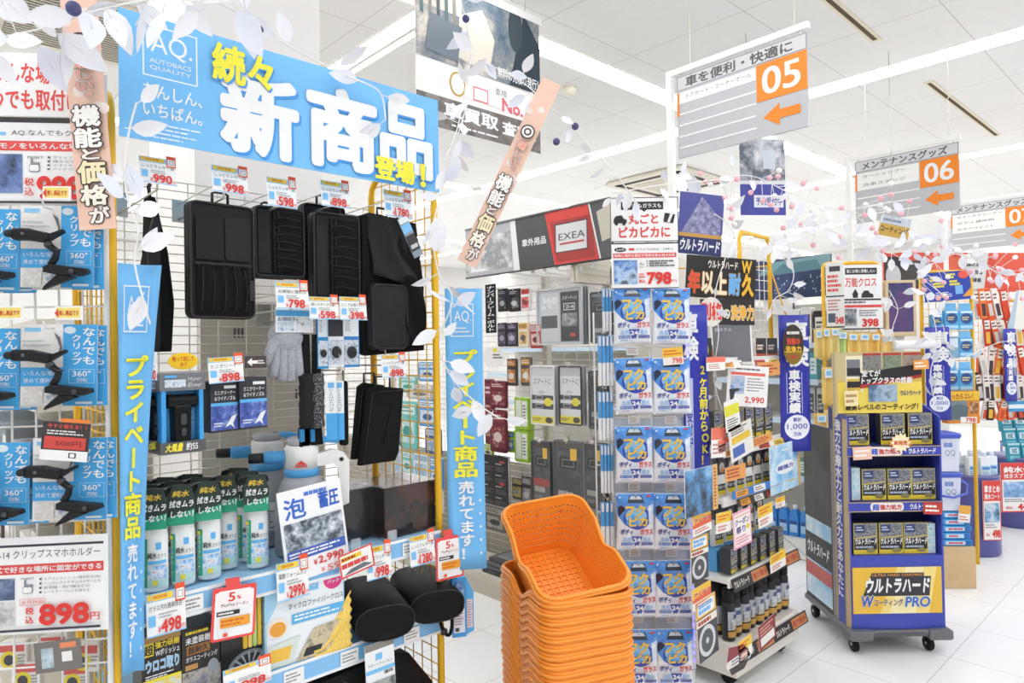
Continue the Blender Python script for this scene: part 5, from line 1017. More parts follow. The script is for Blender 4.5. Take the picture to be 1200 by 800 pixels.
def wipe_pack():
    w, h = .161, .232
    t = T('wipe_pack', 'x', 'wipe package', FD, 'blue and white wipe packs'); q = random.Random(2); mb = MB()
    foil = mat('F2F5FA', .25, coat=.3)
    def fr(u, v):
        e = min(u, 1 - u, v * 1.2, (1 - v) * 1.2); return (w * (u + (.5 - u) * .06 * sin(pi * v)), -.016 * min(1, e * 5) ** .6 - .001 * sin(u * 40) * (v < .06 or v > .94), h * v)
    mb.sheet(fr, 14, 18, foil, th=-.001)
    def bk_(u, v): x, y, z = fr(1 - u, v); return (x, .004 - y * .3, z)
    mb.sheet(bk_, 8, 8, foil)
    cols = {}
    def warp(x, y, z):
        u, v = min(1, max(0, x / w)), min(1, max(0, z / h)); p = fr(u, v); return (p[0], p[1] - .0018 + (y - 0) * 1.0, p[2])
    mb.warp = warp; mb.lay = .00012
    def fine(pts, m, n=16):                              # polygon cut into strips so that it follows the curved foil
        mb.k += 1; y = -mb.lay * mb.k; xs = [p[0] for p in pts]; zs = [p[1] for p in pts]; z0, z1 = min(zs), max(zs)
        def span(z):
            c = []
            for i in range(len(pts)):
                (xa, za), (xb, zb_) = pts[i], pts[(i + 1) % len(pts)]
                if (za <= z < zb_) or (zb_ <= z < za): c.append(xa + (xb - xa) * (z - za) / (zb_ - za))
            return (min(c), max(c)) if len(c) >= 2 else None
        eps = 1e-5; N = max(2, int((z1 - z0) / (h / 26)))
        rows = []
        for i in range(N + 1):
            z = z0 + eps + (z1 - z0 - 2 * eps) * i / N; s = span(z)
            if s: rows.append((z, s))
        vs = []; fs = []; M = n + 1
        for z, (a, b) in rows: vs += [(a + (b - a) * k / n, y, z) for k in range(M)]
        for i in range(len(rows) - 1):
            for k in range(n): fs.append((i * M + k, i * M + k + 1, (i + 1) * M + k + 1, (i + 1) * M + k))
        mb.add(vs, fs, m if not isinstance(m, str) else mat(m, .25, coat=.3), True)
    ov = lambda cx, cz, rx, rz, k=26: [(cx + rx * cos(2 * pi * i / k), cz + rz * sin(2 * pi * i / k)) for i in range(k)]
    fine([(.0, h * .62), (w * .2, h * .45), (w * .8, h * .45), (w, h * .62), (w, h * .995), (0, h * .995)], '4A92E0')
    fine([(.0, h * .72), (w, h * .72), (w, h * .87), (0, h * .87)], photo(['4A78D0', '5F94E0', '86B4EE'], 30, 1))
    fine([(w * .27, h * .84), (w * .73, h * .84), (w * .66, h * .965), (w * .34, h * .965)], '2E3440'); fine([(w * .33, h * .9), (w * .67, h * .9), (w * .62, h * .955), (w * .38, h * .955)], 'C9D4DE')
    fine([(w * .04, h * .6), (w * .24, h * .74), (w * .12, h * .8), (w * .03, h * .78)], '2A2E44')
    fine(ov(w * .53, h * .57, w * .37, h * .2), '3346B4'); fine(ov(w * .5, h * .61, w * .29, h * .15), '8CCBF6'); fine([(w * .22, h * .5), (w * .34, h * .41), (w * .6, h * .46), (w * .42, h * .66)], '5FA8EA')
    fine([(w * .82, h * .78), (w * .98, h * .82), (w * .98, h * .5), (w * .86, h * .44)], 'DCE8F8'); fine(ov(w * .88, h * .72, w * .07, h * .045), 'F4F8FC')
    mb.txt('フク', w * .2, h * .61, w * .72, h * .8, 'F2C83A', .045, out=[('2E3A8A', .05), ('FBF6EA', .025)], shear=.12); mb.txt('ピカ', w * .3, h * .44, w * .78, h * .59, 'F2C83A', .045, out=[('2E3A8A', .05), ('FBF6EA', .025)], shear=.12)
    mb.txt('ボディ', w * .08, h * .29, w * .4, h * .385, '2E3A8E', .06); mb.txt('ガラス', w * .6, h * .29, w * .95, h * .385, 'D83A3A', .06); mb.ell(w * .5, h * .33, w * .08, h * .028, 'DCE6F2')
    fine([(w * .36, h * .26), (w * .66, h * .26), (w * .5, h * .02)], '3A4AA8'); mb.txt('24', w * .42, h * .16, w * .6, h * .23, WHITE, .05); mb.ell(w * .51, h * .07, w * .05, h * .03, WHITE)
    mb.txt('洗車', w * .14, h * .17, w * .36, h * .25, '7FB6E8', .02); mb.txt('撥水', w * .66, h * .17, w * .88, h * .25, '7FB6E8', .02); fine([(w * .1, h * .1), (w * .4, h * .1), (w * .4, h * .15), (w * .1, h * .15)], '4A7AC8'); fine([(w * .62, h * .1), (w * .92, h * .1), (w * .92, h * .15), (w * .62, h * .15)], '3A4AA8'); mb.txt('拭くだけ', w * .12, h * .11, w * .38, h * .14, WHITE, .0); mb.txt('コーティング', w * .64, h * .11, w * .9, h * .14, WHITE, .0); mb.bars(w * .14, h * .05, w * .42, h * .08, 1, '9AB4D8', 4); mb.rect(w * .78, h * .95, w * .9, h * .975, 'C23A4A')
    mb.warp = None; mb.obj('pouch', t)
    mb = MB(); mb.tube([(w / 2, .055, h - .012), (w / 2, -.02, h - .012), (w / 2, -.024, h + .004)], .0022, STEEL, 5); mb.obj('hook_wire', t, 'chrome hook wire')
    return t
wp_ = wipe_pack(); first = True
for r_, py in enumerate((338, 420, 500, 578, 657, 737)):
    for c in range(2):
        px = (718, 763)[c] + (0, 2, 2, 3, 6, 7)[r_] * (1 - .5 * c)
        x, z = loc(FD, px, py, 0)
        o = wp_ if first else dup(wp_, FD); first = False
        o.matrix_world = at(FD, x, .0, z - .232, R.uniform(-2, 2), R.uniform(-2, 1), R.uniform(-1, 1))
        o['label'] = 'blue and white wipe pack, %s column, %s row from the top' % (('left', 'right')[c], ORD[r_])
        mb = MB(); mb.slab(rr(0, 0, .05, .035, .002), 0, .001, mat('F6F4F0')); mb.bars(.006, .006, .044, .03, 3, 'C9A49C', r_ + c)
        mb.thing('shelf_price_tag', 'small white price tag under the %s wipe pack, row %s' % (('left', 'right')[c], ORD[r_]), 'price tag', at(FD, x + .06, .05, z - .232 - .045), 'small white tags between the wipe packs')
def d1(mb, w, h):
    mb.frame(0, 0, w, h, w * .012, '2A2A2C'); mb.rect(w * .16, h * .72, w * .78, h * .9, '2B2B2D'); mb.poly([(w * .46, h * .72), (w * .54, h * .72), (w * .5, h * .67)], '2B2B2D'); mb.txt('ボディもガラスも', w * .19, h * .76, w * .75, h * .86, WHITE, .03)
    mb.txt('丸ごと', w * .27, h * .4, w * .7, h * .62, 'E0463C', .04); mb.txt('ピカピカに', w * .13, h * .1, w * .87, h * .33, 'E0463C', .04)
    mb.poly([(w * .05, h * .42), (w * .24, h * .42), (w * .24, h * .5), (w * .2, h * .52), (w * .17, h * .6), (w * .08, h * .58), (w * .05, h * .5)], '2A2A2C'); mb.ell(w * .09, h * .41, w * .025, h * .04, '2A2A2C'); mb.ell(w * .2, h * .41, w * .025, h * .04, '2A2A2C'); mb.poly([(w * .78, h * .44), (w * .92, h * .4), (w * .95, h * .6), (w * .8, h * .64)], '2A2A2C'); mb.poly([(w * .83, h * .43), (w * .87, h * .42), (w * .92, h * .61), (w * .88, h * .62)], 'E6E6E6')
def d2(mb, w, h):
    mb.rect(0, h * .97, w, h, '2A2A2C'); mb.rect(0, 0, w, h * .02, '3A3A3C'); mb.ell(w * .13, h * .85, w * .09, h * .05, '2E2E30'); mb.txt('Soft99', w * .07, h * .83, w * .19, h * .87, WHITE, .0); mb.rect(w * .26, h * .83, w * .34, h * .88, 'D84A40'); mb.txt('フクピカGEN5　24枚入', w * .37, h * .83, w * .93, h * .88, '3A3A3C', .0); mb.rect(w * .02, h * .67, w * .97, h * .77, 'E4544A'); mb.txt('時間と場所を選ばず簡単洗車＆撥水効果', w * .04, h * .69, w * .95, h * .75, WHITE, .02)
    mb.rect(w * .03, h * .1, w * .38, h * .62, photo(['1E3A78', '3F74C0', 'B9D4EE', '24283A'], 14, 3)); hand(mb, w * .42, h * .46, w * .07)
    for i in range(3): mb.rect(w * .52, h * (.585 - .05 * i), w * .54, h * (.605 - .05 * i), '4A4A4E'); mb.bars(w * .56, h * (.57 - .05 * i), w * .95, h * (.615 - .05 * i), 1, '6A6A6E', i, .7)
    mb.txt('税込', w * .4, h * .12, w * .5, h * .19, RED, .03); mb.bars(w * .4, h * .22, w * .5, h * .34, 2, 'E4544A', 4); mb.txt('798', w * .53, h * .1, w * .88, h * .34, RED, .06); mb.txt('円', w * .9, h * .12, w * .96, h * .18, RED, .02)
b = dbx((715, 231, 795, 283), -.03); bsign(FD, *b, -.03, d1, 'white sign with black outlined red lettering above the wipe packs')
b = dbx((717, 284, 795, 338), -.03); bsign(FD, *b, -.03, d2, 'white product sign with a red 798 price above the wipe packs')
mb = MB(); b = dbx((715, 231, 795, 338), -.02)
for x in (b[0] + .06, b[2] - .06): mb.tube([(x, .06, 1.66), (x, .0, 1.72), (x, -.024, b[3] - .02)], .003, GRIDW, 6)
mb.thing('sign_holder', 'white wire arms holding the two signs above the wipe packs', 'sign holder', FD)
b = dbx((777, 408, 801, 428), -.02); w, h = b[2] - b[0], b[3] - b[1]
mb = MB(); mb.slab([(0, 0), (w, 0), (w, h), (0, h)], 0, .001, mat('F4E9E0')); mb.rect(0, h * .45, w, h, 'F0C23A'); mb.bars(w * .06, h * .55, w * .94, h * .9, 2, 'D8642A', 3); mb.txt('798', w * .45, h * .08, w * .92, h * .38, RED, .03)
mb.thing('price_card', 'small yellow topped 798 card over the right wipe pack', 'price card', at(FD, b[0], -.026, b[1], 0, 0, -4))
# blue and white sticks on the side
def stick_pack(b, n, lb):
    w, h = b[2] - b[0], b[3] - b[1]
    t = T('stick_pack', lb, 'package', at(FD, b[0], .04, b[1]), 'blue and white stick packs'); mb = MB()
    for i in range(n):
        x = w * (i + .5) / n; mb.slab(rr(x - w * .4 / n, 0, x + w * .4 / n, h * .48, .003), 0, .02, mat('EEF1F4', .3), .002); mb.slab(rr(x - w * .42 / n, h * .45, x + w * .42 / n, h * .98, .003), -.001, .021, mat('4A9CDC', .3), .002); mb.slab(rr(x - w * .3 / n, h * .78, x + w * .3 / n, h * .97, .003), -.003, 0, mat('DDE6EE', .3), .001)
    mb.obj('sticks', t); mb = MB(); mb.tube([(w * .5, .1, h + .01), (w * .5, -.02, h + .01), (w * .5, -.03, h + .025)], .0025, STEEL, 5); mb.obj('hook_wire', t)
for i, p in enumerate(((701, 392, 719, 452), (701, 458, 719, 516), (704, 520, 719, 578), (704, 588, 720, 640), (706, 392 - 55, 717, 388))): stick_pack(dbx(p, .04), (4, 4, 4, 3, 3)[i], 'blue and white stick pack left of the wipe packs, %s' % ('second from the top', 'third from the top', 'fourth from the top', 'lowest', 'topmost')[i])
mb = MB()
for z in (.8, 1.0, 1.2, 1.45): mb.tube([(-.065, .1, z), (-.01, .06, z)], .003, GRIDW, 5)
mb.tube([(-.065, .1, .4), (-.065, .1, 1.65)], .004, GRIDW, 6); mb.obj('side_rail', T('side_rail', 'white wire side rail carrying the stick packs', 'rail', FD))
# violet light strip down the right edge of the wire stand
mb = MB(); mb.box(.318, .048, .15, .33, .056, 1.62, mat('E8E8F4', .4))
led = mat('6A5AFF', .4, emit=3.0); z = .18
while z < 1.6: mb.box(.320, .0465, z, .328, .048, z + .012, led); z += .03
mb.thing('light_strip', 'thin strip of violet lights at the right edge of the wipe pack stand', 'light strip', FD)
# ================================================================ end-cap of the middle gondola: coating goods
FE = FR(0, 1.5, 0)
EL, ER = 2.67, 3.27
def ebx(p, y=0.0): return bx(FE, *p, y=y)
z_b = .205; z2 = loc(FE, 888, 664, .03)[1]; z3 = loc(FE, 885, 574, .05)[1]; z4 = loc(FE, 890, 516, .07)[1]; z5 = loc(FE, 890, 420, .08)[1]
t = ECAP = T('endcap_shelf', 'white wheeled end shelf of car coating goods in the aisle middle', 'shelving', FE)
mb = MB(); mb.slab([(EL, .07), (ER, .07), (ER, z_b), (EL, z_b)], 0, .5, mat('E4DFD6', .4), .004); mb.obj('base_deck', t)
mb = MB(); mb.box(EL, .46, .1, ER, .48, 1.95, mat('ECE8E0', .5)); mb.obj('back_panel', t)
mb = MB(); mb.box(EL - .005, .42, .08, EL + .02, .5, 2.0, beige); mb.box(ER - .02, .42, .08, ER + .005, .5, 2.0, beige); mb.obj('uprights', t)
for z, y in ((z2, .03), (z3, .05), (z4, .07), (z5, .08)):
    mb = MB(); mb.box(EL, y, z - .018, ER, .46, z, mat('EFECE6', .4)); mb.slab([(EL - .01, z - .03), (ER + .01, z - .03), (ER + .01, z + .012), (EL - .01, z + .012)], y - .01, y, mat('F2EFEA', .35)); mb.obj('shelf', t)
for x in (EL + .08, ER - .06):
    for y in (.08, .42):
        mb = MB(); mb.lathe([(.008, -.018), (.034, -.017), (.036, -.01), (.036, .01), (.034, .017), (.008, .018)], mat('1C1C1E', .5), 20, axis='x', o=(x, y, .036)); mb.box(x - .024, y - .02, .05, x + .024, y + .02, .074, STEEL); mb.obj('caster', t)
UB = ('6E7078', '9A9CA2')
def ultra_art(mb, w, h, small=True):
    mb.rect(0, 0, w, h, 'C9B648'); mb.rect(0, 0, w, h * .14, 'E9CF3A'); mb.rect(w * .03, h * .14, w * .97, h * .5, '202126'); mb.rect(w * .03, h * .5, w * .97, h * .985, photo(['30323C', '5E606A', '9A9CA4', '4A4C58'], 110, 1)); mb.rect(w * .08, h * .68, w * .48, h * .94, '35406E'); mb.bars(w * .12, h * .74, w * .44, h * .9, 2, 'C9D4E8', 3)
    mb.poly([(0, h * .52), (w, h * .6), (w, h * .57), (0, h * .49)], 'D8BE4A'); mb.txt('ウルトラハード', w * .05, h * .32, w * .95, h * .5, WHITE, .05, shear=.15); mb.bars(w * .08, h * .19, w * .92, h * .27, 1, 'A9B4C8', 5, .8); mb.ell(w * .72, h * .12, w * .2, h * .07, '8A8450')
def ultra_box(F, lb, w=.112, h=.148, d=.05, grp=None, deg=0):
    mb = MB(); mb.slab([(0, 0), (w, 0), (w, h), (0, h)], 0, d, mat('3E3F46', .35), .001); mb.ay = -.0001; ultra_art(mb, w, h)
    return mb.thing('coating_box', lb, 'box', at(F, 0, 0, 0, deg), grp)
UBX = ultra_box(FE, 'x')
used = [False]
def ub(F, lb, grp, sx=1.0, sz=1.0):
    o = UBX if not used[0] else dup(UBX, F); used[0] = True
    o.matrix_world = F @ Matrix.Diagonal((sx, 1, sz, 1)); o['label'] = lb; o['group'] = grp; return o
# rails with dark print
def rail(z, y, x0, x1, cols, lb, kind, tilt=-18):
    h = .055 if kind == 'dark' else .035; mb = MB(); L = x1 - x0; mb.box(0, 0, 0, L, .002, h, cols[0])
    n = 4
    for i in range(n):
        a, b = L * i / n, L * (i + 1) / n
        if kind == 'dark':
            mb.rect(a + L * .01, h * .1, b - L * .02, h * .9, ('2A2628', 'C98A5A')[i % 2]); mb.txt('強力撥水' if i % 2 else 'ウルトラハード', a + L * .02, h * .25, b - L * .03, h * .75, ('F2EDE6', 'B2402E')[i % 2], .04)
        else: mb.rect(a + L * .04, h * .1, b - L * .04, h * .9, ('E8A23A', 'F2EFEA', 'C24A3A', 'F4D24A')[i]); mb.bars(a + L * .06, h * .25, b - L * .06, h * .75, 2, '6A3A2E', i)
    mb.thing('shelf_strip', lb, 'shelf strip', at(FE, x0, y, z, 0, tilt))
rail(z_b - .07, -.022, EL - .02, ER + .06, ('3A3436',), 'dark printed strip on the lowest deck of the end shelf', 'dark'); rail(z2 - .045, -.0, EL, ER + .04, ('3A3436',), 'dark printed strip under the upright coating boxes', 'dark')
rail(z3 - .0, .02, EL + .04, ER + .08, ('3A7CC8',), 'light blue printed strip under the trigger bottles', 'thin', -8); rail(z3 - .045, .025, EL + .1, ER, ('4A3A36',), 'dark strip with orange cards under the light blue one', 'thin'); rail(z4 - .035, .04, EL, ER, ('F2EFEA',), 'white strip with orange cards under the upper coating boxes', 'thin'); rail(z5 - .035, .05, EL, ER, ('F2EFEA',), 'white strip with orange cards under the monitor', 'thin')
# spray cans
def can(F):
    t = T('spray_can', 'x', 'spray can', F, 'black and silver spray cans'); mb = MB()
    mb.lathe([(.024, 0), (.028, .004), (.028, .155), (.02, .172), (.006, .173)], mat('2E2F34', .3, metal=.4), 18)
    def wrapx(x, y, z): r = .0283 - y; return (r * sin(x), -r * cos(x), z)
    mb.warp = wrapx; mb.lay = .00015
    for a in range(-6, 6): mb.rect(a * .22, .05, a * .22 + .221, .13, 'B9BCC2'); 
    for a in range(-6, 6): mb.rect(a * .22, .02, a * .22 + .221, .045, 'C99A4A')
    mb.poly([(-.9, .055), (.9, .095), (.9, .125), (-.9, .085)], '1E1F24'); mb.txt('ウルトラ', -.75, .072, .75, .1, WHITE, .05, shear=0); mb.rect(-.5, .1, .2, .118, '4A5A8A'); mb.rect(-.7, .05, .7, .062, 'E8D24A'); mb.warp = None; mb.obj('can_body', t)
    mb = MB(); mb.lathe([(.0255, .168), (.0265, .17), (.0262, .222), (.024, .226), (.004, .227)], mat('1C1C1F', .35), 18); mb.obj('cap', t)
    return t
cn = can(FE)
for i in range(9):
    o = cn if i == 0 else dup(cn, FE); x = EL + .05 + i * .064; o.matrix_world = at(FE, x, .07 if i % 2 else .062, z_b + .001, R.uniform(-15, 15)); o['label'] = 'black capped spray can on the lowest deck, %s from the left' % ORD[i]
for i in range(8):
    o = dup(cn, FE); o.matrix_world = at(FE, EL + .08 + i * .064, .135, z_b + .001, R.uniform(-15, 15)); o['label'] = 'black capped spray can on the lowest deck, %s from the left of the back row' % ORD[i]
# coating boxes on shelves
for i in range(6): ub(at(FE, EL + .05 + i * .09, .045, z2 + .013, 8), 'coating box above the spray cans, %s from the left' % ORD[i], 'coating boxes on the lower shelf of the end shelf', .66, .72)
for i in range(6): ub(at(FE, EL + .03 + i * .094, .1, z4 + .013, 4), 'coating box on the shelf under the paper price sign, %s from the left' % ORD[i], 'coating boxes on the upper shelf of the end shelf', .8, .98)
def wax_can(F):
    t = T('wax_can', 'x', 'can', F, 'black wax cans on the top shelf of the end shelf'); mb = MB(); mb.lathe([(.034, 0), (.037, .004), (.037, .05), (.034, .054), (.005, .054)], mat('1E1F22', .3, metal=.3), 20)
    mb.warp = lambda x, y, z: ((.0373 - y) * sin(x), -(.0373 - y) * cos(x), z)
    for a in range(-4, 4): mb.rect(a * .25, .012, a * .25 + .252, .042, 'C9542E' if a % 2 else 'D8A23A')
    mb.warp = None; mb.obj('can_body', t)
    mb = MB(); mb.lathe([(.035, .054), (.036, .056), (.036, .066), (.033, .069), (.004, .069)], mat('3A3B40', .3, metal=.4), 20); mb.obj('lid', t); return t
wc = wax_can(FE)
for i in range(7):
    o = wc if i == 0 else dup(wc, FE); o.matrix_world = at(FE, EL + .06 + i * .081, .16, z5 + .001, R.uniform(-20, 20)); o['label'] = 'black wax can on the top shelf of the end shelf, %s from the left' % ORD[i]
# trigger bottles
def trig(F, body, neckcol):
    t = T('trigger_bottle', 'x', 'spray bottle', F); mb = MB()
    mb.slab([(-.032, 0), (.032, 0), (.034, .06), (.022, .1), (.014, .12), (-.014, .12), (-.022, .1), (-.034, .06)], -.016, .016, mat(body, .3), .006); mb.ay = -.0162; mb.rect(-.026, .01, .026, .034, 'E8CF3A'); mb.rect(-.027, .03, .027, .058, '222226'); mb.txt('ウルトラ', -.024, .036, .024, .052, WHITE, .05, shear=.2); mb.obj('bottle', t)
    mb = MB(); mb.slab([(-.03, .1), (.03, .1), (.024, .175), (-.024, .175)], -.019, -.017, mat(neckcol, .4)); mb.ay = -.0192; mb.ell(0, .132, .018, .022, 'C9C6C0'); mb.poly([(-.016, .11), (.016, .11), (0, .14)], 'D8883A'); mb.obj('neck_card', t)
    mb = MB(); mb.slab([(-.02, .12), (.02, .12), (.026, .15), (.036, .165), (.02, .185), (-.026, .185), (-.034, .165), (-.018, .15)], -.012, .012, mat('55575C', .4), .003); mb.obj('trigger_head', t)
    return t
tb = trig(FE, 'EDEBE6', '34363C'); n = 0
for i in range(5):
    o = tb if n == 0 else dup(tb, FE); n += 1; o.matrix_world = at(FE, EL + .1 + i * .1, .1, z2 + .013 + .001 + .0, -10); o.matrix_world = at(FE, EL + .13 + i * .095, .16, z2 + .10, -10); o['label'] = 'trigger bottle behind the lower coating boxes, %s from the left' % ORD[i]; o['group'] = 'trigger bottles on the end shelf'
mb = MB(); mb.box(EL + .06, .12, z2 + .002, ER - .02, .24, z2 + .098, mat('5AA9E2', .4)); mb.thing('display_riser', 'light blue riser box lifting the trigger bottles', 'riser', FE)
for i in range(7):
    o = dup(tb, FE); o.matrix_world = at(FE, EL + .055 + .083 * i, .1, z3 + .001, -6); o['label'] = 'trigger bottle above the light blue strip, %s from the left' % ORD[i]; o['group'] = 'trigger bottles on the end shelf'
FV = FR(2.99, 1.52, 0, VIEWDEG + 10)
def ecard(p, y, fn, lb, name='shelf_card', cat='card', roll=0, grp=None, th=.0015, F=None):
    F = F or FE; b = bx(F, *p, y=y); w, h = b[2] - b[0], b[3] - b[1]; mb = MB(); mb.box(0, 0, 0, w, th, h, 'F6F3EE'); fn(mb, w, h); return mb.thing(name, lb, cat, at(F, b[0], y, b[1], 0, 0, roll), grp)
def c_item(mb, w, h): mb.rect(0, h * .35, w, h, 'E8622E'); mb.poly([(0, h * .5), (w, h * .72), (w, h), (0, h)], 'F2C23A'); mb.txt('アイテム', w * .08, h * .5, w * .92, h * .78, 'D8382A', .05, out=(WHITE, .05)); mb.bars(w * .1, h * .08, w * .9, h * .3, 2, 'D8847A', 3)
def c_yel(mb, w, h): mb.rect(0, h * .5, w, h, 'F2C83A'); mb.bars(w * .1, h * .6, w * .9, h * .9, 2, 'D8642A', 5); mb.rect(w * .1, h * .08, w * .6, h * .4, 'E8E0DA'); mb.bars(w * .1, h * .1, w * .9, h * .4, 2, 'D8847A', 7)
def c_org(mb, w, h): mb.rect(0, 0, w, h, 'E8A25A'); mb.bars(w * .08, h * .15, w * .92, h * .85, 3, ('B2402E', 'F6EAD8')[len(mb.v) % 2], int(w * 1e4))
def c_white(mb, w, h): mb.rect(0, h * .6, w, h, 'EE7A62'); mb.bars(w * .1, h * .1, w * .9, h * .5, 3, 'C98A84', int(w * 1e4))
def c_coup(mb, w, h): mb.rect(0, 0, w, h, 'F2A8C2'); mb.rect(w * .06, h * .06, w * .94, h * .94, 'FBF4F0'); mb.txt('クーポン', w * .1, h * .62, w * .9, h * .8, '5A4A8A', .04); mb.txt('祭り', w * .15, h * .4, w * .65, h * .58, '5A4A8A', .04); mb.ell(w * .8, h * .5, w * .1, h * .07, 'F2D23A'); mb.rect(w * .1, h * .84, w * .9, h * .9, 'F0C8B4'); mb.bars(w * .1, h * .1, w * .9, h * .34, 3, 'E89AB0', 3)
for i, (p, y, f, lb, rl) in enumerate((((812, 600, 834, 626), -.02, c_item, 'orange item tag above the riser at the left', -4), ((812, 686, 834, 712), -.03, c_item, 'orange item tag at the left of the spray cans', -4), ((839, 599, 857, 623), -.02, c_yel, 'yellow topped price card next to the upper orange item tag', 3), ((889, 592, 906, 617), -.02, c_yel, 'yellow topped price card right of the pink coupon card', -4), ((860, 598, 881, 641), -.03, c_coup, 'pink bordered coupon card in the middle of the end shelf', -3),
    ((903, 648, 921, 668), -.012, c_yel, 'yellow price card at the right end of the lower strip', -3), ((909, 582, 920, 594), .0, c_yel, 'small yellow card at the right end of the light blue strip', 0), ((866, 748, 882, 773), -.06, c_yel, 'yellow card hanging from the lowest strip', -5),
    ((833, 500, 850, 535), .0, c_white, 'white card at the left end under the upper coating boxes', 4), ((842, 515, 856, 530), -.0, c_white, 'red topped white card under the upper coating boxes', -6), ((850, 545, 874, 562), .0, c_org, 'orange card behind the trigger bottles', 0), ((860, 510, 880, 530), -.01, c_org, 'orange card at the middle of the upper strip', -5), ((882, 512, 905, 522), .0, c_org, 'orange card at the right of the upper strip', -5),
    ((828, 418, 850, 434), .02, c_white, 'white card at the left below the monitor', 0), ((888, 424, 914, 440), .04, c_org, 'orange card at the right below the red packs', 0))):
    ecard(p, y, f, lb, 'shelf_card', 'card', rl)
ecard((890, 728, 910, 757), -.06, lambda mb, w, h: (mb.rect(0, 0, w, h, '8E2E2A'), mb.rect(w * .1, h * .1, w * .9, h * .45, 'F0ECE6'), mb.bars(w * .1, h * .5, w * .9, h * .9, 3, 'D8A49A', 2)), 'dark red tag hanging at the right end of the lowest strip', 'shelf_card', 'card', -8)
b = ebx((851, 752, 880, 788), -.06); w, h = b[2] - b[0], b[3] - b[1]
mb = MB(); mb.slab([(w * .1, h), (0, h * .4), (w * .25, h * .05), (w * .7, 0), (w, h * .3), (w * .8, h * .8)], 0, .0015, mat('EDE9E6')); mb.poly([(w * .1, h), (0.02 * w, h * .55), (w * .8, h * .6), (w * .78, h * .8)], '8E3A3E'); mb.poly([(w * .2, h * .06), (w * .7, h * .02), (w * .95, h * .28), (w * .1, h * .3)], '3A3436'); mb.bars(w * .2, h * .34, w * .8, h * .54, 2, '7A7A7E', 3)
mb.thing('shelf_card', 'leaf shaped dark red tag dangling below the lowest strip', 'card', at(FE, b[0], -.06, b[1]))
# left signboards
def e_wheel(mb, w, h): mb.rect(0, 0, w, h, '4A4A4E'); mb.rect(0, h * .72, w, h, 'E8B23A'); mb.rect(w * .08, h * .75, w * .92, h * .97, 'F4F4F4', .01); mb.bars(w * .12, h * .77, w * .88, h * .95, 2, '6FB0E4', 6, .75); mb.rect(0, h * .58, w, h * .7, 'F0E8D8'); mb.bars(w * .05, h * .6, w * .95, h * .68, 1, 'A83A3A', 3, .8); mb.ell(w * .45, h * .3, w * .42, h * .26, 'D8D8DA'); mb.ell(w * .45, h * .3, w * .3, h * .19, '55565A'); mb.ell(w * .45, h * .3, w * .08, h * .05, 'C9C9CC')
ecard((819, 700, 842, 772), -.03, e_wheel, 'printed wheel cleaner board left of the spray cans', 'display_board', 'sign', -5, None, .004); ecard((810, 628, 830, 680), -.01, e_wheel, 'printed wheel cleaner board left of the lower coating boxes', 'display_board', 'sign', 0, None, .004)
ecard((803, 548, 841, 602), -.04, lambda mb, w, h: (mb.rect(0, 0, w, h, photo(['9CC8EA', '5A94C8', '2A2E38', '3E5878'], 8, 4)), mb.rect(w * .84, 0, w, h, 'E8B86A'), mb.bars(w * .88, h * .05, w * .96, h * .95, 12, 'B24A2E', 4, .6)), 'blue photo board with an orange edge at the left of the end shelf', 'display_board', 'sign', 0, None, .004)
ecard((903, 520, 938, 576), .02, lambda mb, w, h: (mb.rect(0, 0, w, h, photo(['3A8AC8', '7FC0EC', 'D8EEFA', '5AA4DC'], 6, 2)), mb.ell(w * .5, h * .5, w * .32, h * .14, 'F2F4F8'), mb.txt('超強力', w * .24, h * .46, w * .76, h * .55, '3A4AA8', .05), mb.rect(w * .92, 0, w, h, 'E8C27A'), mb.rect(w * .35, h * .85, w * .6, h * .88, 'F4F6F8')), 'sky blue photo board with an oval badge at the right of the end shelf', 'display_board', 'sign', -2, None, .004)
# upper signs
def e_top(mb, w, h):
    mb.rect(0, 0, w, h, '4E5296'); mb.poly([(w * .05, h * .3), (w * .5, h * .95), (w * .95, h * .6), (w * .95, h * .3)], photo(['4A4A6A', '8A8CB0', 'C4C4DA'], 40, 2)); mb.rect(0, 0, w, h * .3, '2E3468'); mb.txt('ウルトラハード', w * .06, h * .06, w * .94, h * .24, WHITE, .05, shear=.1); mb.rect(0, h * .28, w, h * .34, 'C99A4A')
ecard((792, 224, 844, 296), .02, e_top, 'purple coating poster at the top left of the end shelf', 'poster', 'poster', 5, None, .003, FV)
def e_arc(mb, w, h):
    mb.rect(0, 0, w, h, '2A2624')
    for i, (s, c) in enumerate((('年', 'E8543A'), ('以', 'F6EAC8'), ('上', 'F6EAC8'), ('耐', '6FB4E8'), ('久', 'F2C23A'))): mb.txt(s, w * (.04 + .19 * i), h * .12, w * (.2 + .19 * i), h * .62, c, .06, out=(('B2702A'), .04))
    mb.txt('ウルトラハード', w * .3, h * .72, w * .72, h * .9, 'F2EDE4', .04); mb.txt('W', w * .78, h * .66, w * .92, h * .94, 'F2C23A', .05)
ecard((802, 298, 884, 347), .0, e_arc, 'black sign with gold and blue durability lettering above the monitor', 'header_sign', 'sign', 4, None, .004, FV)
def e_betsu(mb, w, h):
    mb.rect(0, 0, w, h, '2E2A2A'); mb.ell(w * .2, h * .5, w * .22, h * .58, 'F2EAE0'); mb.txt('別格', w * .02, h * .2, w * .4, h * .85, 'E8483A', .06, out=(WHITE, .05)); mb.txt('の', w * .42, h * .25, w * .54, h * .6, 'F2E8D0', .05); mb.txt('洗浄力', w * .56, h * .2, w * .98, h * .75, 'F0B23A', .06, out=('F8F0DC', .05))
ecard((820, 350, 884, 380), -.02, e_betsu, 'board with red and gold cleaning power lettering over the monitor', 'header_sign', 'sign', 1, None, .004, FV)
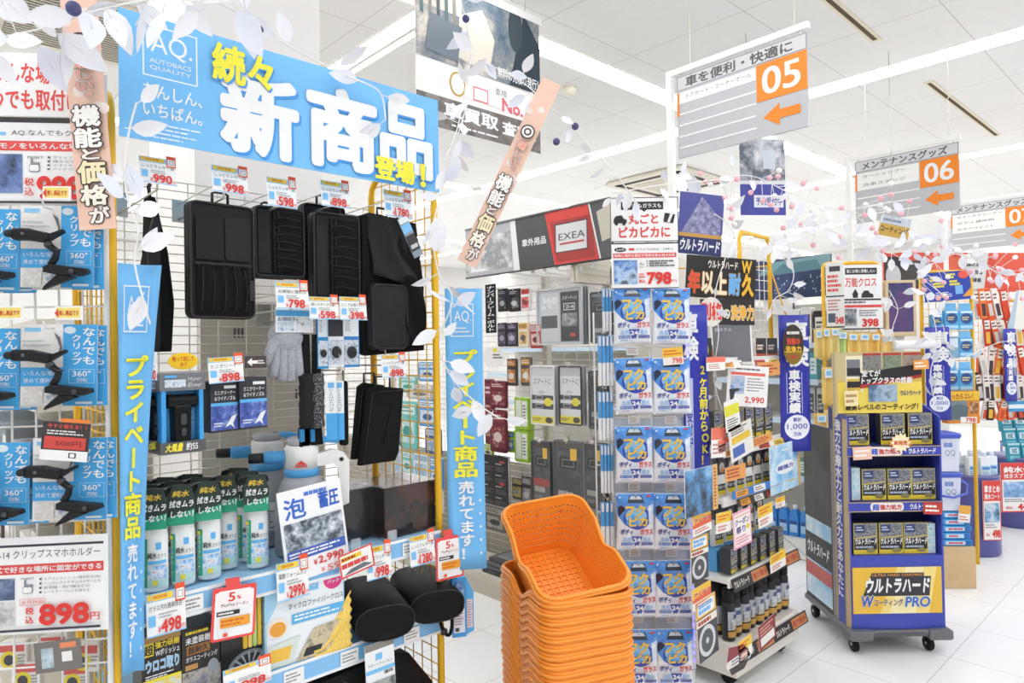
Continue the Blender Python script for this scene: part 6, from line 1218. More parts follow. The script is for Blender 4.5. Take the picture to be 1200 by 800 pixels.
b = bx(FV, 834, 378, 883, 428, y=-.03); w, h = b[2] - b[0], b[3] - b[1]
t = T('monitor', 'small grey monitor in a white frame on the end shelf', 'monitor', at(FV, b[0], -.03, b[1], 0, -4)); mb = MB(); mb.slab(rr(0, 0, w, h, .006), 0, .025, mat('EDEBE8', .4), .004); mb.obj('frame', t)
mb = MB(); mb.rect(w * .05, h * .08, w * .95, h * .95, mat('75777B', .12)); mb.ay = -.0004; mb.txt('窓ガラス', w * .1, h * .8, w * .5, h * .88, 'D8DADC', .0); mb.obj('screen', t)
mb = MB(); mb.box(w * .3, .025, -.01, w * .7, .09, .03, mat('D8D6D2')); mb.obj('stand', t)
def e_2990(mb, w, h):
    mb.rect(0, 0, w, h, 'F5F3F1'); mb.bars(w * .2, h * .88, w * .8, h * .94, 1, '6A6A6E', 2, .7); mb.rect(w * .08, h * .76, w * .92, h * .83, 'E86A5A'); mb.rect(w * .08, h * .3, w * .42, h * .74, photo(['5A7AB8', 'B9C8E0', 'E8C89A'], 25, 5)); mb.poly([(w * .1, h * .1), (w * .16, h * .1), (w * .2, h * .34), (w * .3, h * .38), (w * .3, h * .44), (w * .06, h * .4)], '3A3A3E')
    mb.bars(w * .48, h * .36, w * .92, h * .72, 5, '8A8A8E', 4, .35); mb.txt('2,990', w * .45, h * .08, w * .92, h * .24, RED, .03)
ecard((850, 426, 898, 474), -.06, e_2990, 'tilted white paper sign with a 2,990 price below the monitor', 'product_sign', 'sign', 5, None, .002, FV)
for i, px in enumerate((886, 899)): 
    ecard((px, 396, px + 12, 424), .1, lambda mb, w, h: (mb.rect(0, 0, w, h, '2A2426'), mb.rect(0, h * .1, w, h * .35, 'C9542E'), mb.bars(w * .1, h * .5, w * .9, h * .75, 2, 'F0DCC8', 7, .7)), 'black and orange wax pack right of the monitor, %s one' % ('left', 'right')[i], 'wax_pack', 'package', 0, 'black and orange wax packs', .03)
ecard((822, 396, 834, 424), .1, lambda mb, w, h: (mb.rect(0, 0, w, h, '2A3028'), mb.ell(w * .3, h * .5, w * .4, h * .3, 'C9C23A')), 'dark green round print pack left of the monitor', 'wax_pack', 'package', 0, None, .03)
ecard((851, 470, 868, 506), -.02, lambda mb, w, h: (mb.rect(0, 0, w, h, 'F0EEE8'), mb.rect(0, h * .5, w, h * .85, 'E4DE3A'), mb.bars(w * .1, h * .1, w * .9, h * .42, 4, '6A6A6E', 3)), 'white and yellow hanging leaflet below the 2,990 sign', 'leaflet', 'leaflet', -8)
ecard((857, 500, 884, 540), -.02, lambda mb, w, h: (mb.rect(0, 0, w, h, 'EAE6E0'), mb.rect(w * .1, h * .5, w * .9, h * .7, 'E8C23A'), mb.rect(w * .1, h * .1, w * .6, h * .4, '4A6AB4'), mb.bars(w * .1, h * .74, w * .9, h * .95, 3, '5A4A4A', 5)), 'small printed leaflet hanging over the trigger bottles', 'leaflet', 'leaflet', -10)
# navy vertical banners
NV = '2E35A8'
def navy(F, w, h, lb, mode):
    mb = MB(); mb.warp = lambda x, y, z: (x, y - .003 * sin(pi * x / w), z)
    mb.sheet(lambda u, v: (w * u, 0, h * v), 6, 8, mat(NV, .4), th=.002); mb.ay = -.002; mb.lay = .0004
    if mode == 'ok':
        mb.txt('車検', w * .04, h * .68, w * .62, h * .96, WHITE, .05, vert=True); mb.txt('2ヶ月前からOK！', w * .6, h * .08, w * .96, h * .66, 'EFE23C', .05, vert=True); mb.rect(w * .06, h * .04, w * .36, h * .58, 'C9CEF2'); mb.txt('受付中', w * .1, h * .18, w * .34, h * .4, NV, .03, vert=True)
    else:
        mb.txt('車検', w * .2, h * .62, w * .98, h * .96, WHITE, .05, vert=True); mb.rect(w * .2, h * .28, w * .215, h * .58, WHITE); mb.rect(w * .7, h * .28, w * .715, h * .58, WHITE); mb.txt('車検実績', w * .26, h * .28, w * .66, h * .6, WHITE, .05, vert=True)
        mb.ell(w * .52, h * .18, w * .42, h * .09, 'F2F4FC'); mb.txt('累計', w * .38, h * .22, w * .66, h * .25, NV, .02); mb.txt('1,000', w * .18, h * .16, w * .86, h * .205, NV, .0); mb.txt('万台', w * .38, h * .115, w * .64, h * .145, NV, .02)
    return mb.thing('vertical_banner', lb, 'banner', F)
FN = at(FD, .0, .05, 0)
b = bx(FN, 801, 357, 831, 562); navy(at(FN, b[0], .0, b[1], 4), b[2] - b[0], b[3] - b[1], 'navy vertical banner with yellow lettering right of the wipe packs', 'ok')
FN2 = FR(ER + .02, 1.52, 0, VIEWDEG + 12)
b = bx(FN2, 914, 369, 949, 529); navy(at(FN2, b[0], 0, b[1], 0), b[2] - b[0], b[3] - b[1], 'navy vertical banner with a white 1,000 circle at the right of the end shelf', 'rec')
b = bx(FN2, 917, 380, 942, 427, -.06); w, h = b[2] - b[0], b[3] - b[1]
mb = MB(); mb.slab([(w / 2 + w / 2 * cos(a), h / 2 + h / 2 * sin(a)) for a in [2 * pi * i / 28 for i in range(28)]], 0, .004, mat('3A2E2A')); mb.slab([(w / 2 + w / 2 * cos(a), h / 2 + h / 2 * sin(a)) for a in [pi * 1.1 + pi * .8 * i / 16 for i in range(17)]], -.0006, 0, mat('8A6A22')); mb.ay = -.0008; mb.txt('別格の', w * .2, h * .5, w * .8, h * .66, 'E8543A', .05); mb.txt('洗浄力', w * .14, h * .3, w * .86, h * .46, 'F2C23A', .05); mb.rect(w * .35, h * .16, w * .65, h * .22, 'C23A2E'); mb.bars(w * .2, h * .74, w * .8, h * .84, 1, 'E8E4DC', 2, .7); mb.tube([(w * .5, .004, h * .5), (w * .5, .06, h * .5)], .003, STEEL, 5)
mb.thing('round_sign', 'round black and gold cleaning power sign in front of the navy banner', 'sign', at(FN2, b[0], -.06, b[1]))
mb = MB(); NY = .12; NL = 2.99; mb.tube([(ER - .01, .44, 1.9), (ER + .02, NY, 1.9), (ER + .03, .03, 1.6)], .004, YELM, 6); mb.tube([(NL, NY, 1.5), (NL, NY, 2.0), (NL + .02, NY, 2.04), (ER, NY, 2.04), (ER + .02, NY, 2.0), (ER + .02, NY, 1.5)], .011, YELM, 8); mb.tube([(NL, NY, 1.86), (NL, .46, 1.9)], .004, YELM, 6)
x = NL + .04
while x < ER: mb.tube([(x, NY, 1.5), (x, NY, 2.03)], .002, mat('F0EBDD', .4), 4); x += .05
z = 1.52
while z < 2.0: mb.tube([(NL, NY, z), (ER + .02, NY, z)], .002, mat('F0EBDD', .4), 4); z += .05
mb.obj('top_net', ECAP)
# ================================================================ blue wheeled coating display cart
pl = wpt(988, 760, 3.27); FF = FR(pl.x, pl.y, 0, VIEWDEG)
def fbx(p, y=0.0): return bx(FF, *p, y=y)
CW = fbx((988, 600, 1106, 700))[2]; CD = .5
CBL = mat('3C4BB2', .4, kind='card', scale=12); CBD = mat('222C78', .5)
zb = .115
z_p = loc(FF, 1050, 651)[1]; zs2 = loc(FF, 1050, 587)[1]; zs1 = loc(FF, 1050, 522)[1]; ztop = loc(FF, 1050, 482)[1]
t = CART = T('display_cart', 'blue cardboard coating display on a grey wheeled dolly', 'display cart', FF)
SX0, TX = .045, .0
mb = MB()
mb.slab([(SX0 + .001, zb), (CW - .001, zb), (CW - .001, z_p), (SX0 + .001, z_p)], -.001, CD - .001, CBL, .002); mb.box(SX0 + .001, .16, z_p, CW - .001, CD - .001, ztop - .14, CBD); mb.box(SX0 + .001, .155, ztop - .14, CW - .001, .2, ztop + .005, CBD); mb.obj('body', t)
sp = [(0.0, SX0 - .008), (0.0, .0)]
mb = MB()
PL = [(0, zb), (0, ztop - .03), (.15, ztop + .03), (.152, ztop - .1), (CD, ztop - .1), (CD, zb)]
for xo in (SX0, CW - .008):
    n_ = len(PL); mb.add([(xo, y, z) for y, z in PL] + [(xo + .008, y, z) for y, z in PL], [tuple(range(n_)), tuple(reversed(range(n_, 2 * n_)))] + [(i, n_ + i, n_ + (i + 1) % n_, (i + 1) % n_) for i in range(n_)], CBL)
mb.obj('side_panels', t)
# print on the left side
def side(mb, y0, y1, z0, z1, m, k=1):
    def px_(y, z): return SX0 - .0 * (z - zb) / (ztop - zb) - .0006 * k
    mb.add([(px_(y0, z0), y0, z0), (px_(y0, z1), y0, z1), (px_(y1, z1), y1, z1), (px_(y1, z0), y1, z0)], [(0, 1, 2, 3)], m)
mb = MB(); H_ = ztop - zb
side(mb, .0, .05, zb, ztop - .035, 'C9B184'); side(mb, .05, .06, zb, ztop - .012, '8A7A5A'); side(mb, .06, .13, zb, ztop - .005, '3A4AB0'); side(mb, .13, .15, zb, ztop + .015, 'B9A06A'); side(mb, .153, .18, zb, ztop - .105, '8E8A86'); side(mb, .18, CD, zb, ztop - .102, '3A3836')
side(mb, .19, CD - .01, zb + H_ * .02, zb + H_ * .42, photo(['5AA4DC', 'A9D4F2', 'E8F2FA', '3A6EA8'], 5, 3), 2); side(mb, .19, CD - .01, zb + H_ * .2, zb + H_ * .34, '2E2C2E', 3); side(mb, .19, CD - .01, zb + H_ * .12, zb + H_ * .19, 'C9605A', 3); side(mb, .19, CD - .01, zb + H_ * .44, ztop - .11, photo(['0E0E10', '1E1C1A', '3E3A34', '14161C'], 6, 7), 2)
def swarp(x, y, z): return (SX0 - .0 * (z - zb) / (ztop - zb) - .0025 - (0 - y) * 1.0 + 0, CD - .0 - x if False else x, z)
mb.warp = lambda x, y, z: (SX0 - .0 * (z - zb) / (ztop - zb) - .0022 + y, .13 - x, z)
mb.txt('強力な撥水力と耐久力をあなたに', .005, zb + H_ * .12, .065, zb + H_ * .96, WHITE, .05, vert=True)
mb.warp = lambda x, y, z: (SX0 - .0 * (z - zb) / (ztop - zb) - .003 + y, CD - x, z)
mb.txt('ウルトラハード', .03, zb + H_ * .24, .28, zb + H_ * .3, WHITE, .05, shear=.15); mb.warp = None
mb.obj('side_print', t)
for z in (zs2, zs1):
    mb = MB(); mb.box(SX0 + .001, .0, z - .04, CW - .008, .15, z, CBD); mb.box(SX0 - .004, -.004, z - .05, CW - .002, .0, z - .002, CBL); mb.ay = -.0042; mb.rect(SX0 - .004, z - .05, CW, z - .046, 'C9A86A'); mb.rect(SX0 - .004, z - .006, CW, z - .002, 'C9A86A')
    mb.slab(rr(SX0 + .1, z - .046, SX0 + .26, z - .006, .015), -.008, -.004, mat('F4F0F2')); mb.ay = -.0082; mb.txt('超', SX0 + .11, z - .04, SX0 + .14, z - .012, '3A5AC8', .05); mb.txt('強力処方', SX0 + .145, z - .038, SX0 + .25, z - .014, 'D8483A', .05); mb.ay = -.0042; mb.txt('ウルトラハード', SX0 + .29, z - .038, SX0 + .42, z - .014, WHITE, .05, shear=.15); mb.obj('shelf', t)
# bottom graphic
g = fbx((999, 664, 1103, 718)); x0, z0, x1, z1 = g[0], g[1], g[2], g[3]
mb = MB(); mb.slab([(x0, z0), (x1, z0), (x1, z1), (x0, z1)], -.005, -.0005, mat('EDBE3E', .35)); mb.ay = -.0052; w, h = x1 - x0, z1 - z0
mb.poly([(x0 + w * .3, z0), (x0 + w * .85, z0), (x0 + w * .95, z1), (x0 + w * .5, z1)], 'F6DC86'); mb.poly([(x0 + w * .4, z0), (x0 + w * .7, z0), (x0 + w * .8, z1), (x0 + w * .6, z1)], 'FAEBB4')
mb.poly([(x0 + w * .11, z0 + h * .38), (x0 + w * .86, z0 + h * .38), (x0 + w * .88, z0 + h * .8), (x0 + w * .2, z0 + h * .82)], '33343C'); mb.poly([(x0 + w * .2, z0 + h * .8), (x0 + w * .8, z0 + h * .8), (x0 + w * .8, z0 + h * .88), (x0 + w * .21, z0 + h * .88)], '33343C'); mb.txt('ULTRA HARD COATING', x0 + w * .22, z0 + h * .81, x0 + w * .78, z0 + h * .86, 'F0A23A', .02); mb.txt('ウルトラハード', x0 + w * .14, z0 + h * .46, x0 + w * .85, z0 + h * .76, WHITE, .06, shear=.1)
mb.txt('W', x0 + w * .08, z0 + h * .16, x0 + w * .21, z0 + h * .38, '3A5AB8', .05, out=(WHITE, .05), shear=.15); mb.txt('コーティング', x0 + w * .23, z0 + h * .17, x0 + w * .55, z0 + h * .32, '4A4A54', .03, shear=.1, out=(WHITE, .04)); mb.txt('PRO', x0 + w * .58, z0 + h * .15, x0 + w * .85, z0 + h * .36, '3A6AC0', .04, out=(WHITE, .05), shear=.12); mb.obj('front_graphic', t)
# header
b = fbx((984, 412, 1083, 484)); w, h = b[2] - b[0], b[3] - b[1]
mb = MB(); mb.F = Matrix.Translation((b[0], .02, b[1])); mb.slab([(0, 0), (w, 0), (w, h * .98), (0, h)], 0, .008, mat('D8BE5A', .4)); mb.slab([(-.012, -.02), (0, 0), (0, h), (-.012, h)], .0, .03, mat('C9B684', .4))
mb.rect(0, 0, w, h * .5, 'F0D65A'); mb.poly([(w * .26, h * .44), (w, h * .66), (w, h), (0, h), (0, h * .56)], 'C9B88A'); mb.rect(w * .1, h * .35, w * .3, h * .94, 'EFE6C8'); mb.rect(w * .11, h * .6, w * .27, h * .88, '7A7C84'); mb.rect(w * .11, h * .62, w * .27, h * .74, '25262C'); mb.rect(w * .11, h * .36, w * .27, h * .56, 'D8B84A'); mb.rect(w * .11, h * .42, w * .27, h * .52, '25262C')
for i in range(3): mb.rect(w * (.3 + .24 * i), h * .7, w * (.52 + .24 * i), h * .96, photo([['4A4A4A', '8A8A86', '6A6A66'], ['4A5A44', '8E9A84', '2E3A2A'], ['6A5A52', 'A89A90', '8A7A70']][i], 60, i)); mb.rect(w * (.3 + .24 * i), h * .94, w * (.52 + .24 * i), h * .98, 'B23A2E')
mb.poly([(w * .26, h * .42), (w, h * .62), (w, h * .8), (w * .6, h * .72), (w * .26, h * .66)], '2A2426'); mb.poly([(w * .26, h * .4), (w, h * .57), (w, h * .62), (w * .26, h * .46)], 'B23230'); mb.txt('全てが', w * .28, h * .6, w * .5, h * .7, WHITE, .05, shear=.1); mb.txt('トップクラスの性能', w * .28, h * .48, w * .88, h * .58, WHITE, .05, shear=.1)
mb.rect(w * .36, h * .18, w * .7, h * .46, photo(['2A3A50', '5A7A9A', 'A9C0D4', '1E2430'], 10, 4)); mb.txt('ウルトラハード', w * .74, h * .28, w * .98, h * .36, '33343C', .06, out=(WHITE, .04)); mb.txt('最高レベルのコーティング！', w * .08, h * .05, w * .94, h * .15, '2A2624', .04, shear=.1); mb.F = None; mb.obj('header_board', t)
# dolly
GD = mat('6E6E72', .5)
mb = MB(); mb.plate(rr(SX0 - .01, -.02, CW + .02, CD + .02, .02), .085, zb, GD, .006)
for x in (SX0 + .03, CW - .04): mb.slab(rr(x - .055, .07, x + .06, zb + .004, .012), -.032, .03, GD, .005)
mb.obj('dolly_deck', t)
mb = MB(); mb.box(SX0 + .1, -.022, .09, CW - .11, -.018, zb - .006, mat('5A5A5E', .5)); mb.obj('dolly_slot', t)
for x in (SX0 + .035, CW - .055):
    for y in (.03, CD - .05):
        c = MB(); c.lathe([(.006, -.013), (.032, -.012), (.034, -.006), (.034, .006), (.032, .012), (.006, .013)], mat('1A1A1C', .5), 20, axis='x', o=(x - .012, y, .034)); c.obj('caster_wheel', t)
        c = MB(); c.box(x + .004, y - .012, .02, x + .01, y + .03, .07, STEEL); c.box(x - .03, y - .012, .068, x + .012, y + .03, .086, STEEL); c.lathe([(.002, -.02), (.008, -.018), (.008, .02)], STEEL, 10, axis='x', o=(x - .008, y, .034)); c.obj('caster_fork', t, 'chrome caster fork')
# boxes on the cart
for r_, (z, nm, xs) in enumerate(((zs1 + .001, 'top', (990, 1032, 1064)), (zs2 + .001, 'middle', (1010, 1040, 1068)), (z_p + .001, 'bottom', (1000, 1030, 1059)))):
    for i, px in enumerate(xs):
        x = loc(FF, px, (500, 565, 630)[r_], .03)[0]
        ub(at(FF, x, .03 if r_ else .03, z, 0, 0), 'coating box on the blue cart, %s shelf, %s from the left' % (nm, ORD[i]), 'coating boxes on the blue cart', 1.05, 1.02)
for p, z, lb in (((998, 548, 1008, 585), zs2, 'pale leaflet box left of the middle row on the blue cart'), ((1087, 613, 1096, 651), z_p, 'pale leaflet box right of the bottom row on the blue cart')):
    b = fbx(p, .03); w, h = b[2] - b[0], b[3] - z - .001
    mb = MB(); mb.box(0, 0, 0, w, .04, h, 'D8DCD8'); [mb.rect(w * .1, h * (.06 + .24 * i), w * .9, h * (.26 + .24 * i), photo(['4AA4C8', 'C4DDE4', '6AB0A8'], 40, i)) for i in range(4)]; mb.thing('leaflet_box', lb, 'box', at(FF, b[0], .03, z + .001))
b = fbx((1041, 509, 1070, 528), -.015); w, h = b[2] - b[0], b[3] - b[1]
mb = MB(); mb.slab([(w / 2 + (w / 2 if i % 2 else w * .36) * cos(pi * i / 12), h / 2 + (h / 2 if i % 2 else h * .36) * sin(pi * i / 12)) for i in range(24)], 0, .003, mat('F2A23A')); mb.star(w / 2, h / 2, w * .42, w * .3, 12, 'FBE9C0'); mb.txt('新発売', w * .24, h * .36, w * .76, h * .62, 'D8622A', .06); mb.thing('burst_sign', 'orange starburst new sign on the top rail of the blue cart', 'sign', at(FF, b[0], -.015, b[1]))
for p, c, lb, rl in (((1000, 524, 1022, 539), 'F2C8B4', 'pale red card hanging at the left of the top cart rail', -3), ((1082, 588, 1104, 602), 'C23A30', 'red and black card at the right end of the middle cart rail', 3), ((1071, 422, 1089, 433), 'F0A24A', 'orange card stuck at the right of the cart header', -3), ((990, 458, 1006, 476), 'F2E2B0', 'cream card stuck at the left foot of the cart header', -2)):
    b = fbx(p, -.012); w, h = b[2] - b[0], b[3] - b[1]; mb = MB(); mb.box(0, 0, 0, w, .002, h, c); mb.bars(w * .1, h * .15, w * .9, h * .85, 2, 'FBF4EC' if c != 'F2E2B0' else 'B98A5A', len(lb)); mb.thing('shelf_card', lb, 'card', at(FF, b[0], -.012, b[1], 0, 0, rl))
# ================================================================ orange shopping baskets
BO = mat('FF9E36', .34, kind='plastic', scale=20)
def basket_mesh():
    L, W, H = .42, .29, .20; l, w = .345, .225                # rim and bottom sizes
    def outline(k, n):                                      # rounded rectangle at height fraction k, n points
        a, b, r = (l + (L - l) * k) / 2, (w + (W - w) * k) / 2, .055; out = []
        seg = [(b - r, a - r), (-(b - r), a - r), (-(b - r), -(a - r)), (b - r, -(a - r))]
        P = []
        for q, (cx, cy) in enumerate(seg):
            for i in range(9): t = radians(90 * q + 90 * i / 8); P.append((cx + r * cos(t), cy + r * sin(t)))
        d = [0]
        for i in range(len(P)): d.append(d[-1] + math.dist(P[i], P[(i + 1) % len(P)]))
        for i in range(n):
            s = d[-1] * i / n; j = max(m for m in range(len(P)) if d[m] <= s + 1e-9); f = (s - d[j]) / max(d[j + 1] - d[j], 1e-9); A, B = P[j], P[(j + 1) % len(P)]; out.append((A[0] + (B[0] - A[0]) * f, A[1] + (B[1] - A[1]) * f))
        return out
    def top(x, y):                                          # height of the rim: dips at the middle of the long sides
        s = max(0, 1 - abs(y) / .09); s = s * s * (3 - 2 * s); return H - (.04 * s if abs(x) > W * .36 else 0)
    N, M = 84 * 3, 9 * 3
    rings = []
    for j in range(M + 1):
        k = j / M; o = outline(k, N); rings.append([(x, y, k * top(x, y)) for x, y in outline(k, N)])
    def inn(p, e=.0022):
        r_ = math.hypot(p[0], p[1]) or 1; return (p[0] - p[0] / r_ * e, p[1] - p[1] / r_ * e, p[2])
    vs = [p for r_ in rings for p in r_] + [inn(p) for r_ in rings for p in r_]; K = N * (M + 1); fs = []
    def hole(i, j):
        return i % 3 == 1 and j % 3 == 1 and 3 <= j < M - 4
    for j in range(M):
        for i in range(N):
            i2 = (i + 1) % N; a, b, c, d = j * N + i, j * N + i2, (j + 1) * N + i2, (j + 1) * N + i
            if hole(i, j):
                for p, q in ((a, b), (b, c), (c, d), (d, a)): fs.append((q, p, K + p, K + q))
            else: fs += [(a, b, c, d), (K + d, K + c, K + b, K + a)]
    m = MB(); m.add(vs, fs, BO, False)
    m.plate([(x * .985, y * .985) for x, y in outline(0, 40)], .0, .0022, BO)            # bottom with raised ribs
    for q in range(15):
        y = -l / 2 + .02 + q * (l - .04) / 14; m.box(-w / 2 + .012, y - .003, .0022, w / 2 - .012, y + .003, .0062, BO)
    for q in range(9):
        x = -w / 2 + .02 + q * (w - .04) / 8; m.box(x - .003, -l / 2 + .012, .0023, x + .003, l / 2 - .012, .0064, BO)
    o = outline(1, 120); m.tube([(x * 1.012, y * 1.012, top(x, y)) for x, y in o], .0062, BO, 7, closed=True)
    o2 = outline(.93, 120); m.tube([(x * 1.03, y * 1.03, top(x, y) - .016) for x, y in o2], .0035, BO, 5, closed=True)
    for x, y in outline(.98, 14): m.tube([(x * 1.01, y * 1.01, top(x, y) - .002), (x * .93, y * .93, top(x, y) - .06)], .0025, BO, 4)
    return m, outline, top
bm_, outl, topf = basket_mesh()
pb_ = wpt(660, 690, 2.2); BD = 2.2
FBK = FR(pb_.x, pb_.y, 0, VIEWDEG + 20)
def make_basket():
    t = T('shopping_basket', 'x', 'basket', FBK, 'stacked orange shopping baskets'); bm_.obj('basket_body', t)
    for s in (1, -1):
        m = MB(); pts = []
        for x, y in outl(1, 160):
            if s * y > .035: pts.append((x * 1.055, y * 1.03, topf(x, y) - .008))
        pts.sort(key=lambda p: math.atan2(p[1] * s, p[0]))
        e0, e1 = pts[0], pts[-1]
        pts = [(e0[0] * .99, s * .012, e0[2] - .008)] + pts + [(e1[0] * .99, s * .012, e1[2] - .008)]
        m.tube(pts, .0052, BO, 7); m.obj('handle', t)
    return t
bk_ = make_basket(); PITCH = .0252
rimz = EYE - (690 - 408) / FPX * (BD - .13)
base0 = rimz - .20 - .006
nb = int(base0 / PITCH)
for i in range(nb + 1):
    o = bk_ if i == 0 else dup(bk_, FBK)
    o.matrix_world = at(FBK, R.uniform(-.0015, .0015), R.uniform(-.0015, .0015), base0 - i * PITCH - (base0 - nb * PITCH if False else 0), R.uniform(-.8, .8))
    o['label'] = 'orange shopping basket nested %s from the top of the upright stack' % (ORD[i] if i < 20 else ('twenty-first', 'twenty-second', 'twenty-third', 'twenty-fourth', 'twenty-fifth', 'twenty-sixth')[i - 20])
o = dup(bk_, FBK); o['label'] = 'orange shopping basket lying tilted on top of the stack'
o.matrix_world = FBK @ Matrix.Translation((-.005, -.19, base0 + .205)) @ Matrix.Rotation(radians(27), 4, 'X') @ Matrix.Rotation(radians(-6), 4, 'Y') @ Matrix.Translation((0, .2, -.175))
BB = base0 - nb * PITCH
mb = MB(); mb.plate(rr(-.15, -.2, .15, .2, .03), .05, .06, STEEL, .003)
for x in (-.12, .12):
    for y in (-.16, .16): mb.lathe([(.006, -.008), (.022, -.008), (.022, .008), (.006, .008)], mat('2A2A2C', .5), 14, axis='x', o=(x, y, .022)); mb.box(x - .012, y - .012, .02, x + .012, y + .012, .05, STEEL)
if BB > .06: mb.box(-.1, -.14, .06, .1, .14, BB, STEEL)
mb.thing('basket_trolley', 'low steel wheeled base under the orange basket stack', 'trolley', FBK)
# ================================================================ hanging aisle signs
GRYP = mat('C2C3C6', .5); GRYD = mat('B4B5B8', .5); WPOST = mat('F7F6F3', .35); ORS = 'F58A20'
def aisle_sign(X, pxl, pxr, pyt, pyb, title, rows, num, lb, post_z, nlines, chain):
    F = FR(X, 0, 0, -90); xl, _ = loc(F, pxl, (pyt + pyb) / 2); xr, zt = loc(F, pxr, pyt); _, zb = loc(F, pxr, pyb); w, h = xr - xl, zt - zb
    t = T('aisle_sign', lb, 'aisle sign', at(F, xl, 0, zb)); mb = MB(); mb.box(0, 0, 0, w, .012, h * .9, GRYP)
    mb.rect(0, h * .74, w, h * .9, 'D6D6D8'); mb.frame(0, h * .74, w, h * .9, .006, '9FA0A4'); s = w * .64
    mb.txt(title, w * .08, h * .765, w * (.9 if len(title) > 7 else .94), h * .875, '5A5856', .04)
    rh = h * .62 / nlines
    for i in range(nlines):
        z = h * .72 - rh * i
        if i < len(rows): mb.rect(w * .02, z - rh * .86, s, z, 'F7F6F2'); mb.txt(rows[i], w * .08, z - rh * .62, s * (.95 if len(rows[i]) > 8 else .8), z - rh * .24, '5A5856', .0)
        mb.rect(w * .02, z - rh * 1.0, s, z - rh * .86, 'FAFAF8')
    mb.rect(s + w * .005, h * .36, w, h * .735, ORS); mb.txt(num, s + w * .05, h * .42, w * .95, h * .68, WHITE, .024); mb.arrow((s + w) / 2, h * .19, w * .26, h * .22, ORS); mb.rect(0, h * .46, w * .02, h * .72, ORS); mb.obj('panel', t)
    mb = MB(); T_ = .018
    mb.box(-.05, -.012, h * .93, w + .01, .016, h * .93 + .03, WPOST); mb.box(-.06, -.014, post_z - zb, -.028, .018, h * .93 + .03, WPOST)
    for x in (.02, w - .03): mb.box(x, .0, h * .88, x + .004, .006, h * .94, STEEL)
    mb.obj('post_frame', t)
    mb = MB()
    for x, wav in ((w * .12, chain), (w * .92, chain)):
        pts = []; L = CEIL - zb - h * .96
        for i in range(25): pts.append((x + (.008 * sin(i * 2.2) if wav and i < 14 else 0), .0, h * .96 + L * i / 24))
        mb.tube(pts, .0028, mat('EDE6D6', .5), 5)
    mb.obj('hanging_cord', t)
aisle_sign(3.06, 793, 945, 25, 148, '車を便利・快適に', ['ドアガード・コーナーポール'], '05', 'largest hanging grey aisle sign, with an orange 05', 1.94, 5, False)
aisle_sign(5.0, 1002, 1123, 157, 245, 'メンテナンスグッズ', ['カーシャンプー', '洗車スポンジ'], '06', 'smaller hanging grey aisle sign, its orange square reads 06', 1.7, 5, True)
aisle_sign(7.0, 1114, 1216, 222, 284, 'メンテナンスグッズ', ['ホイールクリーナー', 'ボディ補修剤', 'カラーペイント'], '07', 'hanging grey aisle sign with an orange 07 cut by the right edge', 1.7, 5, False)
# ================================================================ hanging posters
FP = FR(0, 2.57, 0); 
def pbx2(p, y=0): return bx(FP, *p, y=y)
x0 = loc(FP, 487, 60)[0]; x1 = loc(FP, 632, 90)[0]; zb_ = loc(FP, 487, 142)[1]; zt_ = 3.28
t = T('hanging_poster', 'large workshop photo poster hanging from the ceiling behind the banner', 'poster', at(FP, x0, 0, zb_)); w, h = x1 - x0, zt_ - zb_
mb = MB(); mb.box(0, 0, 0, w, .004, h, 'F4F2F0'); zl = lambda py: loc(FP, 487, py)[1] - zb_
z1_, z2_ = zl(104), zl(62)
mb.rect(0, 0, w, z1_, photo(['4A4644', '8A8480', '6A6460', 'A9A49E'], 5, 3)); mb.txt('車買取', w * .2, z1_ * .4, w * .62, z1_ * .88, WHITE, .05); mb.txt('査定！', w * .66, z1_ * .35, w * .95, z1_ * .8, WHITE, .05); mb.bars(w * .25, z1_ * .12, w * .75, z1_ * .24, 1, WHITE, 4)
mb.rect(w * .36, z1_ + .03, w * .9, z2_ - .02, 'FBF9F8'); mb.ell(w * .3, (z1_ + z2_) / 2, .05, .06, 'C9A24A'); mb.ell(w * .3, (z1_ + z2_) / 2, .04, .05, 'FBF9F8'); mb.txt('車検', w * .6, z1_ + .09, w * .7, z1_ + .13, '8A8684', .0); mb.txt('No.1', w * .66, z1_ + .02, w * .88, z1_ + .085, 'E86A7A', .04); mb.frame(w * .42, z1_ + .03, w * .54, z1_ + .1, .006, 'E86A7A')
mb.rect(0, z2_, w, h, photo(['2A3844', '5A6E7E', '8A8E90', 'D8CEBE', 'B9C4CC'], 4.5, 8)); mb.rect(0, z2_ + (h - z2_) * .62, w * .34, h, 'D9D2C4'); [mb.rect(w * (.03 + .06 * i), z2_ + (h - z2_) * .5, w * (.055 + .06 * i), h * (.9 + .02 * (i % 2)), ('4A6A66', '8A8478', '2E3C40')[i % 3]) for i in range(5)]; mb.rect(w * .1, h * .93, w * .2, h, 'B24A3A'); mb.poly([(w * .3, z2_ + .05), (w * .55, z2_ + .02), (w * .6, z2_ + .2), (w * .5, h * .9), (w * .32, h * .8)], 'DCD4C6'); mb.poly([(w * .72, z2_), (w, z2_), (w, h * .8), (w * .86, h)], '2A3A46'); mb.ell(w * .78, h * .86, .05, .12, '3A464E'); mb.poly([(w * .06, z2_ + .04), (w * .3, z2_ + .02), (w * .34, z2_ + .2), (w * .1, z2_ + .22)], '6A7682'); mb.txt('無料の見積り発行！', w * .62, z2_ + .02, w * .98, z2_ + .075, WHITE, .03); mb.obj('print', t)
mb = MB(); mb.box(-.02, -.006, h - .02, w + .02, .012, h + .02, 'F4F2F0')
mb.obj('rail', t)
mb = MB()
mb.tube([(.1, .0, h + .02), (.1, .0, CEIL - zb_)], .002, STEEL, 5); mb.obj('cord', t)
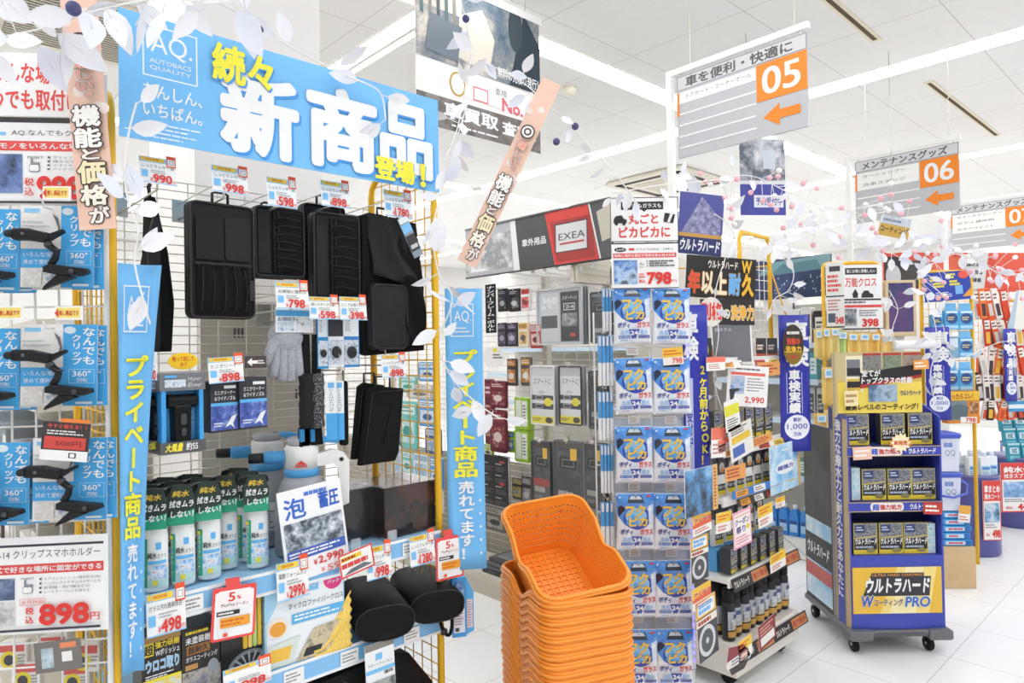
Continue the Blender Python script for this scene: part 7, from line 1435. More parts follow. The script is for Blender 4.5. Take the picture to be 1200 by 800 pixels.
mb = MB(); mb.tube([(w - .1, .0, h + .02), (w - .1, .0, CEIL - zb_)], .002, STEEL, 5); mb.obj('cord', t)
FQ = FR(*wpt(868, 250, 4.0).xy, 0, VIEWDEG + 6)
b = bx(FQ, 867, 162, 920, 252); w, h = b[2] - b[0], b[3] - b[1]
t = T('hanging_poster', 'small white and navy poster hanging behind the aisle 05 sign', 'poster', at(FQ, b[0], 0, b[1])); mb = MB(); mb.slab(rr(0, 0, w, h, .02), 0, .003, mat('E8EAF0')); mb.rect(0, h * .45, w, h * .98, photo(['F2F2F4', 'C9CCD4', '5A5E6A', '8A9AB4'], 8, 2)); mb.rect(w * .52, h * .6, w * .78, h * .84, 'D8E0EA'); mb.rect(w * .0, h * .0, w, h * .4, '4A4EA8'); mb.rect(w * .3, h * .1, w * .95, h * .26, 'F2F2FA'); mb.txt('予約受付中', w * .34, h * .13, w * .92, h * .23, '4A4EA8', .03); mb.obj('print', t)
mb = MB(); mb.tube([(w * .2, 0, h), (w * .2, 0, CEIL - b[1])], .002, STEEL, 5); mb.obj('cord', t)
FQ = FR(*wpt(1045, 265, 4.3).xy, 0, VIEWDEG)
b = bx(FQ, 1028, 250, 1064, 274); w, h = b[2] - b[0], b[3] - b[1]
t = T('hanging_poster', 'small tan coating card hanging among the white garland', 'poster', at(FQ, b[0], 0, b[1])); mb = MB(); mb.F = Matrix.Rotation(radians(12), 4, 'Y'); mb.box(0, 0, 0, w, .003, h, 'C9A24A'); mb.rect(0, h * .6, w, h, 'C4CCD8'); mb.txt('コーティング', w * .06, h * .2, w * .94, h * .5, '3A2E22', .04); mb.bars(w * .1, h * .68, w * .9, h * .9, 1, '7A8494', 4); mb.obj('print', t)
mb = MB(); mb.tube([(w * .5, 0, h * .4), (w * .5, 0, CEIL - b[1])], .002, STEEL, 5); mb.obj('cord', t)
# ================================================================ third gondola and its end-cap on the right
FG = FR(0, 1.5, 0); X3 = 4.72
def gbx(p, y=0.0): return bx(FG, *p, y=y)
FL3 = FR(X3, 0, 0, -90)
def lbx(p, y=0.0): return bx(FL3, *p, y=y)
t = T('gondola_shelf', 'white gondola with stepped shelves at the right side of the aisle', 'shelving', FR(0, 0, 0)); WG = mat('EFEDE8', .4)
mb = MB(); mb.box(X3, 1.95, .0, X3 + 1.0, 5.5, .12, WG); mb.obj('base_deck', t)
mb = MB(); mb.box(X3 + .42, 2.0, .12, X3 + .46, 5.5, 1.8, mat('D8D4CC', .5)); mb.obj('back_panel', t)
zs3 = [loc(FL3, 948, py, .02)[1] for py in (560, 492, 445, 402)]
for z in zs3: mb = MB(); mb.box(X3 + .02, 2.0, z - .02, X3 + .42, 5.5, z, WG); mb.box(X3 + .01, 2.0, z - .035, X3 + .02, 5.5, z + .005, mat('C9DDEE', .4)); mb.obj('shelf', t)
# header board with a dark blue car
xl_ = loc(FL3, 916, 330, -.02)[0]; xr_ = loc(FL3, 974, 330, -.02)[0]; z0_, z1_ = loc(FL3, 946, 348, -.02)[1], loc(FL3, 946, 300, -.02)[1]; w, h = xr_ - xl_ + 1.2, z1_ - z0_
t = T('header_board', 'dark blue car photo header board of the white gondola', 'sign', at(FL3, xl_ - 1.2, -.02, z0_)); mb = MB(); mb.box(0, 0, 0, w, .02, h, '3A4A6A'); mb.rect(w * .6, 0, w, h * .7, photo(['1E2A4A', '2E3E66', '4A5E8A'], 5, 3)); mb.poly([(w * .66, h * .62), (w, h * .68), (w, h), (w * .72, h * .94)], '7FA4AC'); mb.poly([(w * .72, h * .6), (w * .96, h * .66), (w * .94, h * .9), (w * .78, h * .86)], '5A8490')
q = random.Random(4)
for i in range(40): mb.ell(w * q.uniform(.7, .99), h * q.uniform(.1, .55), .004, .006, 'C9D4E4', 6)
mb.obj('board', t)
mb = MB(); mb.box(w - .5, .02, -.1, w - .46, .45, h * .4, WG); mb.box(w - .5, .42, -.12, w - .46, .46, -.0, WG); mb.obj('bracket', t)
# packs on the white shelves, seen in the gap left of the cart
defs = [((926, 360, 937, 400), 'white'), ((938, 358, 951, 400), 'white'), ((953, 362, 968, 400), 'black'), ((946, 452, 955, 490), 'silver'), ((957, 452, 966, 490), 'silver'), ((946, 494 - 30, 950, 490), 'lime'), ((948, 500, 957, 532), 'dark'), ((950, 536, 960, 559), 'blue'), ((936, 538, 947, 559), 'green'), ((960, 498, 969, 530), 'silver'), ((930, 450, 939, 490), 'blue'), ((934, 410, 944, 444), 'green'), ((948, 412, 958, 444), 'teal')]
gc = {'white': ('ECEAE6', '3A3A3C'), 'black': ('2A2A2C', 'E8E6E2'), 'silver': ('B9BCBE', '4A4C4E'), 'lime': ('C9D24A', '5A6A2A'), 'dark': ('3A4A4A', 'A9C4C4'), 'blue': ('4A90C8', 'E4EEF4'), 'green': ('6A8A7A', 'D8E4DA'), 'teal': ('5AA4B0', 'E4F0F0')}
for i, (p, c) in enumerate(defs):
    b = lbx(p, .06); w = b[2] - b[0]; z = min(zs3, key=lambda s: abs(s - b[1])); h = b[3] - b[1]
    mb = MB(); mb.slab(rr(0, 0, w, h, w * .15), 0, .08, mat(gc[c][0], .35), .004); mb.rect(w * .15, h * .2, w * .85, h * .8, gc[c][1]); mb.bars(w * .25, h * .3, w * .75, h * .7, 3, gc[c][0], i); mb.thing('care_product', '%s care product on the white shelves left of the cart, %s of the group' % (c, ORD[i]), 'product', at(FL3, b[0], .06, z + .0005), 'care products on the white shelves')
# blue bottles on the base deck
def jug():
    t = T('washer_bottle', 'x', 'bottle', FL3, 'blue washer fluid bottles'); mb = MB(); mb.slab([(-.036, 0), (.036, 0), (.036, .14), (.028, .17), (.014, .19), (-.014, .19), (-.028, .17), (-.036, .14)], 0, .07, mat('3A8AD8', .25), .008); mb.ay = -.0005; mb.rect(-.026, .03, .026, .11, 'A9CCEA'); mb.rect(-.026, .085, .026, .11, '2A4A8A'); mb.obj('body', t)
    mb = MB(); mb.lathe([(.014, .188), (.016, .19), (.016, .22), (.004, .221)], mat('E8ECEE', .4), 14, c=(0, .035)); mb.obj('cap', t); return t
jg = jug()
for i, px in enumerate((930, 943, 918, 905)):
    x, _ = loc(FL3, px, 625, .06); o = jg if i == 0 else dup(jg, FL3); o.matrix_world = at(FL3, x, .06, .121); o['label'] = 'blue washer fluid bottle on the low white deck, %s' % ('second from the right', 'rightmost', 'third from the right', 'leftmost')[i]
mb = MB(); a, b = loc(FL3, 925, 628, -.03), loc(FL3, 945, 655, -.03)
mb.tube([(a[0] - .3, -.02, .28), (b[0] + .1, -.12, .02), (b[0] + .1, .0, .02)], .006, mat('C9C9CB', .3, metal=.6), 6); mb.tube([(a[0] - .3, -.02, .26), (a[0] - .3, -.02, .02), (b[0] + .1, -.12, .02)], .006, mat('C9C9CB', .3, metal=.6), 6)
mb.thing('deck_guard', 'bent chrome guard rail at the foot of the white gondola', 'rail', FL3)
# end-cap body
t = T('endcap_shelf', 'white end shelf with yellow frames behind the cart', 'shelving', FG)
ex0, ex1 = 4.62, 7.2
mb = MB(); mb.box(ex0 + .15, .35, 0, ex1, .42, 1.75, WG); mb.box(ex0 + .15, .05, 0, ex1, .42, .1, WG); mb.obj('panel', t)
V4 = FR(*wpt(1000, 400, 4.45).xy, 0, VIEWDEG)
def vbx(p, y=0.0): return bx(V4, *p, y=y)
def arch(F, b, y, r=.012, zlo=1.12):
    mb = MB(); x0, z0, x1, z1 = b; mb.tube([(x0, y, .0), (x0, y, z1 - .03), (x0 + .012, y, z1 - .008), (x0 + .04, y, z1), (x1 - .04, y, z1), (x1 - .012, y, z1 - .008), (x1, y, z1 - .03), (x1, y, .0)], r, YELM, 8)
    z = zlo
    while z < z1 - .02: mb.tube([(x0, y, z), (x1, y, z)], .0022, YELM, 4); z += .05
    x = x0 + .05
    while x < x1: mb.tube([(x, y + .003, zlo - .02), (x, y + .003, z1 - .01)], .0022, YELM, 4); x += .05
    return mb
b = vbx((969, 307, 1035, 388)); arch(V4, b, .05).thing('yellow_stand', 'yellow wire stand carrying the white cloth sign behind the cart', 'rack', V4)
def g1(mb, w, h):
    mb.rect(w * .1, h * .85, w * .88, h * .95, '2B2B2D'); mb.txt('家にお車に常備したい', w * .14, h * .875, w * .84, h * .93, WHITE, .02); mb.txt('万能クロス', w * .1, h * .66, w * .86, h * .8, 'E0544A', .03); mb.poly([(w * .26, h * .54), (w * .34, h * .63), (w * .42, h * .54), (w * .4, h * .54), (w * .4, h * .49), (w * .28, h * .49), (w * .28, h * .54)], '2B2B2D'); mb.poly([(w * .48, h * .49), (w * .78, h * .49), (w * .78, h * .54), (w * .7, h * .56), (w * .66, h * .6), (w * .56, h * .6), (w * .5, h * .55)], '2B2B2D'); mb.rect(0, h * .45, w, h * .475, '2B2B2D'); mb.bars(w * .04, h * .4, w * .8, h * .44, 1, '6A6A6E', 3, .7); mb.rect(w * .02, h * .34, w * .98, h * .38, 'E4544A'); mb.rect(w * .04, h * .06, w * .36, h * .32, photo(['2A2E34', '6A727A', 'D8D8D6'], 18, 2)); mb.bars(w * .42, h * .2, w * .92, h * .31, 3, '8A8A8E', 6); mb.txt('398', w * .5, h * .05, w * .88, h * .16, RED, .06); mb.rect(0, 0, w, h * .02, '2B2B2D')
b = vbx((986, 310, 1034, 386), .03); bsign(V4, *b, .03, g1, 'white cloth sign with a red 398 price behind the cart')
b2 = vbx((968, 308, 985, 384), .03)
mb = MB(); w, h = .11, b2[3] - b2[1]; mb.box(0, 0, 0, w, .003, h, 'F3F1EE'); mb.bars(w * .1, h * .54, w * .9, h * .82, 4, 'E0544A', 8, .6); mb.rect(w * .2, h * .86, w * .8, h * .94, '4A4A4E'); mb.rect(0, h * .47, w, h * .49, '2B2B2D'); mb.bars(w * .1, h * .25, w * .9, h * .44, 4, 'C98A84', 5); mb.rect(w * .1, h * .08, w * .5, h * .22, '5A6470'); mb.txt('348', w * .52, h * .06, w * .95, h * .16, RED, .05); mb.rect(0, 0, w, h * .02, '2B2B2D'); mb.thing('product_sign', 'narrow white sign with a red 348 price, angled left of the 398 sign', 'sign', at(V4, b2[0], .03 + .0, b2[1], -38))
# portrait screen in a wooden frame
b = vbx((1038, 328, 1074, 394), .02); w, h = b[2] - b[0], b[3] - b[1]
t = T('screen', 'portrait screen in a pale wooden frame behind the cart', 'screen', at(V4, b[0], .02, b[1])); mb = MB(); mb.slab(rr(0, 0, w, h, .01), 0, .04, mat('D9C29A', .5), .004); mb.obj('frame', t)
mb = MB(); mb.rect(w * .1, h * .08, w * .9, h * .95, photo(['2A2E50', '4A4A78', '6A4A7A', '3A5A7A'], 7, 2, rough=.15)); mb.obj('display', t)
mb = MB(); mb.box(w * .3, .04, -.3, w * .7, .12, .02, WG); mb.box(w * .42, .04, -b[1] + .0, w * .58, .12, -.28, WG); mb.obj('stand', t)
# white pipe
a = vbx((1046, 397, 1100, 410), -.02); mb = MB(); mb.lathe([(.004, 0), (.028, .002), (.03, .01), (.03, a[2] - a[0]), (.004, a[2] - a[0] + .002)], mat('F6F6F4', .35), 18, axis='x', o=(a[0], -.02, (a[1] + a[3]) / 2)); mb.box(a[0] + .05, -.0, (a[1] + a[3]) / 2 - .02, a[0] + .07, .12, (a[1] + a[3]) / 2 + .02, WG); mb.thing('pipe', 'short white horizontal pipe below the screen', 'pipe', V4)
# hanging yellow cloths
def cloth(p, c, lb, y):
    b = vbx(p, y); w, h = b[2] - b[0], b[3] - b[1]; mb = MB(); q = random.Random(p[0]); ph = q.uniform(0, 6)
    mb.sheet(lambda u, v: (w * (u + .08 * (v - .5) * sin(ph)), -.015 * sin(u * 7 + ph) * (1 - v * .5) - .01, h * v + .01 * sin(u * 5 + ph) * (1 - v)), 10, 8, mat(c, .9, kind='card', scale=120, bump=.3), th=.006); mb.ay = -.032; mb.rect(w * .15, h * .72, w * .85, h * .95, 'DCE8F0'); mb.rect(w * .3, h * .78, w * .7, h * .9, '8CC0E4')
    mb.tube([(w / 2, .0, h), (w / 2, .14, h + .02)], .002, STEEL, 4); mb.thing('cleaning_cloth', lb, 'cloth', at(V4, b[0], y, b[1]), 'hanging cleaning cloths')
for i, (p, c) in enumerate((((953, 386, 962, 420), 'F2D88A'), ((962, 384, 971, 420), 'F2D27A'), ((971, 384, 982, 416), 'F4DC92'), ((979, 388, 992, 420), 'C9E08A'), ((991, 390, 1004, 420), 'F2C86A'), ((1004, 390, 1018, 420), 'F4CE78'), ((1018, 390, 1030, 420), 'F2C262'), ((1030, 392, 1045, 420), 'F4D080'), ((962, 430, 976, 474), 'F2D07A'), ((953, 484, 968, 520), 'F2CC72'), ((966, 480, 976, 526), 'F4D484'))):
    cloth(p, c, ('%s hanging cleaning cloth, %s from the left in the top row' % ('green' if i == 3 else 'yellow', ORD[i])) if i < 8 else 'yellow cleaning cloth hanging left of the cart, %s' % ('upper one', 'lower left one', 'lower right one')[i - 8], .0)
# blue pack rack
b = vbx((1083, 318, 1142, 500), .1); arch(V4, (b[0], 0, b[2], b[3]), .12).thing('yellow_stand', 'yellow wire stand hung with blue packs at the right', 'rack', V4)
b = vbx((1084, 320, 1139, 354), .06); w, h = b[2] - b[0], b[3] - b[1]
mb = MB(); mb.box(0, 0, 0, w, .005, h, '2E45A8')
for (x, z) in ((.14, .68), (.48, .74), (.2, .46), (.55, .5)): mb.bars(w * x, h * z, w * (x + .24), h * (z + .2), 2, 'F0E03C', int(x * 100), .7)
mb.rect(w * .66, h * .2, w * .82, h * .5, '7FB4E8'); mb.poly([(w * .8, h * .1), (w, h * .4), (w, h * .1)], 'E8A23A'); mb.ell(w * .12, h * .2, w * .09, h * .14, 'E8E8F2'); mb.ell(w * .86, h * .86, w * .11, h * .14, 'E85A4A'); mb.bars(w * .24, h * .12, w * .6, h * .32, 3, 'D8E0F4', 4)
mb.thing('display_board', 'blue board with yellow lettering above the blue packs', 'sign', at(V4, b[0], .06, b[1], 0, 0, -4))
def bpack(p, lb, y=.07):
    b = vbx(p, y); w, h = b[2] - b[0], b[3] - b[1]; mb = MB(); mb.slab(rr(0, 0, w, h * .74, .006), 0, .035, mat('5AA9DC', .25), .006); mb.slab(rr(.01, h * .72, w - .01, h, .004), .014, .018, mat('7CC0EA', .3)); mb.ay = -.0005; mb.ell(w * .5, h * .42, w * .4, h * .2, '34508A'); mb.bars(w * .2, h * .34, w * .8, h * .5, 2, 'E4D88A', int(w * 1e4)); mb.rect(w * .06, h * .04, w * .94, h * .16, 'A9D8F0'); mb.rect(w * .1, h * .62, w * .9, h * .7, 'D8ECF6')
    mb.tube([(w / 2, .016, h * .96), (w / 2, .05, h * .96)], .002, STEEL, 4); mb.thing('sponge_pack', lb, 'package', at(V4, b[0], y, b[1]), 'blue sponge packs')
for r_, (y0, y1) in enumerate(((355, 386), (388, 418), (424, 458))):
    for c in range(2):
        if r_ == 1 and c == 0: continue
        bpack((1107 + 17 * c, y0, 1124 + 17 * c, y1), 'blue sponge pack on the right stand, %s row, %s' % (ORD[r_], ('left', 'right')[c]))
bpack((1092, 362, 1105, 386), 'blue sponge pack beside the first row on the right stand')
b = vbx((1110, 394, 1124, 420), .07); mb = MB(); w, h = b[2] - b[0], b[3] - b[1]; mb.slab(rr(0, 0, w, h, .005), 0, .03, mat('8AB0C4', .3), .004); mb.rect(w * .1, h * .5, w * .9, h * .9, 'DCE8EE'); mb.tube([(w / 2, .016, h * .96), (w / 2, .05, h * .96)], .002, STEEL, 4); mb.thing('sponge_pack', 'pale grey blue sponge pack at the left of the second row', 'package', at(V4, b[0], .07, b[1]), 'blue sponge packs')
b = vbx((1110, 458, 1148, 496), .03); w, h = b[2] - b[0], b[3] - b[1]
mb = MB(); mb.box(0, 0, 0, w, .06, h, 'E08A2A'); mb.rect(0, h * .72, w, h * .98, 'F0C23A'); mb.txt('まったらコレ！', w * .04, h * .76, w * .8, h * .92, 'B2342A', .05); mb.rect(w * .02, h * .1, w * .62, h * .7, '7A8A8E'); mb.poly([(w * .1, h * .14), (w * .6, h * .14), (w * .66, h * .5), (w * .4, h * .62), (w * .06, h * .5)], '5E6E74'); mb.rect(w * .7, h * .3, w * .95, h * .66, photo(['E8D8C4', 'A86A3A', '4A3A32'], 30, 3)); mb.rect(w * .4, h * .02, w * .9, h * .2, 'F6F2EE'); mb.txt('798', w * .56, h * .04, w * .86, h * .17, 'D8483A', .05); mb.box(w * .2, .06, h * .2, w * .8, .13, h * .25, STEEL)
mb.thing('display_box', 'orange cloth display box with a red 798 at the right', 'box', at(V4, b[0], .03, b[1]))
b = vbx((1085, 383, 1112, 492), -.02); navy(at(V4, b[0], -.02, b[1], -6), b[2] - b[0], b[3] - b[1] , 'navy vertical banner with a white 1,000 circle right of the cart header', 'rec')
mb = MB(); mb.tube([(b[0] + .06, -.02, b[3] - .01), (b[0] + .06, .12, b[3] - .01)], .003, STEEL, 4); mb.thing('banner_hook', 'chrome hook holding the navy banner at the right', 'hook', V4)
# red and orange wiper packs further right
V5 = FR(*wpt(1170, 400, 5.2).xy, 0, VIEWDEG)
def v5(p, y=0.0): return bx(V5, *p, y=y)
b = v5((1143, 352, 1215, 560), .1); arch(V5, (b[0], 0, b[2], b[3]), .12).thing('yellow_stand', 'yellow wire stand of orange wiper packs at the right edge', 'rack', V5)
q = random.Random(9); k = 0
WROWS = (338, 372, 404, 436, 466)
for (p, n) in (((1146, 338, 1182, 374), 8), ((1148, 372, 1204, 406), 9), ((1146, 404, 1204, 440), 10), ((1148, 436, 1206, 470), 10), ((1150, 466, 1206, 492), 9)):
    for i in range(n):
        px = p[0] + (p[2] - p[0]) * (i + .5) / n; b = v5((px - 4, p[1], px + 3.5, p[3]), .05); w, h = b[2] - b[0], b[3] - b[1]; c = q.choice(['E2582A', 'D8482A', 'E87A3A', 'E9E2DC', 'C23A2A', '3A3230', 'D9D4D0', 'B9B2AE'])
        mb = MB(); mb.slab(rr(0, 0, w, h, .006), 0, .02, mat(c, .3), .003); mb.rect(w * .1, h * .6, w * .9, h * .9, 'F0E6DE'); mb.bars(w * .15, h * .64, w * .85, h * .86, 2, '5A4A46', i); mb.rect(w * .2, h * .1, w * .8, h * .5, q.choice(['4A3A3A', 'E8B23A', 'D84A2A', 'C9C4C0'])); mb.tube([(w / 2, .01, h), (w / 2, .08, h)], .002, STEEL, 4)
        mb.thing('wiper_pack', 'orange toned wiper pack at the right edge, %s in row %s' % (ORD[i], ORD[WROWS.index(p[1])]), 'package', at(V5, b[0], .05 - .012 * (i % 2), b[1], 0, 0, q.uniform(-14, 14)), 'orange wiper packs'); k += 1
b = v5((1177, 385, 1191, 470), .0); navy(at(V5, b[0], .0, b[1]), b[2] - b[0], b[3] - b[1], 'narrow navy banner behind the wiper packs at the right edge', 'rec')
b = v5((1180, 340, 1204, 386), .02); mb = MB(); w, h = b[2] - b[0], b[3] - b[1]; mb.slab([(0, 0), (w, 0), (w, h), (w * .5, h * 1.0)], 0, .004, mat('EDEBE2')); mb.poly([(0, 0), (w * .3, 0), (w * .62, h), (w * .5, h)], 'B9CCE0'); mb.tube([(w * .7, .004, h * .4), (w * .7, .12, h * .4)], .002, STEEL, 4); mb.thing('display_board', 'plain cream board at the right edge above the wiper packs', 'sign', at(V5, b[0], .02, b[1]))
b = v5((1182, 470, 1204, 482), .03); mb = MB(); w, h = b[2] - b[0], b[3] - b[1]; mb.box(0, 0, 0, w, .09, h, '4A9AD0'); mb.rect(0, h * .3, w, h * .7, 'E8F0F4'); mb.thing('display_box', 'low blue tray at the right edge under the wiper packs', 'box', at(V5, b[0], .03, b[1]))
# far header boards
FH7 = FR(*wpt(1120, 320, 6.3).xy, 0, VIEWDEG + 8)
b = bx(FH7, 1036, 296, 1210, 342); w, h = b[2] - b[0], b[3] - b[1]
t = T('header_board', 'far red and black header board behind the garland at the right', 'sign', at(FH7, b[0], 0, b[1])); mb = MB(); mb.box(0, 0, 0, w, .02, h, 'D8503A'); mb.rect(0, 0, w * .12, h * .9, '3A3634'); mb.ell(w * .06, h * .4, w * .05, h * .3, 'C9CCD0'); mb.rect(w * .12, h * .1, w * .3, h * .8, '4A4644'); mb.rect(w * .32, 0, w * .5, h * .9, 'E86A4A'); mb.poly([(w * .5, 0), (w * .66, 0), (w * .7, h), (w * .56, h)], 'DADADA'); mb.bars(w * .54, h * .2, w * .66, h * .8, 3, '4A4A4E', 3); mb.rect(w * .74, h * .1, w, h, 'E25A44'); mb.obj('board', t)
mb = MB(); mb.box(w * .2, .02, -b[1], w * .23, .06, h * .5, WG); mb.box(w * .8, .02, -b[1], w * .83, .06, h * .5, WG); mb.obj('leg_post', t)
# ---------------------------------------------------------------- floor goods right of the cart
pc = wpt(1110, 690, 4.11); FK = FR(pc.x, pc.y, 0, VIEWDEG - 3)
def kbx(p, y=0.0): return bx(FK, *p, y=y)
b = kbx((1096, 641, 1144, 690)); w, h = b[2] - b[0], b[3]
t = T('carton', 'plain brown cardboard carton on the floor behind the cart', 'box', at(FK, b[0], 0, .0)); KR = mat('D8B98C', .75, kind='card', scale=14)
mb = MB(); mb.slab([(0, 0.001), (w, .001), (w, h), (0, h)], 0, .26, KR, .002); mb.rect(w * .3, h * .2, w * .55, h * .34, 'D2B182'); mb.obj('carton_body', t)
zt0 = h + .001
for i in range(5):
    bb = kbx((1104 + i % 2, 600, 1139 - i % 2 * 2, 610), .02); ww = bb[2] - bb[0]; hh = .04
    mb = MB(); mb.slab(rr(0, 0, ww, hh, .012), 0, .2, mat('3A9AD8', .25), .006); mb.rect(ww * .1, hh * .2, ww * .9, hh * .75, 'C9E4F4'); mb.bars(ww * .2, hh * .3, ww * .7, hh * .65, 1, 'D84A6A', i, .8); mb.rect(ww * .75, hh * .15, ww * .95, hh * .85, '2A6AB8')
    mb.thing('wipe_pack', 'flat blue wipe pack on the brown carton, %s from the bottom' % ORD[i], 'package', at(FK, bb[0], .02, zt0 + i * .0425, R.uniform(-2, 2)), 'flat blue packs on the carton')
b = kbx((1124, 592, 1138, 612), -.02); mb = MB(); w, h2 = b[2] - b[0], b[3] - b[1]; mb.box(0, 0, 0, w, .002, h2, 'F4F0EA'); mb.rect(0, h2 * .5, w, h2, 'F0B24A'); mb.bars(w * .1, h2 * .1, w * .9, h2 * .4, 2, 'D8745A', 3); mb.thing('price_card', 'small orange topped price card on the flat blue packs', 'price card', at(FK, b[0], -.005, b[1], 0, 0, 6))
zt1 = zt0 + 5 * .0425 + .001
hq = (loc(FK, 1115, 507, .02)[1] - zt1) / 2
for i in range(2):
    b = kbx((1096, 510, 1126, 560), .02); w = b[2] - b[0]
    t = T('lidded_tub', 'white tub with blue lid beside the cart, %s' % ('lower one', 'upper one')[i], 'tub', at(FK, b[0], .02, zt1 + i * hq), 'white tubs with blue lids')
    mb = MB(); mb.slab([(.012, 0), (w - .012, 0), (w, hq * .86), (0, hq * .86)], 0, .16, mat('E4E8F4', .3), .006); mb.ay = -.0005; mb.rect(w * .3, hq * .3, w * .85, hq * .8, 'DDE2F0'); mb.bars(w * .34, hq * .62, w * .8, hq * .76, 1, '6A8AC8', 4, .8); mb.txt('QQ', w * .38, hq * .4, w * .78, hq * .56, '8A92A8', .0); mb.obj('tub', t)
    mb = MB(); mb.plate(rr(-.008, -.008, w + .008, .168, .015), hq * .86, hq * .985, mat('4A5EC8', .3), .006); mb.obj('lid', t)
    if i == 0:
        mb = MB(); mb.tube([(w - .0, .02, hq * .8), (w + .04, .01, hq * .66), (w + .03, -.0, hq * .45), (w - .06, -.02, hq * .36), (.0, -.015, hq * .42)], .007, mat('5A70D0', .3), 7); mb.obj('handle', t)
# round bins
def bin_(px, py, d, rad, hgt, lb):
    c = wpt(px, py, d); F = FR(c.x, c.y, 0, VIEWDEG)
    t = T('round_bin', lb, 'bin', F, 'round navy display bins'); mb = MB(); mb.lathe([(rad * .97, 0), (rad, .01), (rad, hgt - .01), (rad * .98, hgt), (rad * .9, hgt), (rad * .88, hgt - .03), (.01, hgt - .03)], mat('5A5C9E', .35, metal=.1), 40); mb.obj('bin_body', t)
    mb = MB(); mb.lathe([(rad * 1.01, hgt - .012), (rad * 1.02, hgt - .006), (rad * 1.01, hgt)], mat('7A7CB8', .3), 40); mb.obj('bin_rim', t); return F
RB1 = .17; F1 = bin_(1140, 650, 4.85, RB1, .56, 'round navy display bin with bottles, left of the two'); F2 = bin_(1192, 618, 5.55, .2, .56, 'round navy display bin with teal packs at the right edge')
def bin_sign(F, p, y, tx1, tx2, tx3, lb, cols):
    b = bx(F, *p, y=y); w, h = b[2] - b[0], b[3] - b[1]; mb = MB(); mb.box(0, 0, 0, w, .004, h, 'F6F2F0'); mb.frame(0, 0, w, h, w * .04, 'E0463C'); mb.rect(0, h * .66, w, h, 'E0463C'); mb.txt(tx1, w * .1, h * .8, w * .95, h * .92, WHITE, .05); mb.txt(tx2, w * .1, h * .69, w * .95, h * .78, WHITE, .04); mb.rect(w * .08, h * .3, w * .92, h * .62, photo(cols, 14, len(lb))); mb.bars(w * .1, h * .2, w * .8, h * .28, 2, '9A9A9E', 4); mb.txt('税込', w * .14, h * .07, w * .34, h * .12, RED, .02); mb.txt(tx3, w * .5, h * .05, w * .92, h * .17, RED, .06)
    mb.thing('bin_sign', lb, 'sign', at(F, b[0], y, b[1]))
bin_sign(F1, (1152, 563, 1173, 633), -RB1 - .02, '車まとめ', '撥水コート', '498', 'red framed sign on the left navy bin', ['3A5A4A', '6A9AC8', 'D8E4EC', '2A3A5A']); bin_sign(F2, (1173, 542, 1212, 600), -.22, '純水使', '拭きスプレー', '448', 'red framed sign on the right navy bin', ['3A6AB0', '8AB4E0', 'E4EEF6'])
def cooling(F):
    t = T('care_bottle', 'x', 'bottle', F, 'white bottles in the navy bin'); mb = MB(); mb.slab(rr(-.034, 0, .034, .16, .012), -.02, .02, mat('EEF2F8', .3), .005); mb.ay = -.0205; mb.rect(-.03, .02, .03, .1, 'BFE0F2'); mb.rect(-.026, .07, .026, .09, '4A8AC8'); mb.bars(-.026, .03, .026, .06, 3, '8AB0D0', 3); mb.obj('bottle', t)
    mb = MB(); mb.lathe([(.016, .158), (.018, .16), (.018, .19), (.004, .192)], mat('D8E4F4', .3), 14); mb.obj('cap', t); return t
cb = cooling(F1)
for i, (x, y) in enumerate(((-.06, -.1), (.015, -.115), (.09, -.08), (-.02, -.03), (.06, -.0), (-.1, -.02))):
    o = cb if i == 0 else dup(cb, F1); o.matrix_world = at(F1, x, y, .531); o['label'] = 'white and pale blue bottle in the left navy bin, %s' % ('left front', 'middle front', 'right front', 'centre', 'right back', 'left back')[i]
mb = MB(); q = random.Random(6); mb.sheet(lambda u, v: (.155 * cos(-pi * u) * (1 - .5 * v) , -.15 * sin(pi * u) * (1 - .5 * v) + .004 * q.random(), .56 + .24 * v + .012 * sin(u * 14)), 24, 6, film('F4F6FA', .22)); mb.thing('plastic_wrap', 'crumpled clear plastic wrap around the bottles in the left bin', 'wrap', F1)
def tpack(F):
    mb = MB(); mb.slab(rr(-.05, 0, .05, .15, .012), -.018, .018, mat('3FA8C4', .22), .006); mb.ay = -.0185; mb.rect(-.036, .06, .036, .11, 'D8F0F4', .01); mb.txt('拭', -.02, .066, .02, .104, '2A7AA8', .03); mb.rect(-.04, .02, .04, .045, '7FD0DC'); mb.rect(-.048, .13, .048, .145, 'C4ECF2'); return mb.thing('spray_pack', 'x', 'package', F, 'teal packs in the navy bin')
tp = tpack(F2); i = 0
for r_ in range(3):
    for c in range(3):
        o = tp if i == 0 else dup(tp, F2); i += 1; o.matrix_world = at(F2, -.115 + c * .11, -.14 + .04 * r_, .531 + .115 * r_, 0, -8); o['label'] = 'teal pack in the right navy bin, %s column, %s row' % (('left', 'middle', 'right')[c], ('front', 'middle', 'top')[r_])
# a third bin far behind
bin_(1206, 590, 6.6, .22, .5, 'round navy display bin far at the right edge')
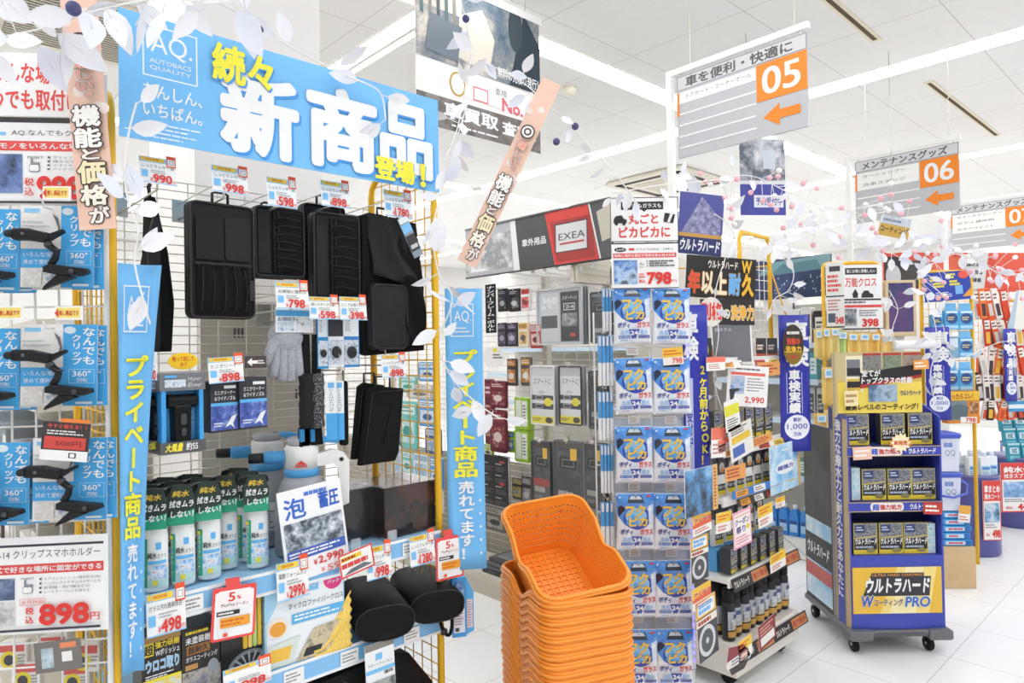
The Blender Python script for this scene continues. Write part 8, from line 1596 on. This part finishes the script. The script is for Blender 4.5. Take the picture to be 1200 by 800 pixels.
# ================================================================ white leaf garlands
LEAFM = mat('F8F8FC', .55); LEAFM2 = mat('ECEEF9', .55); VINEM = mat('F1EFEC', .6)
PINK, NAVB, WHB = mat('F4B9C2', .5), mat('4A4A78', .5), mat('F6F4F2', .5)
def spline(P, n):
    out = []; L = len(P)
    for i in range(L - 1):
        p0, p1, p2, p3 = P[max(i - 1, 0)], P[i], P[i + 1], P[min(i + 2, L - 1)]
        for k in range(n):
            t = k / n; out.append(.5 * ((2 * p1) + (-p0 + p2) * t + (2 * p0 - 5 * p1 + 4 * p2 - p3) * t * t + (-p0 + 3 * p1 - 3 * p2 + p3) * t ** 3))
    return out + [P[-1]]
def leaf(mb, base, d, nrm, L, W, m, curl):
    d = d.normalized(); s = d.cross(nrm)
    if s.length < 1e-4: s = d.cross(Vector((1, 0, 0)))
    s.normalize(); n = s.cross(d)
    prof = [(0, .02), (.12, .55), (.3, .95), (.5, 1.0), (.7, .75), (.88, .35), (1.0, .0)]
    vs = []; fs = []
    for k, wd in prof:
        c = base + d * (L * k) + n * (curl * L * k * k); vs += [tuple(c - s * (W / 2 * wd) + n * (.12 * W * wd)), tuple(c), tuple(c + s * (W / 2 * wd) + n * (.12 * W * wd))]
    m_ = len(vs)
    off = [tuple(Vector(v) - n * .0006) for v in vs]
    for i in range(len(prof) - 1):
        for j in (0, 1): a = i * 3 + j; fs += [(a, a + 1, a + 4, a + 3), (m_ + a + 3, m_ + a + 4, m_ + a + 1, m_ + a)]
    mb.add(vs + off, fs, m, True); mb.tube([base - d * .012, base + d * L * .5], .0012, m, 4)
def garland(pts, n, lb, seed, size=.078, berries=(), spread=.05, extra=()):
    q = random.Random(seed); P = [wpt(*p) for p in pts]; S = spline(P, 8); o = S[0]; F = FR(o.x, o.y, o.z); Fi = -o
    S = [p + Fi for p in S]
    t = T('leaf_garland', lb, 'garland', F, 'white leaf garlands')
    mb = MB(); mb.tube(S, .0022, VINEM, 5)
    ml = MB(); view = (CAM - o).normalized()
    for i in range(n):
        b = S[min(len(S) - 1, int((i + q.random()) / n * len(S)))]; d = Vector((q.uniform(-1, 1), q.uniform(-1, 1), q.uniform(-1, .75))); d -= view * d.dot(view) * .7
        st = b + d.normalized() * q.uniform(.0, spread); mb.tube([b, st], .0014, VINEM, 4)
        nr = (view + Vector((q.uniform(-.8, .8), q.uniform(-.8, .8), q.uniform(-.5, .5)))).normalized(); k = q.uniform(.75, 1.2)
        leaf(ml, st, d, nr, size * k, size * .52 * k, LEAFM if q.random() < .7 else LEAFM2, q.uniform(-.3, .3))
    for (px, py, d_) in extra:
        b = wpt(px, py, d_) + Fi; near = min(S, key=lambda s: (s - b).length); mb.tube([near, b], .0016, VINEM, 4)
    mb.obj('vine', t); ml.obj('leaves', t, kind='stuff')
    for (px, py, d_, c) in berries:
        b = wpt(px, py, d_) + Fi; near = min(S, key=lambda s: (s - b).length)
        mbb = MB(); mbb.ball(b, .0115 if c != 'n' else .014, {'p': PINK, 'n': NAVB, 'w': WHB}[c], 8); mbb.tube([b, b + (near - b) * .98], .0011, VINEM, 4); mbb.obj('berry', t, {'p': 'pink berry', 'n': 'dark purple berry', 'w': 'white berry'}[c])
    return t
garland([(-25, 50, 1.3), (20, 40, 1.32), (62, 30, 1.34), (100, 16, 1.34), (150, 4, 1.38), (200, -2, 1.4), (250, 4, 1.42), (300, -6, 1.5)], 24, 'white leaf garland across the top left corner', 1, .088, [(86, 10, 1.3, 'n')], .035)
garland([(240, -6, 1.5), (290, 22, 1.55), (335, 52, 1.65), (380, 76, 1.75), (415, 92, 1.82), (445, 108, 1.9), (452, 140, 1.9)], 7, 'white leaf garland draped over the blue new products banner', 2, .08, [(304, 34, 1.56, 'n')], .02)
garland([(160, 120, 1.45), (152, 150, 1.45), (146, 190, 1.45), (150, 235, 1.45), (162, 270, 1.45), (158, 310, 1.45), (176, 380, 1.46)], 9, 'white leaf garland hanging down along the left banner', 3, .068, [], .02)
garland([(548, 120, 2.05), (530, 180, 2.0), (518, 225, 2.0), (507, 270, 1.98), (514, 320, 1.98), (530, 350, 1.97), (515, 400, 1.97), (528, 440, 1.98), (556, 470, 2.0), (585, 490, 2.0)], 26, 'white leaf garland hanging down along the right banner', 4, .07, [], .03)
garland([(538, -10, 2.5), (546, 25, 2.5), (552, 60, 2.5), (546, 100, 2.5), (536, 150, 2.4), (520, 190, 2.2)], 10, 'white leaf garland hanging in front of the workshop poster', 5, .085, [(546, 22, 2.48, 'n')], .05)
garland([(560, 70, 2.5), (610, 95, 2.5), (650, 130, 2.55), (690, 170, 2.6), (722, 205, 2.65), (748, 240, 2.7)], 13, 'white leaf garland slanting from the poster to the wipe pack sign', 6, .075, [(674, 148, 2.55, 'n'), (652, 166, 2.55, 'n')], .04)
q = random.Random(21)
def bl(x0, y0, x1, y1, n, d, cs='ppw'): return [(q.uniform(x0, x1), q.uniform(y0, y1), d + q.uniform(-.1, .1), q.choice(cs)) for _ in range(n)]
garland([(720, 226, 2.7), (780, 216, 2.8), (830, 212, 2.85), (880, 206, 2.9), (930, 228, 2.95), (985, 246, 3.0), (1045, 236, 3.05)], 18, 'white leaf garland with pink berries below the aisle 05 sign', 7, .06, bl(820, 198, 1060, 268, 34, 2.9, 'pppw'), .05)
garland([(905, 286, 2.9), (950, 262, 2.95), (1000, 282, 3.0), (1040, 296, 3.05), (1075, 290, 3.1), (1110, 280, 3.1)], 46, 'white leaf garland massed in front of the aisle 06 post', 8, .062, bl(900, 235, 1110, 310, 14, 3.0, 'ppwn'), .07)
garland([(1075, 326, 3.3), (1110, 298, 3.3), (1145, 306, 3.35), (1180, 322, 3.4), (1225, 312, 3.4)], 32, 'white leaf garland with pink berries at the right edge', 9, .062, bl(1075, 285, 1205, 352, 30, 3.3, 'pppw'), .06)
garland([(1042, 340, 3.6), (1052, 362, 3.6), (1046, 385, 3.6), (1050, 402, 3.6)], 6, 'short white leaf sprig hanging over the wooden framed screen', 10, .065)
garland([(1080, 335, 3.6), (1092, 365, 3.6), (1098, 400, 3.6), (1090, 440, 3.6), (1096, 470, 3.6)], 11, 'white leaf sprig hanging over the navy banner right of the cart', 11, .07)
garland([(905, 278, 3.32), (918, 290, 3.25), (930, 318, 3.2), (924, 340, 3.2), (908, 350, 3.2), (900, 372, 3.2)], 12, 'white leaf sprig hanging above the round gold sign', 12, .062)
garland([(800, 228, 3.16), (830, 246, 3.14), (852, 262, 3.14), (864, 285, 3.14), (858, 305, 3.14)], 8, 'cluster of large white leaves in place of glare on the purple coating poster', 13, .1)  # leaves added to stand in for white glare off the glossy poster
garland([(850, 302, 3.1), (838, 345, 3.02), (842, 392, 3.0), (836, 440, 3.0), (846, 480, 3.0)], 6, 'thin white leaf sprig hanging in front of the monitor', 14, .05)
garland([(1105, 380, 4.4), (1120, 420, 4.4), (1180, 400, 4.6), (1190, 440, 4.6)], 8, 'white leaf sprig crossing the narrow navy banner at the right edge', 15, .07)
